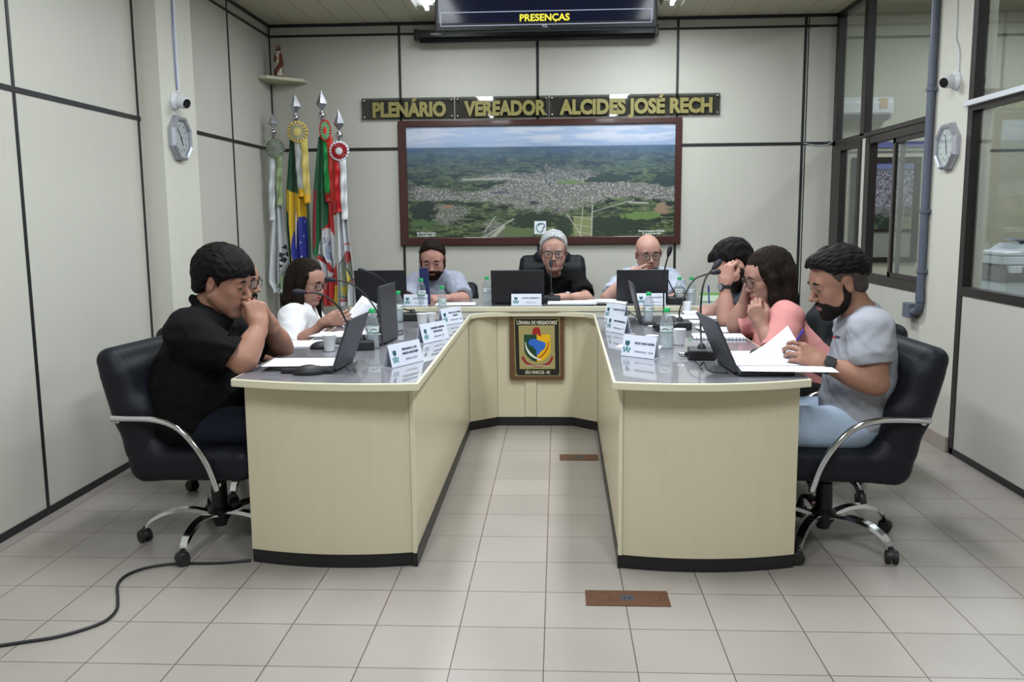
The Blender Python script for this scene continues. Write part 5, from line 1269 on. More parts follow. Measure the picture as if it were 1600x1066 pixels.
def bottle_proto():
    o = empty('water_bottle', (0, 0, 0))
    pr = [(0.0001, 0.004), (0.018, 0.001), (0.0275, 0.004), (0.0300, 0.012), (0.0290, 0.030), (0.0270, 0.050), (0.0290, 0.066), (0.0300, 0.075), (0.0300, 0.112), (0.0290, 0.126), (0.0235, 0.146), (0.0150, 0.164), (0.0125, 0.170), (0.0125, 0.176)]
    MB().lathe(pr, n=28).build('bottle_body', M_PET, o, smooth=True)
    MB().lathe([(0.0001, 0.006), (0.0255, 0.006), (0.0280, 0.014), (0.0270, 0.030), (0.0250, 0.050), (0.0270, 0.066), (0.0280, 0.078), (0.0280, 0.10), (0.0001, 0.10)], n=24).build('water', M_WATER, o, smooth=True)
    MB().lathe([(0.0001, 0.170), (0.0150, 0.170), (0.0155, 0.172), (0.0150, 0.188), (0.0135, 0.190), (0.0001, 0.190)], n=24).build('cap', M_CAPG, o, auto=35)
    MB().lathe([(0.0306, 0.078), (0.0306, 0.108)], n=28, caps=False).build('bottle_label', M_LABEL, o, smooth=True)
    lb = [c for c in o.children if c.name.startswith('bottle_label')][0]
    MB().lathe([(0.0308, 0.078), (0.0308, 0.0815)], n=28, caps=False).build('label_band', M_LABG, lb, smooth=True)
    k = MB()
    for q in (-1, 0, 1, 2):
        a0 = q*PI/2+0.4
        k.tube([(0.0312*math.cos(a0+t*0.5), 0.0312*math.sin(a0+t*0.5), 0.091+0.006*math.sin(PI*(t+1)/2)) for t in np.linspace(-1, 1, 9)], 0.0016, 6)
    k.build('label_mark', M_INK, lb, smooth=True)
    return o
BP = bottle_proto()
BOT = [((583, 545), TOP, 'water bottle with green cap beside the nearest laptop on the left wing', 1.0), ((623, 503), TOP, 'water bottle with green cap beside the tall laptop on the left wing', 0.97),
       ((659, 488), HEAD_TOP, 'water bottle with green cap before the bearded man with folded hands', 0.95), ((691, 491), TOP, 'water bottle with green cap behind the farthest name plate on the left wing', 0.95),
       ((761, 474), HEAD_TOP, 'water bottle with green cap left of the centre laptop', 0.95), ((1041, 545), TOP, 'water bottle with green cap behind the nearest name plate on the right wing', 1.0),
       ((1013, 507), TOP, 'water bottle with green cap beside the edge-on laptop on the right wing', 0.97), ((1061, 475), HEAD_TOP, 'left of the two water bottles on the right end of the head desk', 0.93),
       ((1080, 475), HEAD_TOP, 'right of the two water bottles on the right end of the head desk', 0.93)]
for i, ((x, y), z, lab, sc_) in enumerate(BOT):
    p = on_z(x, y, z); 
    if z == HEAD_TOP and p[1] < 5.50: p[1] = 5.50; p = on_y(x, y, 5.52); 
    b = BP if i == 0 else copy_tree(BP); b.location = (p[0], max(p[1], 5.50) if z == HEAD_TOP else p[1], z+0.0005); b.scale = (sc_*0.95, sc_*0.95, sc_*0.95); b.rotation_euler = (0, 0, i*0.8)
    tag(b, lab, 'bottle', 'water bottles on the desks')
# plastic cups
M_CUP = mat('cup_white', srgb(214, 216, 220), rough=0.45)
def cup_proto():
    o = MB().lathe([(0.0001, 0.0), (0.020, 0.0), (0.0225, 0.002), (0.030, 0.070), (0.0312, 0.072), (0.0300, 0.073), (0.0285, 0.071), (0.0212, 0.004), (0.0001, 0.003)], n=28).build('plastic_cup', M_CUP, auto=35)
    return o
CP = cup_proto()
for i, (x, y, z, s_, lab) in enumerate([(660, 511, TOP, 1.0, 'white plastic cup in front of the blue upright folder, on the left wing'), (674, 509, TOP, 0.95, 'white plastic cup beside the farthest name plate on the left wing'),
        (1061, 539, TOP, 1.0, 'white plastic cup right of the nearest bottle on the right wing'), (1019, 548, TOP, 0.92, 'white plastic cup behind the nearest name plate on the right wing'),
        (1070, 486, TOP, 0.9, 'white plastic cup at the far end of the right wing'), (515, 549, TOP, 1.0, 'white plastic cup behind the nearest laptop on the left wing')]):
    p = on_z(x, y, z); c = CP if i == 0 else CP.copy()
    if i: COL.objects.link(c)
    c.location = (p[0], min(p[1], 5.40), z+0.0005); c.scale = (s_,)*3; tag(c, lab, 'cup', 'white plastic cups on the desks')

# name plates
M_ACRY = mat('plate_card', srgb(208, 214, 228), rough=0.25, coat=0.4)
M_TEAL = mat('crest_teal', srgb(70, 128, 132), rough=0.4); M_TEALD = mat('crest_dark', srgb(40, 84, 100), rough=0.4); M_GREYTXT = mat('print_grey', srgb(112, 118, 140), rough=0.5); M_DKTXT = mat('print_dark', srgb(48, 52, 76), rough=0.5)
def name_plate(p, yaw, z, lines, label, w=0.205, h=0.090):
    o = empty('name_plate', (p[0], p[1], z), yaw, label, 'name plate', 'name plates on the desks')
    # a folded acrylic holder: leaning front, back leg, small foot lip
    t = R(14); Rm = rotx(-t)
    Fp = MB().box((-w/2, -0.001, 0.0), (w/2, 0.001, h)); Fp.xform(T4(Rm, (0, 0, 0.0015))); Fp.build('card', M_ACRY, o)
    Bk = MB().box((-w/2, -0.001, 0.0), (w/2, 0.001, h)); Bk.xform(T4(rotx(t), (0, 2*h*math.sin(t)+0.001, 0.0015))); Bk.build('rear_leg', M_ACRY, o)
    for e_ in (-w/2+0.001, w/2-0.001): MB().box((e_-0.003, 0.0, 0.0002), (e_+0.003, 2*h*math.sin(t)+0.02, 0.0030)).build('foot_strip', mat('strip_pink', srgb(206, 198, 210), rough=0.4), o)
    rt = np.array([1, 0, 0.]); upv = Rm @ np.array([0, 0, 1.]); ot = Rm @ np.array([0, -1., 0]); RR = np.stack([rt, upv, ot], 1)
    at = lambda x, zz, d=0.0016: rt*x+upv*zz+ot*d+np.array([0, 0, 0.0015])
    cr = MB(); cx = -w*0.35
    cr.add([at(cx-0.011, h*0.72), at(cx+0.011, h*0.72), at(cx+0.011, h*0.55), at(cx, h*0.46), at(cx-0.011, h*0.55)], [(0, 1, 2, 3, 4)])
    cr.build('crest_shield', M_TEALD, o)
    cr = MB()
    for a, b in [(-0.014, 0.36), (0.0, 0.40), (0.014, 0.36), (-0.010, 0.24), (0.010, 0.24), (0.0, 0.30)]:
        cr.add([at(cx+a-0.0055, h*b+0.004), at(cx+a+0.0055, h*b+0.004), at(cx+a+0.0045, h*b-0.005), at(cx+a-0.0045, h*b-0.005)], [(0, 1, 2, 3)])
    cr.build('crest_pattern', M_TEAL, o)
    n = len(lines)
    for i, (s_, big) in enumerate(lines):
        zz = h*(0.70 if n == 3 else 0.64)-i*h*(0.19 if i < 2 and n == 3 else 0.22)
        if i == n-1: zz = h*0.25
        text('lettering', s_, 0.0125 if big else 0.010, M_DKTXT if big else M_GREYTXT, o, at(0.028, zz), RR, bold=0.0003 if big else 0, width=min(w*0.60, len(s_)*0.0066))
    return o
def plate_between(l, r, z, lines, label, **k):
    a = on_z(*l, z); b = on_z(*r, z); d = b-a; c = (a+b)/2; w = min(0.225, max(0.165, np.linalg.norm(d[:2])))
    return name_plate(c, math.atan2(d[1], d[0]), z, lines, label, w=w, **k)
plate_between((613, 576), (662, 564), TOP, [('FERNANDO R. SUS', 1), ('GARCIA MALFRAIRE', 1), ('LÍDER DO PDT', 0)], 'white name plate nearest the corner of the left wing')
plate_between((662, 538), (702, 529), TOP, [('LEONARDO ZANETTIN', 1), ('MARTIN SILVA', 1), ('VEREADOR - PP', 0)], 'white name plate in the middle of the left wing')
plate_between((693, 509), (724, 504), TOP, [('PAULA G. DE O. MORAES', 1), ('PEDRON', 1), ('VEREADORA - PSB', 0)], 'white name plate at the far end of the left wing')
plate_between((971, 556), (1021, 562), TOP, [('DELCIO TINHO NODÉRA', 1), ('VEREADOR - MDB', 0)], 'white name plate nearest the corner of the right wing')
plate_between((946, 517), (975, 523), TOP, [('MARCIA SPIANDORELLO', 1), ('VEREADORA - PP', 0)], 'white name plate in the middle of the right wing, touching the farther one in view')
plate_between((944, 498), (974, 502), TOP, [('VOLMIR BORTOLUZZI', 1), ('VEREADOR', 0)], 'white name plate at the far end of the right wing')
for (x0_, x1_, s_, lab) in [(799, 846, 'ANTONIO LUIZ BERGAMO FO.', 'white name plate in the centre of the head desk before the black laptop'), (995, 1040, 'GILMAR ROBERTO', 'white name plate on the right half of the head desk'), (631, 668, 'JONATAN MARIANI', 'white name plate on the left half of the head desk beside the blue folder')]:
    a = on_y(x0_, 477, 5.50); b = on_y(x1_, 477, 5.50)
    name_plate(((a[0]+b[0])/2, 5.495, 0), 0.0, HEAD_TOP, [(s_, 1), ('PRESIDENTE' if x0_ == 799 else 'SECRETÁRIO', 0)], lab, w=b[0]-a[0], h=0.074)

# microphones
M_MICR = mat('mic_ring_red', srgb(120, 24, 40), rough=0.3); M_FOAM = mat('mic_head', (0.012, 0.012, 0.02), rough=0.8)
M_SILV = mat('connector_silver', (0.6, 0.6, 0.62), rough=0.2, metal=1.0)
def microphone(base, pts, z, label, box=True, yaw=0.0, ring=False):
    """base: point on the desk; pts: neck points ending at the tip"""
    b = np.array([base[0], base[1], z]); o = empty('gooseneck_microphone', b, 0, label, 'microphone', 'gooseneck microphones')
    Rm = rotz(yaw)
    m = MB().obox((0, 0, 0.021), (0.055, 0.065, 0.0205), Rm, 0, 0.006); m.build('base', M_BPLAST, o)
    MB().lathe([(0.0001, 0.040), (0.018, 0.040), (0.016, 0.052), (0.009, 0.062), (0.0001, 0.062)], n=18).build('neck_socket', M_BPLAST, o, auto=40)
    P = [np.array([0, 0, 0.055])]+[np.array(p)-b for p in pts]; P = catmull(P, 8)
    tip = P[-1]; d = nrm(P[-1]-P[-3])
    MB().tube(P, 0.0042, 8).build('gooseneck', M_BPLAST, o, smooth=True)
    mm = MB().tube([tip-d*0.004, tip+d*0.006, tip+d*0.020, tip+d*0.040, tip+d*0.052, tip+d*0.057], [0.0055, 0.009, 0.0125, 0.0135, 0.010, 0.003], 12); mm.build('mic_head', M_FOAM, o, smooth=True)
    if ring: MB().tube([tip-d*0.010, tip-d*0.002], 0.0072, 12).build('light_ring', M_MICR, o, smooth=True)
    t = MB().tube([Rm @ np.array([-0.055, -0.02, 0.02]), Rm @ np.array([-0.095, -0.02, 0.02])], 0.009, 10); t.build('connector', M_SILV, o, smooth=True)
    return o
Y = on_y
microphone(on_z(566, 545, TOP), [Y(556, 530, 3.86), Y(545, 510, 3.82), Y(527, 478, 3.76), Y(502, 460, 3.72), Y(478, 457, 3.70)], TOP, 'gooseneck microphone with reddish ring bending towards the woman in white', ring=True, yaw=0.2)
microphone(on_z(603, 520, TOP), [Y(596, 500, 4.48), Y(585, 480, 4.46), Y(568, 458, 4.43), Y(545, 442, 4.40), Y(525, 438, 4.38)], TOP, 'gooseneck microphone curving over the tall laptop on the left wing', yaw=0.1)
microphone(on_z(645, 500, TOP), [Y(630, 482, 5.12), Y(617, 462, 5.10), Y(600, 440, 5.06), Y(585, 429, 5.03), Y(573, 425, 5.0)], TOP, 'gooseneck microphone reaching over the left end of the head desk')
microphone(on_y(862, 476, 5.72), [Y(862, 462, 5.72), Y(861, 440, 5.74), Y(861, 425, 5.76), Y(861, 417, 5.78)], HEAD_TOP, 'gooseneck microphone upright before the white-haired man')
microphone(on_z(1040, 516, TOP), [Y(1037, 500, 4.66), Y(1037, 470, 4.66), Y(1037, 440, 4.66), Y(1039, 420, 4.64), Y(1044, 400, 4.62)], TOP, 'tall gooseneck microphone standing upright near the bald man')
microphone(on_y(1056, 470, 5.62), [Y(1050, 450, 5.62), Y(1043, 436, 5.66), Y(1034, 427, 5.70), Y(1029, 423, 5.74)], HEAD_TOP, 'gooseneck microphone with reddish ring before the bald man', ring=True)
microphone(on_z(1062, 514, TOP), [Y(1062, 485, 4.60), Y(1073, 455, 4.62), Y(1085, 437, 4.64), Y(1100, 430, 4.66), Y(1112, 427, 4.68)], TOP, 'gooseneck microphone curving towards the man resting his head')
microphone(on_z(1096, 560, TOP), [Y(1095, 520, 3.78), Y(1095, 480, 3.78), Y(1098, 450, 3.78), Y(1104, 432, 3.80), Y(1114, 420, 3.82)], TOP, 'tall gooseneck microphone on a black base beside the nearest right laptop', yaw=-0.1)

# paper
M_PAPER = mat('paper_white', srgb(226, 229, 238), rough=0.7)
M_PRINT = mat('paper_print', srgb(150, 154, 170), rough=0.7)
def sheet(c, yaw, w, h, label, z, n=1, curl=0.0, lines=True, tilt=None, thick=0.0006, seed=0, name='paper_sheet', cat='paper', group='loose papers on the desks'):
    o = empty(name, (c[0], c[1], z), yaw, label, cat, group) if lines else None
    mb = MB(); r = random.Random(seed); T_ = T4(tilt) if tilt is not None else np.eye(4)
    k = 12
    for s_ in range(n):
        a = r.uniform(-0.05, 0.05) if n > 1 else 0; dx, dy = (r.uniform(-0.006, 0.006), r.uniform(-0.006, 0.006)) if n > 1 else (0, 0)
        vs = []
        for i in range(k+1):
            for j in (0, 1):
                x = -w/2+w*i/k; y = -h/2+h*j; zz = thick*s_*1.6+0.0008+curl*((2*i/k-1)**2 if curl > 0 else 0)+(-curl*math.sin(PI*i/k) if curl < 0 else 0)
                vs.append((x*math.cos(a)-y*math.sin(a)+dx, x*math.sin(a)+y*math.cos(a)+dy, zz))
        nb = len(vs); vs += [(x, y, zz+thick) for x, y, zz in vs]
        fs = [(2*i, 2*i+1, 2*i+3, 2*i+2) for i in range(k)]+[(nb+2*i, nb+2*i+2, nb+2*i+3, nb+2*i+1) for i in range(k)]
        fs += [(2*i, 2*i+2, nb+2*i+2, nb+2*i) for i in range(k)]+[(2*i+1, nb+2*i+1, nb+2*i+3, 2*i+3) for i in range(k)]+[(0, nb, nb+1, 1), (2*k, 2*k+1, nb+2*k+1, nb+2*k)]
        mb.add(vs, fs)
    mb.xform(T_)
    if not lines:
        ob = mb.build(name, M_PAPER, None, smooth=False); ob.location = (c[0], c[1], z); ob.rotation_euler = (0, 0, yaw); return tag(ob, label, cat, group)
    mb.build('sheet', M_PAPER, o)
    ln = MB(); top = thick*(n-1)*1.6+0.0008+thick+0.0003
    rows = 9
    for i in range(rows):
        xw = w*(0.36 if i != 4 else 0.2); y = h*0.36-i*h*0.078
        # follows the curl of the page
        vs = []; m_ = 8
        for q in range(m_+1):
            x = -xw+2*xw*q/m_; u = (x+w/2)/w
            zz = top+(curl*((2*u-1)**2) if curl > 0 else (-curl*math.sin(PI*u)))
            vs += [(x, y, zz), (x, y-h*0.012, zz)]
        ln.add(vs, [(2*q, 2*q+1, 2*q+3, 2*q+2) for q in range(m_)])
    ln.xform(T_); ln.build('printed_lines', M_PRINT, o)
    return o
def pz(x, y, z=TOP): return on_z(x, y, z)
sheet(pz(478, 566, TOP+0.02), 0.05, 0.30, 0.20, 'white printed sheet on the keyboard of the nearest left laptop', TOP+0.0195, seed=1)
sheet(pz(505, 537), 0.2, 0.30, 0.21, 'stack of white papers before the bald man with the moustache, under the mouse', TOP, n=4, seed=2)
sheet(pz(560, 522), 0.1, 0.26, 0.20, 'white papers behind the nearest left laptop', TOP, n=3, seed=3)
sheet(pz(530, 524), -0.1, 0.24, 0.18, 'folder of papers before the woman in white', TOP, n=5, seed=4)
a = on_y(893, 474, 5.60); sheet((a[0], 5.60), 0.04, 0.29, 0.21, 'stack of white papers before the white-haired man', HEAD_TOP, n=14, seed=5)
a = on_y(943, 472, 5.62); sheet((a[0], 5.63), -0.2, 0.29, 0.21, 'open white booklet between the white-haired man and the bald man', HEAD_TOP, n=8, seed=6, curl=-0.012)
a = on_y(712, 474, 5.60); sheet((a[0], 5.62), 0.1, 0.25, 0.19, 'white papers before the bearded man in grey at the head desk', HEAD_TOP, n=3, seed=7)
sheet((0.84, 3.285), -0.07, 0.34, 0.19, 'printed sheet hanging over the right front corner of the right wing', TOP+0.0205, seed=8)
sheet((0.80, 3.42), 0.05, 0.31, 0.20, 'printed sheets under the turned page on the right wing', TOP+0.0225, n=3, seed=9)
sheet(pz(1140, 516), 0.15, 0.30, 0.21, 'loose papers before the woman in pink', TOP, n=3, seed=12, curl=0.006)
sheet(pz(1085, 496), -0.1, 0.30, 0.20, 'white papers before the man resting his head', TOP, n=4, seed=13)
sheet(pz(1000, 542), -0.25, 0.20, 0.10, 'small white slip behind the nearest name plate on the right wing', TOP, seed=14)
# spiral notebooks
def notebook(c, yaw, label, z=TOP, w=0.21, h=0.15, cover=None, th=0.012):
    o = empty('spiral_notebook', (c[0], c[1], z), yaw, label, 'notebook', 'spiral notebooks on the right wing')
    MB().box((-w/2, -h/2, 0.001), (w/2, h/2, th), bevel=0.0015).build('pages', M_PAPER, o)
    MB().box((-w/2-0.002, -h/2-0.002, 0.0004), (w/2+0.002, h/2+0.002, 0.0022)).build('cover', cover or M_KEY, o)
    for k in range(14):
        x = -w/2+0.012+k*(w-0.024)/13
        MB().tube([(x, -h/2+0.004+0.008*math.cos(a)-0.004, th*0.5+0.009*math.sin(a)) for a in np.linspace(0.2, 2*PI-0.2, 10)], 0.0011, 5).build('spiral_ring', M_KEY, o, smooth=True)
    return o
notebook(pz(1100, 491), -0.04, 'white spiral notebook before the man resting his head', w=0.24, h=0.17)
notebook(pz(1122, 528), -0.06, 'black-covered spiral notebook behind the nearest right laptop', w=0.24, h=0.15)
notebook((0.79, 3.68), -0.02, 'spiral notebook under the papers of the man with the pen', w=0.22, h=0.15)
sheet(pz(1100, 503), 0.03, 0.29, 0.12, 'teal edged folder lying before the man resting his head', TOP, n=2, seed=16)
# green booklet and upright pen at the right end of the head desk
gb = on_y(1118, 472, 5.70); o = empty('green_booklet', (gb[0]+0.02, 5.72, HEAD_TOP), 0, 'green and white booklet standing at the right end of the head desk', 'booklet')
b = MB().obox((0, 0, 0.030), (0.12, 0.003, 0.030), rotx(R(-25))); b.build('cover', mat('booklet_green', srgb(104, 150, 74), rough=0.4), o)
MB().obox((-0.03, -0.006, 0.022), (0.09, 0.001, 0.020), rotx(R(-25))).build('cover_panel', mat('booklet_pale', srgb(180, 200, 176), rough=0.4), o)
# navy upright folder before the bearded man
nf = on_y(664, 476, 5.56); b = MB().box((-0.034, -0.012, 0.0), (0.022, 0.012, 0.235), rot=roty(R(-3)), bevel=0.003)
ob = b.build('upright_folder', mat('navy_cover', srgb(26, 38, 82), rough=0.45)); ob.location = (nf[0]+0.006, 5.575, HEAD_TOP+0.002); tag(ob, 'narrow navy blue folder standing upright before the bearded man', 'folder')
# mice
def mouse(c, yaw, label, z=TOP, s=1.0):
    S = Solid(); S.ell((0, 0, 0.004), (0.031*s, 0.054*s, 0.030*s), None, 0); S.fn((0, 0, 0), 0.2, lambda P: P[..., 2]-0.001, op='-')
    W, Q = net(S, 0.003); o = link('computer_mouse', mesh_np('computer_mouse', W, Q), M_BPLAST, None, True); o.location = (c[0], c[1], z+0.0005); o.rotation_euler = (0, 0, yaw); tag(o, label, 'mouse')
    MB().tube([(0, 0.030*s, 0.0275*s), (0, 0.040*s, 0.0235*s)], 0.003, 8).build('scroll_wheel', M_KEY, o)
    return o
mouse(pz(483, 585), -1.35, 'black computer mouse beside the nearest left laptop', s=1.1)
mouse(pz(503, 545), -1.3, 'black computer mouse beside the papers behind the nearest left laptop', s=1.0)
mouse((0.83, 3.60), 1.2, 'black computer mouse on the notebook of the right wing', z=TOP+0.016)
cable('earphone_cable', [pz(533, 578), pz(540, 574), pz(546, 580), pz(552, 577), pz(556, 583)], 0.0022, mat('cable_black', (0, 0, 0)), 'small coiled black cable beside the hinge of the nearest left laptop')
cable('laptop_cable', [(0.625, 3.30, TOP+0.004), pz(1135, 583, TOP+0.003), pz(1115, 581, TOP+0.003), pz(1104, 575, TOP+0.003), pz(1100, 566, TOP+0.003), pz(1093, 572, TOP+0.003), pz(1097, 577, TOP+0.003), pz(1088, 566, TOP+0.003), pz(1075, 558, TOP+0.003), pz(1062, 555, TOP+0.003), pz(1070, 551, TOP+0.006)], 0.0024, MATS['cable_black'], 'looped black cable beside the microphone base on the right wing')
cable('desk_cable', [pz(618, 520, TOP+0.003), pz(628, 516, TOP+0.003), pz(627, 522, TOP+0.003), pz(616, 523, TOP+0.003)], 0.0022, MATS['cable_black'], 'looped black cable beside the tall laptop on the left wing')
cable('power_cable', [on_z(975, 494, TOP+0.003), on_z(985, 488, TOP+0.003), on_z(978, 485, TOP+0.01), on_z(990, 492, TOP+0.003), on_z(998, 496, TOP+0.003)], 0.0022, MATS['cable_black'], 'tangled black cable beside the edge-on laptop')
cable('ear_wire', [on_y(660, 378, 6.22), on_y(656, 392, 6.16), on_y(655, 415, 6.0), on_y(657, 445, 5.80), on_y(659, 474, 5.62)], 0.0022, MATS['cable_black'], 'thin black wire hanging beside the face of the bearded man')
# ------------------------------------------------------------------ people
def head_frame(yaw, pitch, roll=0.0): return rotz(R(yaw)) @ rotx(-R(pitch)) @ roty(R(roll))
def skin_mat(name, col, rough=0.52): return mat(name, col, rough=rough, spec=0.3, noise=0.10, nscale=22, bump=0.15, bscale=260, sss=0.0)
M_HAIR_DARK = mat('hair_dark', (0.005, 0.004, 0.004), rough=0.6, spec=0.12, noise=0.3, nscale=160, stretch=(1, 1, 0.12), bump=0.8, bscale=170)
M_HAIR_BROWN = mat('hair_brown', (0.012, 0.0075, 0.0055), rough=0.6, spec=0.08, noise=0.35, nscale=150, stretch=(1, 1, 0.1), bump=0.8, bscale=170)
M_HAIR_WHITE = mat('hair_white', (0.33, 0.335, 0.34), rough=0.6, noise=0.45, nscale=110, stretch=(1, 1, 0.3), bump=0.8, bscale=190)
M_HAIR_GREY = mat('hair_grey_stubble', (0.16, 0.14, 0.12), rough=0.6, noise=0.25, nscale=190, bump=0.6, bscale=220)
M_HAIR_FADE = mat('hair_cropped', (0.045, 0.032, 0.026), rough=0.7, noise=0.3, nscale=200, bump=0.4, bscale=260)
M_LIP = mat('lip', (0.30, 0.11, 0.09), rough=0.45)
M_LIPSTICK = mat('lip_rose', (0.40, 0.10, 0.11), rough=0.35)
M_EYE_W = mat('eye_white', (0.30, 0.26, 0.24), rough=0.3)
M_IRIS = mat('eye_iris', (0.03, 0.018, 0.01), rough=0.1)
M_LASH = mat('eyelash', (0.01, 0.008, 0.008), rough=0.6)
M_GLASSF = mat('spectacle_rim_black', (0.012, 0.011, 0.012), rough=0.25)
M_GLASSF_TORT = mat('spectacle_rim_brown', (0.06, 0.02, 0.012), rough=0.25)
M_LENS = mat('spectacle_lens', (0.92, 0.95, 0.98), rough=0.02, alpha=0.07, spec=0.8)
M_SHOE = mat('shoe_black', (0.012, 0.012, 0.013), rough=0.4)

def hand_solid(W, d, n, right=True, curl=(0.35, 0.5, 0.3), thumb=0.4, spread=0.10, s=1.0, curls=None, fwd_thumb=0.0):
    """W wrist, d towards the fingers, n out of the palm"""
    d = nrm(d); n = np.array(n, float); n = nrm(n-d*(n@d)); t = np.cross(d, n)*(1 if right else -1)   # t: thumb side
    S = Solid(); W = np.array(W, float)
    L = lambda a, b, c: W+s*(d*a+t*b+n*c)
    kn = [(0.086, 0.031), (0.091, 0.010), (0.087, -0.011), (0.079, -0.030)]
    S.cap(L(-0.02, 0, 0), L(0.02, 0, 0), 0.026*s, 0.027*s, 0.01)
    for a, b in kn:
        S.cap(L(0.012, b*0.62, 0), L(a, b, 0.0), 0.0175*s, 0.0125*s, 0.014)
    S.ell(L(0.045, 0.0, 0.006), np.array([0.034, 0.042, 0.016])*s, np.stack([t, d, n], 1), 0.012)
    S.ell(L(0.035, 0.026, 0.012), np.array([0.017, 0.032, 0.017])*s, np.stack([t, d, n], 1), 0.012)
    lens = [(0.043, 0.026, 0.020), (0.047, 0.030, 0.021), (0.044, 0.028, 0.021), (0.035, 0.021, 0.018)]
    for i, (a, b) in enumerate(kn):
        cu = curls[i] if curls is not None else curl
        sp = spread*(1.5-i)
        p = L(a, b, 0.0); ang = 0.0; pts = [p]
        for j in range(3):
            ang += cu[j]
            dd = (d*math.cos(sp)+t*math.sin(sp)) if j == 0 or True else d
            dd = nrm(dd)*math.cos(ang)+n*math.sin(ang)
            p = p+s*lens[i][j]*dd; pts.append(p)
        r = [0.0098, 0.0088, 0.0080, 0.0068] if i < 3 else [0.0088, 0.0078, 0.0070, 0.0060]
        F = Solid().chain(pts, [q*s for q in r], 0.003)
        S.merge(F, 0.005)
    a1 = 0.9-thumb*0.5
    t0 = L(0.018, 0.020, 0.006)
    d1 = nrm(d*math.cos(a1)+t*math.sin(a1)+n*(0.25+0.5*thumb)); t1 = t0+s*0.042*d1
    d2 = nrm(d*math.cos(a1*0.55)+t*math.sin(a1*0.55)+n*(0.15+thumb*0.9)-t*thumb*0.5); t2 = t1+s*0.032*d2
    d3 = nrm(d2*0.8+d*0.3-t*thumb*0.9+n*thumb*0.3); t3 = t2+s*0.026*d3
    S.merge(Solid().chain([t0, t1, t2, t3], [0.016*s, 0.0125*s, 0.0105*s, 0.0082*s], 0.006), 0.008)
    return S

def head_solid(c, Rh, s=1.0, fem=False, jaw=1.0, nose=1.0, wide=1.0, eyes_open=True):
    S = Solid(); c = np.array(c, float)
    def L(x, y, z): return c+Rh @ (np.array([x*wide, y, z])*s)
    def E(p, r, k, op='+', rot=None): S.ell(L(*p), np.array(r)*np.array([wide, 1, 1])*s, Rh if rot is None else Rh @ rot, k*s, op)
    E((0, -0.018, 0.034), (0.078, 0.096, 0.086), 0)
    E((0, 0.030, 0.030), (0.066, 0.062, 0.060), 0.03)
    E((0, 0.022, -0.040), (0.060*jaw, 0.062, 0.072), 0.03)
    for q in (-1, 1):
        S.cap(L(q*0.058*jaw, 0.002, -0.048), L(q*0.022*jaw, 0.064, -0.100), 0.017*s, 0.016*s, 0.03*s)
        E((q*0.040, 0.056, -0.022), (0.020, 0.020, 0.020), 0.025)
        E((q*0.034, 0.050, -0.058), (0.020, 0.026, 0.026), 0.025)
        S.ell(L(q*0.0315, 0.104, 0.006), np.array([0.016, 0.020, 0.0125])*s, Rh, 0.014*s, '-')
    E((0, 0.066, -0.102), (0.022*jaw, 0.021, 0.018), 0.018)
    E((0, 0.070, -0.064), (0.030, 0.024, 0.020), 0.018)
    S.cap(L(-0.034, 0.076, 0.0245), L(0.034, 0.076, 0.0245), 0.0135*s if not fem else 0.0115*s, None, 0.016*s)
    S.cap(L(0, 0.084, 0.012), L(0, 0.1085*(0.5+0.5*nose), -0.028), 0.0075*s, 0.0105*s, 0.010*s)
    E((0, 0.104*(0.6+0.4*nose), -0.031), (0.0105, 0.011, 0.009), 0.006)
    for q in (-1, 1):
        E((q*0.0115, 0.095, -0.035), (0.0075, 0.0105, 0.0075), 0.006)
        E((q*0.0315, 0.0765, 0.004), (0.0150, 0.0135, 0.0125), 0.004)           # lid over eyeball
        S.cap(L(q*0.0215, 0.092, -0.0005), L(q*0.042, 0.087, -0.0015), 0.0032*s, None, 0.002*s, '-')
    S.cap(L(-0.020, 0.083, -0.0625), L(0, 0.0915, -0.0595), 0.0048*s, 0.0064*s, 0.006*s)
    S.cap(L(0.020, 0.083, -0.0625), L(0, 0.0915, -0.0595), 0.0048*s, 0.0064*s, 0.006*s)
    S.cap(L(-0.016, 0.084, -0.0735), L(0.016, 0.084, -0.0735), 0.0070*s, None, 0.006*s)
    S.cap(L(-0.020, 0.0935, -0.0668), L(0.020, 0.0935, -0.0668), 0.0030*s, None, 0.003*s, '-')
    er = rotz(0.0)
    for q in (-1, 1):
        rot = rotz(q*-0.32) @ rotx(-0.2)
        S.ell(L(q*0.0805, -0.006, -0.004), np.array([0.0070, 0.0185, 0.0310])*s, Rh @ rot, 0.008*s)
        S.ell(L(q*0.0875, 0.000, 0.000), np.array([0.0050, 0.0100, 0.0160])*s, Rh @ rot, 0.003*s, '-')
    return S

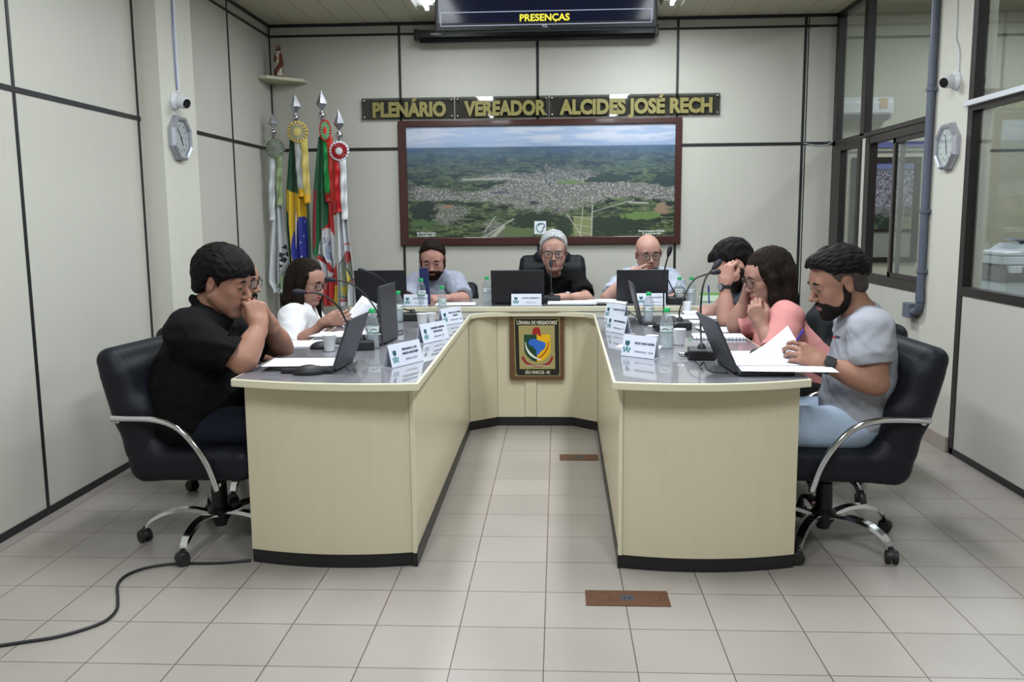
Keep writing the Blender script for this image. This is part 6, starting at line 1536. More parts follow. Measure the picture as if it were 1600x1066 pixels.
def torso_prims(S, J, off=0.0, k=0.05):
    P, C, N = J['pel'], J['che'], J['nek']; sv = nrm(J['shR']-J['shL']); w = J['w']; dp = J['dp']
    up = nrm(N-P); fw = nrm(np.cross(up, sv)); Fm = np.stack([sv, fw, up], 1)
    up2 = nrm(N-C); fw2 = nrm(np.cross(up2, sv)); Fc = np.stack([sv, fw2, up2], 1)
    mid = (P+C)/2
    S.ell(P+up*0.02, np.array([0.168*w, 0.125*dp, 0.12])+off, Fm, 0)
    S.ell(mid+fw*J['belly']*0.5, np.array([0.150*w+J['belly']*0.3, 0.108*dp+J['belly'], 0.17])+off, Fm, k)
    S.ell(C, np.array([0.160*w, 0.112*dp, 0.175])+off, Fc, k)
    if J['fem']:
        for q in (-1, 1): S.ell(C+sv*q*0.065+fw2*0.085-up2*0.01, np.array([0.062, 0.055, 0.062])+off, Fc, 0.03)
    for q in ('shL', 'shR'):
        sh = J[q]
        S.cap(C+(N-C)*0.55+(sh-C)*0.25, sh*0.93+N*0.07, 0.062*dp+off, 0.052*w**0.5+off, k)
        S.cap(N-up2*0.01, sh*0.7+N*0.3+np.array([0, 0, 0.012]), 0.050+off*0.6, 0.042+off*0.8, 0.035)
    return fw, up, Fm, Fc, up2, fw2

def beard_shell(c, Rh, s, th=0.004, wide=1.0, jaw=1.0):
    S = Solid(); L = lambda x, y, z: c+Rh @ (np.array([x*wide, y, z])*s)
    E = lambda p, r, k: S.ell(L(*p), (np.array(r)*np.array([wide, 1, 1])+th)*s, Rh, k*s)
    E((0, 0.022, -0.040), (0.060*jaw, 0.062, 0.072), 0)
    for q in (-1, 1):
        S.cap(L(q*0.058*jaw, 0.002, -0.048), L(q*0.022*jaw, 0.064, -0.100), (0.017+th)*s, (0.0165+th*1.3)*s, 0.03*s)
        E((q*0.034, 0.050, -0.058), (0.020, 0.026, 0.026), 0.025)
        S.cap(L(q*0.066, 0.010, 0.0), L(q*0.062*jaw, 0.006, -0.045), 0.010*s, (0.012+th)*s, 0.02*s)
        S.cap(L(0.003*q, 0.0925-0.004+th, -0.0510), L(q*0.026, 0.080-0.004+th, -0.0600), 0.0062*s, None, 0.008*s)
    E((0, 0.066, -0.102), (0.022*jaw, 0.021, 0.018), 0.018); E((0, 0.070, -0.064), (0.030, 0.024, 0.020), 0.018)
    ys = [-0.05, -0.014, -0.008, 0.012, 0.022, 0.040, 0.060, 0.075, 0.12]; zs = [-0.30, -0.20, 0.004, 0.000, -0.052, -0.070, -0.066, -0.0490, -0.0465]
    def keep(P):
        q = (P-c)@Rh/s; x = np.abs(q[..., 0])/wide
        a = (np.interp(q[..., 1], ys, zs)-q[..., 2])*0.6*s
        lip = (np.sqrt((q[..., 0]/0.021)**2+((q[..., 2]+0.0675)/0.0085)**2)-1)*0.008*s+(q[..., 1] < 0.07)*0.1
        neck = (q[..., 2]+0.128+0.25*(q[..., 1]-0.07))*0.8*s
        return np.minimum(np.minimum(a, lip), neck)
    S.fn(c, 0.25, keep, k=0.004*s, op='-')
    S.fn(c, 0.2, lambda P: 0.0010*wob(P, 230, 3), op='d')
    return S
def hair_short(c, Rh, s, line, thick=0.008, top=0.012, wide=1.0, seed=0, quiff=0.0, rough=0.0026, freq=170):
    """line: list of (y, z) hairline heights on the head from nape (y<0) to forehead (y>0)"""
    ys, zs = np.array(line).T; S = Solid()
    S.ell(c+Rh @ (np.array([0, -0.018, 0.034])*s), (np.array([0.078*wide, 0.096, 0.086])+thick)*s, Rh, 0)
    S.ell(c+Rh @ (np.array([0, 0.030, 0.030])*s), (np.array([0.066*wide, 0.062, 0.060])+thick)*s, Rh, 0.03*s)
    S.ell(c+Rh @ (np.array([0, -0.010, 0.050])*s), (np.array([0.072*wide, 0.090, 0.076])+top)*s, Rh, 0.03*s)
    S.ell(c+Rh @ (np.array([0, -0.03, -0.03])*s), (np.array([0.066*wide, 0.070, 0.050])+thick*0.8)*s, Rh, 0.02*s)
    if quiff: S.ell(c+Rh @ (np.array([0, 0.062, 0.088])*s), np.array([0.052, 0.030, 0.022+quiff])*s, Rh, 0.02*s)
    def below(P):
        q = (P-c)@Rh/s
        xx = np.abs(q[..., 0])/wide
        z = np.interp(q[..., 1], ys, zs)+0.012*np.clip((0.03-xx)/0.03, 0, 1)*(q[..., 1] > 0.05)
        ear = np.sqrt(((np.stack([(q[..., 1]+0.004)/0.022, (q[..., 2]+0.004)/0.034], -1))**2).sum(-1))
        a = (q[..., 2]-z)*0.75*s
        b = (ear-1)*0.02*s+(xx < 0.05)*0.05
        return -np.minimum(a, b)   # positive outside kept region... (negated below)
    S.fn(c, 0.25, lambda P: -below(P), k=0.010*s, op='-')
    S.fn(c, 0.25, lambda P: rough*wob((P-c)@Rh*np.array([1, 0.35, 1]), freq, seed)+0.0022*wob((P-c)@Rh, 55, seed+2), op='d')
    return S
LINE_MAN = [(-0.13, -0.065), (-0.075, -0.060), (-0.045, -0.045), (-0.020, -0.020), (0.000, -0.015), (0.014, -0.018), (0.020, 0.012), (0.034, 0.030), (0.050, 0.058), (0.068, 0.078), (0.095, 0.084), (0.13, 0.09)]
LINE_FRINGE = [(-0.13, -0.070), (-0.075, -0.068), (-0.045, -0.050), (-0.020, -0.025), (0.000, -0.022), (0.018, -0.025), (0.030, 0.010), (0.050, 0.040), (0.068, 0.050), (0.095, 0.050), (0.13, 0.05)]

def spectacles(P, c, Rh, s, m, mlens, parent, wide=1.0, h=0.019, w=0.0245, square=True):
    L = lambda x, y, z: c+Rh @ (np.array([x*wide, y, z])*s)
    f = MB()
    for q in (-1, 1):
        pts = []
        for i in range(20):
            a = 2*PI*i/20; ca, sa = math.cos(a), math.sin(a)
            e = 0.55 if square else 0.9
            x = math.copysign(abs(ca)**e, ca)*w; z = math.copysign(abs(sa)**e, sa)*h
            pts.append(L(q*0.0325+x, 0.1035-abs(q*0.0325+x)*0.14, 0.001+z))
        f.tube(pts, 0.0019*s, 6, closed=True)
        f.tube([L(q*(0.0325+w), 0.1005-(0.0325+w)*0.14+0.003, 0.009), L(q*0.0800, 0.070, 0.011), L(q*0.0850, 0.000, 0.014), L(q*0.084, -0.02, 0.004)], 0.0017*s, 6)
    f.tube([L(-0.010, 0.1025, 0.006), L(0, 0.106, 0.009), L(0.010, 0.1025, 0.006)], 0.0016*s, 6)
    o = f.build('spectacles', m, parent, smooth=True)
    g = MB()
    for q in (-1, 1):
        pts = []
        for i in range(20):
            a = 2*PI*i/20; ca, sa = math.cos(a), math.sin(a)
            e = 0.55 if square else 0.9
            x = math.copysign(abs(ca)**e, ca)*w; z = math.copysign(abs(sa)**e, sa)*h
            pts.append(L(q*0.0325+x, 0.1035-abs(q*0.0325+x)*0.14, 0.001+z))
        g.add(pts, [tuple(range(20))])
    g.build('lens', mlens, o)
    return o

def person(sp):
    """sp: joints in room coordinates plus looks; returns the Empty at the seat"""
    J = {}
    for k_ in ('pel', 'che', 'nek', 'head', 'shL', 'shR', 'elL', 'elR', 'wrL', 'wrR', 'knL', 'knR', 'anL', 'anR'):
        if k_ in sp: J[k_] = np.array(sp[k_], float)
    J['w'] = sp.get('w', 1.0); J['dp'] = sp.get('dp', 1.0); J['belly'] = sp.get('belly', 0.0); J['fem'] = sp.get('fem', False)
    s = sp.get('hs', 1.06); Rh = head_frame(*sp['hrot']); hc = J['head']; wide = sp.get('wide', 1.0)
    ar = sp.get('arm', 1.0)
    face = sp['face']; Ff = rotz(R(face)) @ np.array([0, 1, 0.])
    sv = nrm(J['shR']-J['shL'])
    for q, sg in (('L', -1), ('R', 1)):
        if 'kn'+q not in J:
            J['hip'+q] = J['pel']+sv*sg*0.09+np.array([0, 0, -0.01])
            J['kn'+q] = J['hip'+q]+Ff*sp.get('thigh', 0.42)+sv*sg*0.05+np.array([0, 0, 0.02])
            J['an'+q] = np.array([J['kn'+q][0], J['kn'+q][1], 0.09])+Ff*0.02
    root = empty('person', (J['pel'][0], J['pel'][1], 0.0), 0, sp['label'], 'person')
    inv = Matrix.Translation((-J['pel'][0], -J['pel'][1], 0))
    loc = np.array([J['pel'][0], J['pel'][1], 0.0])
    # ---- body
    B = Solid()
    fw, up, Fm, Fc, up2, fw2 = torso_prims(B, J)
    nb = hc+Rh @ (np.array([0, -0.030, -0.060])*s)
    B.cap(J['nek']-up2*0.03, nb, sp.get('neck', 0.060), sp.get('neck', 0.060)*0.92, 0.03)
    B.merge(head_solid(hc, Rh, s, J['fem'], sp.get('jaw', 1.0), sp.get('nose', 1.0), wide), 0.02)
    for q, sg in (('L', -1), ('R', 1)):
        hip = J.get('hip'+q, J['pel']+sv*sg*0.09)
        Lg = Solid().chain([hip, J['kn'+q], J['an'+q]], [0.082, 0.055, 0.036], 0.03)
        Lg.cap(J['an'+q]+np.array([0, 0, -0.04]), J['an'+q]+Ff*0.15+np.array([0, 0, -0.055]), 0.034, 0.026, 0.02)
        B.merge(Lg, 0.04)
    fine = [(hc-0.14*s, hc+0.14*s)]
    for q in ('L', 'R'):
        sh, el, wr = J['sh'+q], J['el'+q], J['wr'+q]
        A = Solid(); ad = nrm(wr-el)
        A.cap(sh, el, 0.050*ar, 0.039*ar, 0)
        A.ell(sh+(el-sh)*0.45, np.array([0.046, 0.046, 0.11])*ar, frame_z(el-sh), 0.03)
        A.cap(el, wr, 0.038*ar, 0.0255*ar, 0.015)
        A.ell(el+(wr-el)*0.28, np.array([0.043, 0.043, 0.09])*ar, frame_z(wr-el), 0.03)
        hd = sp['hand'+q]
        A.merge(hand_solid(wr+ad*0.01, hd['d'], hd['n'], q == 'R', hd.get('curl', (0.35, 0.5, 0.3)), hd.get('thumb', 0.4), hd.get('spread', 0.08), sp.get('hands', 1.04), hd.get('curls')), 0.015)
        B.merge(A, (lambda sh: (lambda P: 0.05*np.exp(-(((P-sh)**2).sum(-1))/0.02)))(sh))
        pc = wr+nrm(hd['d'])*0.07*s
        fine.append((pc-0.11, pc+0.11))
    W, Q = net(B, Q_BODY, fine, Q_FINE, 'body')
    ctr = W[Q].mean(1); q = (ctr-hc)@Rh/s; q[:, 0] /= wide
    mi = np.zeros(len(Q), int)
    lip = (np.abs(q[:, 0]) < 0.022-(np.abs(q[:, 2]+0.067)*0.6)) & (q[:, 2] < -0.0545) & (q[:, 2] > -0.0800) & (q[:, 1] > 0.080)
    mi[lip] = 1
    me = mesh_np('body', W-loc, Q, mi); body = link('body', me, [sp['skin'], sp.get('lip', M_LIP)], root, True)
    # ---- eyes, lashes, brows
    L = lambda x, y, z: hc+Rh @ (np.array([x*wide, y, z])*s)-loc
    for sg in (-1, 1):
        e = MB(); e.ball(L(sg*0.0315, 0.0770, 0.0015), 0.0124*s, 10)
        e.ball(L(sg*0.0315, 0.0842, -0.0030), 0.0058*s, 8, mi=1)
        e.build('eye', [M_EYE_W, M_IRIS], root, smooth=True)
        la = MB(); la.tube([L(sg*0.0200, 0.0870, 0.0010), L(sg*0.0270, 0.0905, 0.0032), L(sg*0.0340, 0.0905, 0.0030), L(sg*0.0440, 0.0840, -0.0010)], [0.0008*s, 0.0014*s, 0.0016*s, 0.0008*s], 6)
        la.build('eyelash', M_LASH, root, smooth=True)
        eb = MB(); bt = sp.get('brow', 1.0)
        eb.tube([L(sg*0.0130, 0.0915, 0.0240), L(sg*0.0240, 0.0930, 0.0275), L(sg*0.0350, 0.0925, 0.0275), L(sg*0.0475, 0.0855, 0.0225)], [0.0032*s*bt, 0.0044*s*bt, 0.0038*s*bt, 0.0016*s], 8)
        eb.build('eyebrow', sp.get('browmat', M_HAIR_DARK), root, smooth=True)
    # ---- shirt
    off = sp.get('cloth', 0.012)
    S = Solid(); torso_prims(S, J, off, 0.055)
    sl = sp.get('sleeve', 0.75)
    for q_ in ('L', 'R'):
        sh, el, wr = J['sh'+q_], J['el'+q_], J['wr'+q_]
        A = Solid()
        r0, r1 = 0.050*ar+0.020, 0.043*ar+0.022*sp.get('loose', 1.0)
        if sl <= 1.0:
            en = sh+(el-sh)*sl; A.cap(sh, en+(el-sh)*0.05, r0, r1, 0)
            A.ell(sh+(el-sh)*0.45*sl, np.array([r0, r0, 0.10]), frame_z(el-sh), 0.02)
            dv = nrm(el-sh); rr_in = r1-0.0105; rr0 = 0.046*ar
            A.fn(en, 0.4, (lambda en, dv: (lambda P: -((P-en)@dv)))(en, dv), op='-')
            A.cap(en-dv*0.035, en+dv*0.05, rr_in, rr_in, 0.0, '-')
        else:
            en = el+(wr-el)*(sl-1.0); dv = nrm(wr-el)
            A.cap(sh, el, r0, 0.043*ar+0.016, 0); A.cap(el, en+dv*0.03, 0.043*ar+0.015, 0.034*ar+0.019*sp.get('loose', 1.0), 0.02)
            A.fn(en, 0.12, (lambda en, dv: (lambda P: np.where(((P-en)**2).sum(-1) < 0.0144, -((P-en)@dv), 1.0)))(en, dv), op='-')
            A.cap(en-dv*0.03, en+dv*0.05, 0.034*ar+0.019*sp.get('loose', 1.0)-0.0105, None, 0.0, '-')
        S.merge(A, 0.045)
    hem = J['pel']-up*sp.get('hem', 0.02)
    S.fn(J['pel'], 0.6, lambda P: (P-hem)@up, op='-')     # keeps the part above the hem
    nr = sp.get('neckline', 0.070)
    if sp.get('collar'):
        cn = J['nek']+up2*sp.get('collar_up', 0.004)+fw2*0.006
        for i in range(16):
            a0, a1 = 2*PI*i/16, 2*PI*(i+1)/16
            if abs(((a0+a1)/2-PI/2+PI) % (2*PI)-PI) < 0.30: continue
            f_ = lambda a: cn+sv*math.cos(a)*0.076+fw2*math.sin(a)*0.078-up2*(0.030*math.sin(a))+up2*0.010
            S.cap(f_(a0), f_(a1), 0.0135, None, 0.004)
    S.cap(J['nek']-up2*0.005+fw2*0.010, nb+up2*0.05+fw2*0.02, nr, nr*0.96, 0.006, '-')
    if sp.get('vneck'):
        vd = sp['vneck']
        S.chain([J['nek']+fw2*0.07, J['nek']+fw2*(0.11)-up2*vd], [0.050, 0.010], 0.006, '-')
    wa = sp.get('wrinkle', 0.0065)
    S.fn(J['che'], 1.2, lambda P: -wa*1.5*((1-np.abs(wob(P*np.array([1.0, 1.0, 1.5]), 6.5, sp.get('seed', 1)+4, 1.1)))**3+0.15)+wa*(wob(P*np.array([1, 1, 1.6]), 13, sp.get('seed', 1), 0.9)+0.6*wob(P*np.array([1.2, 1.2, 2.0]), 27, sp.get('seed', 1)+9, 1.0))*0.9, op='d')
    W, Q = net(S, Q_CLOTH, (), None, 'shirt'); W = smooth_net(W, Q, 1, 0.35)
    ms = sp['shirt']; mi = None
    if sp.get('piping'):
        pass
    me = mesh_np(sp.get('top_name', 'shirt'), W-loc, Q); shirt = link(sp.get('top_name', 'shirt'), me, ms, root, True)
    # ---- trousers and shoes
    Tn = Solid()
    Tn.ell(J['pel']+up*0.01, np.array([0.168*J['w'], 0.125*J['dp'], 0.10])+0.009, Fm, 0)
    for q_, sg in (('L', -1), ('R', 1)):
        hip = J.get('hip'+q_, J['pel']+sv*sg*0.09)
        Lg = Solid().chain([hip, J['kn'+q_], J['an'+q_]+np.array([0, 0, 0.02])], [0.097, 0.073, 0.056], 0.03)
        Lg.fn(J['an'+q_], 0.3, lambda P: 0.075-P[..., 2], op='-') if False else None
        Tn.merge(Lg, 0.03)
    Tn.fn(J['pel'], 1.2, lambda P: 0.004*wob(P, 17, 5, 0.9), op='d')
    W, Q = net(Tn, 0.009, (), None, 'trousers')
    link('trousers', mesh_np('trousers', W-loc, Q), sp['trousers'], root, True)
    for q_ in ('L', 'R'):
        a = J['an'+q_]; Sh = Solid()
        Sh.cap(a+Ff*-0.035+np.array([0, 0, -0.045]), a+Ff*0.06+np.array([0, 0, -0.045]), 0.042, 0.040, 0).cap(a+Ff*0.06+np.array([0, 0, -0.05]), a+Ff*0.16+np.array([0, 0, -0.055]), 0.042, 0.030, 0.02)
        Sh.fn(a, 0.4, lambda P: 0.006-P[..., 2], op='d') if False else None
        W, Q = net(Sh, 0.009, (), None, 'shoe'); W[:, 2] = np.maximum(W[:, 2], 0.004)
        link('shoe', mesh_np('shoe', W-loc, Q), sp.get('shoe', M_SHOE), root, True)
    # ---- hair and beard
    if sp.get('hair') is not None:
        H = sp['hair'](hc, Rh, s)
        W, Q = net(H, 0.0030, (), None, 'hair')
        link('hair', mesh_np('hair', W-loc, Q), sp['hairmat'], root, True)
    if sp.get('fade') is not None:
        W, Q = net(sp['fade'](hc, Rh, s), 0.0036, (), None, 'cropped_hair')
        link('cropped_hair', mesh_np('cropped_hair', W-loc, Q), M_HAIR_FADE, root, True)
    if sp.get('beard'):
        W, Q = net(beard_shell(hc, Rh, s, sp['beard'] if isinstance(sp['beard'], float) else 0.004, wide, sp.get('jaw', 1.0)), 0.0030, (), None, 'beard')
        link('beard', mesh_np('beard', W-loc, Q), sp.get('beardmat', M_HAIR_DARK), root, True)
    if sp.get('glasses'):
        spectacles(None, hc-loc, Rh, s, sp.get('rim', M_GLASSF), M_LENS, root, wide, **(sp['glasses'] if isinstance(sp['glasses'], dict) else {}))
    for w_ in sp.get('watch', []):
        q_ = w_['side']; wr, el = J['wr'+q_], J['el'+q_]; ax = nrm(wr-el); n = -nrm(sp['hand'+q_]['n']); n = nrm(n-ax*(n@ax)); t = np.cross(ax, n)
        c0 = wr-ax*w_.get('back', 0.012)-loc; rr = 0.0285*ar+0.0015
        b = MB()
        ring = []
        for i in range(24):
            a = 2*PI*i/24; ring.append((math.cos(a), math.sin(a)))
        vs = []
        for dz in (-0.010, 0.010):
            for r_ in (rr-0.001, rr+0.0025):
                vs += [c0+ax*dz+(t*x+n*y)*r_ for x, y in ring]
        fs = []
        def band(a, b_): return [(a*24+i, a*24+(i+1) % 24, b_*24+(i+1) % 24, b_*24+i) for i in range(24)]
        fs = band(0, 1)+band(1, 3)+band(3, 2)+band(2, 0)
        b.add(vs, fs)
        wo = b.build('watch_strap', w_['strap'], root, smooth=False)
        cs = MB(); Rw = np.stack([t, ax, n], 1)
        if w_.get('square'): cs.obox(c0+n*(rr+0.005), (0.018, 0.021, 0.0055), Rw, 0, 0.004)
        else:
            pr = [(0.0001, -0.005), (0.019, -0.005), (0.021, 0.0), (0.019, 0.005), (0.0165, 0.006)]
            t_ = MB().lathe(pr, n=24); t_.xform(T4(Rw, c0+n*(rr+0.004))); cs.add(t_.v, t_.f)
        co = cs.build('watch_case', w_['case'], wo, auto=40)
        ds = MB()
        if w_.get('square'): ds.obox(c0+n*(rr+0.0108), (0.015, 0.018, 0.0006), Rw)
        else:
            t_ = MB().lathe([(0.0001, 0.0062), (0.0162, 0.0062), (0.0162, 0.0068), (0.0001, 0.0068)], n=20); t_.xform(T4(Rw, c0+n*(rr+0.004))); ds.add(t_.v, t_.f)
        # sub-part of the watch, one level below the strap
        ds.build('watch_face', w_['dial'], wo)
    return root, J, loc, shirt
# ------------------------------------------------------------------ the nine people
SK_TAN = skin_mat('skin_tan', srgb(146, 107, 90)); SK_MED = skin_mat('skin_medium', srgb(156, 118, 104)); SK_FAIR = skin_mat('skin_fair', srgb(172, 134, 120)); SK_PINK = skin_mat('skin_ruddy', srgb(170, 128, 115))
def cloth(n, c, s=0.25, sc=260): return mat(n, c, rough=0.92, spec=0.15, noise=0.05, nscale=180, bump=s, bscale=sc)
C_BLACK = cloth('cloth_black', (0.0045, 0.0045, 0.005)); C_GREY = cloth('cloth_grey_melange', srgb(148, 150, 158)); C_GREY2 = cloth('cloth_light_grey', srgb(160, 167, 182)); C_GREY3 = cloth('cloth_blue_grey', srgb(146, 151, 166))
M_BEARD = mat('beard_dark_brown', (0.012, 0.009, 0.0075), rough=0.65, spec=0.12, noise=0.3, nscale=260, bump=0.5, bscale=300)
C_WHITE = cloth('cloth_white', srgb(222, 222, 226), 0.12); C_PINK = cloth('cloth_pink', srgb(198, 136, 134), 0.15); C_DARK = cloth('cloth_dark_grey', srgb(60, 62, 70))
J_NAVY = cloth('denim_navy', srgb(25, 28, 38)); J_LIGHT = cloth('denim_pale', srgb(160, 176, 196)); J_BLK = cloth('trousers_black', (0.012, 0.012, 0.014))
LINE_HIGH = LINE_MAN[:7]+[(0.026, 0.030), (0.040, 0.056), (0.052, 0.080), (0.066, 0.096), (0.095, 0.102), (0.13, 0.105)]
def Yv(x, y, Y): return on_y(x, y, Y)
def V(*a): return np.array(a, float)
def hair_long(c, Rh, s, length=0.22, front=True, vol=1.0, fall=0.0, wide=1.0, seed=3):
    S = Solid(); up = np.array([0, 0, 1.0])
    L = lambda x, y, z: c+Rh @ (np.array([x, y, z])*s)
    S.ell(L(0, -0.022, 0.036), np.array([0.086, 0.106, 0.096])*s*vol, Rh, 0)
    S.ell(L(0, -0.062, -0.030), np.array([0.080, 0.060, 0.090])*s*vol, Rh, 0.03)
    S.ell(L(0, 0.098, -0.028), np.array([0.060, 0.088, 0.106])*s, Rh, 0.014, '-')
    def D(x, y, z, dz):     # hangs straight down from a point on the head
        return L(x, y, z)-up*dz*s
    for q in (-1, 1):
        S.chain([L(q*0.074, 0.030, 0.045), L(q*0.083, 0.014, 0.0), D(q*0.088, 0.006, -0.03, 0.06), D(q*0.090, 0.0-fall, -0.03, length*0.72), D(q*0.084, -0.005-fall, -0.03, length)],
                [0.016*s, 0.022*s, 0.028*s, 0.030*s, 0.010*s], 0.022)
        S.chain([L(q*0.06, -0.06, -0.01), D(q*0.066, -0.066, -0.03, 0.08), D(q*0.066, -0.070-fall, -0.03, length*0.95), D(q*0.06, -0.070-fall, -0.03, length*1.12)], [0.04*s, 0.042*s, 0.038*s, 0.012*s], 0.03)
    S.chain([L(0, -0.08, 0.0), D(0, -0.086, -0.03, 0.10), D(0, -0.088-fall, -0.03, length*1.15)], [0.045*s, 0.040*s, 0.014*s], 0.03)
    S.fn(c, 0.6, lambda P: 0.0030*wob(((P-c)@Rh)*np.array([1, 1, 0.06]), 95, seed, 0.9)+0.0016*wob(((P-c)@Rh)*np.array([1, 1, 0.05]), 210, seed+1, 0.9), op='d')
    return S
# --- nearest on the left
person(dict(label='man in a black polo shirt resting his mouth on joined fists, nearest on the left', face=-92, pel=(-1.53, 3.52, 0.49), che=Yv(307, 575, 3.50), nek=Yv(326, 490, 3.50), head=Yv(349, 441, 3.50),
    shR=Yv(293, 522, 3.30), shL=Yv(322, 508, 3.70), elR=Yv(381, 563, 3.33), wrR=Yv(404, 513, 3.42), elL=Yv(441, 545, 3.78), wrL=Yv(424, 508, 3.60), hrot=(-97, 14, 0),
    handR=dict(d=(-0.25, 0.25, 1), n=(-0.5, 0.75, -0.15), curls=[(1.1, 1.5, 0.9)]*4, thumb=0.9, spread=0.0), handL=dict(d=(-0.35, -0.35, 0.9), n=(-0.6, -0.6, -0.2), curls=[(0.9, 1.3, 0.8)]*4, thumb=0.8, spread=0.0),
    w=1.15, dp=1.22, belly=0.045, arm=1.12, neck=0.066, jaw=1.12, wide=1.04, skin=SK_TAN, shirt=C_BLACK, trousers=J_NAVY, sleeve=0.80, loose=1.1, collar=True, top_name='polo_shirt', hem=0.06,
    hair=lambda c, Rh, s: hair_short(c, Rh, s, [(-0.13, -0.060), (-0.075, -0.058), (-0.045, -0.045), (-0.020, -0.015), (0.000, -0.015), (0.020, -0.015), (0.028, 0.012), (0.050, 0.028), (0.075, 0.040), (0.095, 0.045), (0.13, 0.05)], 0.012, 0.016, 1.04, 1), hairmat=M_HAIR_DARK, hs=1.09, seed=3))
# --- second on the left, mostly hidden
person(dict(label='balding man with glasses and moustache, half hidden behind the man in black', face=-92, pel=(-1.66, 4.28, 0.49), che=Yv(352, 560, 4.28), nek=Yv(352, 486, 4.28), head=Yv(371, 439, 4.28),
    shR=Yv(340, 505, 4.12), shL=Yv(352, 500, 4.45), elR=V(-1.68, 4.04, 0.66), wrR=V(-1.44, 4.10, 0.60), elL=V(-1.68, 4.50, 0.66), wrL=V(-1.44, 4.42, 0.60), hrot=(-97, 8, 0),
    handR=dict(d=(1, 0.3, -0.15), n=(0, 0, -1), curl=(0.8, 1.2, 0.6)), handL=dict(d=(1, -0.3, -0.15), n=(0, 0, -1), curl=(0.8, 1.2, 0.6)), skin=SK_TAN, shirt=C_BLACK, trousers=J_NAVY, hair=lambda c, Rh, s: hair_short(c, Rh, s, [(-0.13, -0.06), (-0.05, -0.05), (-0.02, -0.02), (0.012, -0.015), (0.016, 0.03), (0.02, 0.2), (0.13, 0.2)], 0.003, -0.004), hairmat=M_HAIR_GREY,
    glasses=True, beard=True, beardmat=M_HAIR_DARK, hs=1.05, seed=5))
# --- woman on the left
person(dict(label='woman with long dark hair and glasses in a white blouse reading a sheet', face=-98, fem=True, pel=(-1.62, 4.95, 0.50), che=Yv(470, 535, 4.95), nek=Yv(474, 483, 4.95), head=Yv(480, 441, 4.95),
    shR=Yv(456, 497, 4.80), shL=Yv(480, 491, 5.12), elR=Yv(455, 545, 4.70), wrR=Yv(506, 505, 4.72), elL=Yv(510, 532, 5.20), wrL=Yv(526, 505, 5.02), hrot=(-108, 14, 0),
    handR=dict(d=(0.9, 0.1, 0.15), n=(0.1, 0.95, 0.1), curl=(0.55, 0.7, 0.4), thumb=0.6), handL=dict(d=(0.8, -0.3, 0.1), n=(0, -0.9, 0.2), curl=(0.6, 0.7, 0.4), thumb=0.6), w=0.92, dp=0.95, arm=0.88, neck=0.050, jaw=0.92, nose=0.85,
    skin=SK_MED, shirt=C_WHITE, trousers=J_BLK, sleeve=0.92, loose=1.6, top_name='blouse', vneck=0.13, neckline=0.062, hair=lambda c, Rh, s: hair_long(c, Rh, s, 0.29, True, 1.0, 0.0, 1.0, 5), hairmat=M_HAIR_BROWN, brow=0.8, lip=M_LIPSTICK,
    glasses=dict(h=0.022, w=0.026, square=False), hs=1.02, seed=7, hands=0.92, wrinkle=0.0045))
# --- bearded man at the head desk
person(dict(label='bearded man in a light grey t-shirt looking down at the left of the head desk', face=180, pel=(-0.88, 6.52, 0.52), che=Yv(681, 478, 6.42), nek=Yv(680, 427, 6.36), head=Yv(676, 405, 6.24),
    shR=Yv(649, 446, 6.36), shL=Yv(712, 444, 6.36), elR=Yv(634, 472, 6.02), wrR=Yv(664, 468, 5.84), elL=Yv(724, 468, 5.98), wrL=Yv(697, 467, 5.82), hrot=(183, 22, 0),
    handR=dict(d=(0.8, -0.5, 0), n=(0.1, -0.1, -1), curl=(0.6, 0.8, 0.4)), handL=dict(d=(-0.85, -0.5, 0.05), n=(-0.3, 0.3, -1), curl=(0.5, 0.8, 0.4), thumb=0.6), skin=SK_PINK, shirt=C_GREY3, trousers=J_NAVY, sleeve=0.85, w=1.05, wide=1.04,
    hair=lambda c, Rh, s: hair_short(c, Rh, s, LINE_HIGH, 0.003, 0.007, 1.02, 4, 0.0), hairmat=M_HAIR_BROWN, beard=True, beardmat=M_HAIR_BROWN, top_name='t_shirt', hs=1.05, seed=9))
# --- white-haired man in the middle
person(dict(label='white-haired man with glasses in a black polo shirt at the centre of the head desk', face=180, pel=(-0.04, 6.52, 0.52), che=Yv(866, 478, 6.42), nek=Yv(866, 423, 6.38), head=Yv(865, 392, 6.24),
    shR=Yv(830, 441, 6.38), shL=Yv(901, 439, 6.38), elR=Yv(822, 474, 6.00), wrR=Yv(851, 470, 5.84), elL=Yv(917, 468, 5.98), wrL=Yv(884, 465, 5.83), hrot=(181, 12, 0),
    handR=dict(d=(0.85, -0.4, 0), n=(0.1, -0.1, -1), curl=(0.6, 0.9, 0.4)), handL=dict(d=(-1, -0.3, 0.02), n=(0.0, 0.2, -1), curl=(0.3, 0.5, 0.4)), skin=SK_FAIR, shirt=C_BLACK, trousers=J_NAVY, sleeve=0.80, collar=True, collar_up=-0.012, w=1.05, top_name='polo_shirt',
    hair=lambda c, Rh, s: hair_short(c, Rh, s, [(-0.13, -0.065), (-0.075, -0.060), (-0.045, -0.045), (-0.020, -0.020), (0.000, -0.015), (0.014, -0.012), (0.024, 0.022), (0.040, 0.050), (0.050, 0.080), (0.060, 0.098), (0.095, 0.110), (0.13, 0.11)], 0.005, 0.008, 1.0, 6), hairmat=M_HAIR_WHITE, browmat=M_HAIR_WHITE, glasses=True,
    watch=[dict(side='L', strap=M_LAPS, case=M_SILV, dial=M_INK, back=0.014)], vneck=0.05, hs=1.08, seed=11))
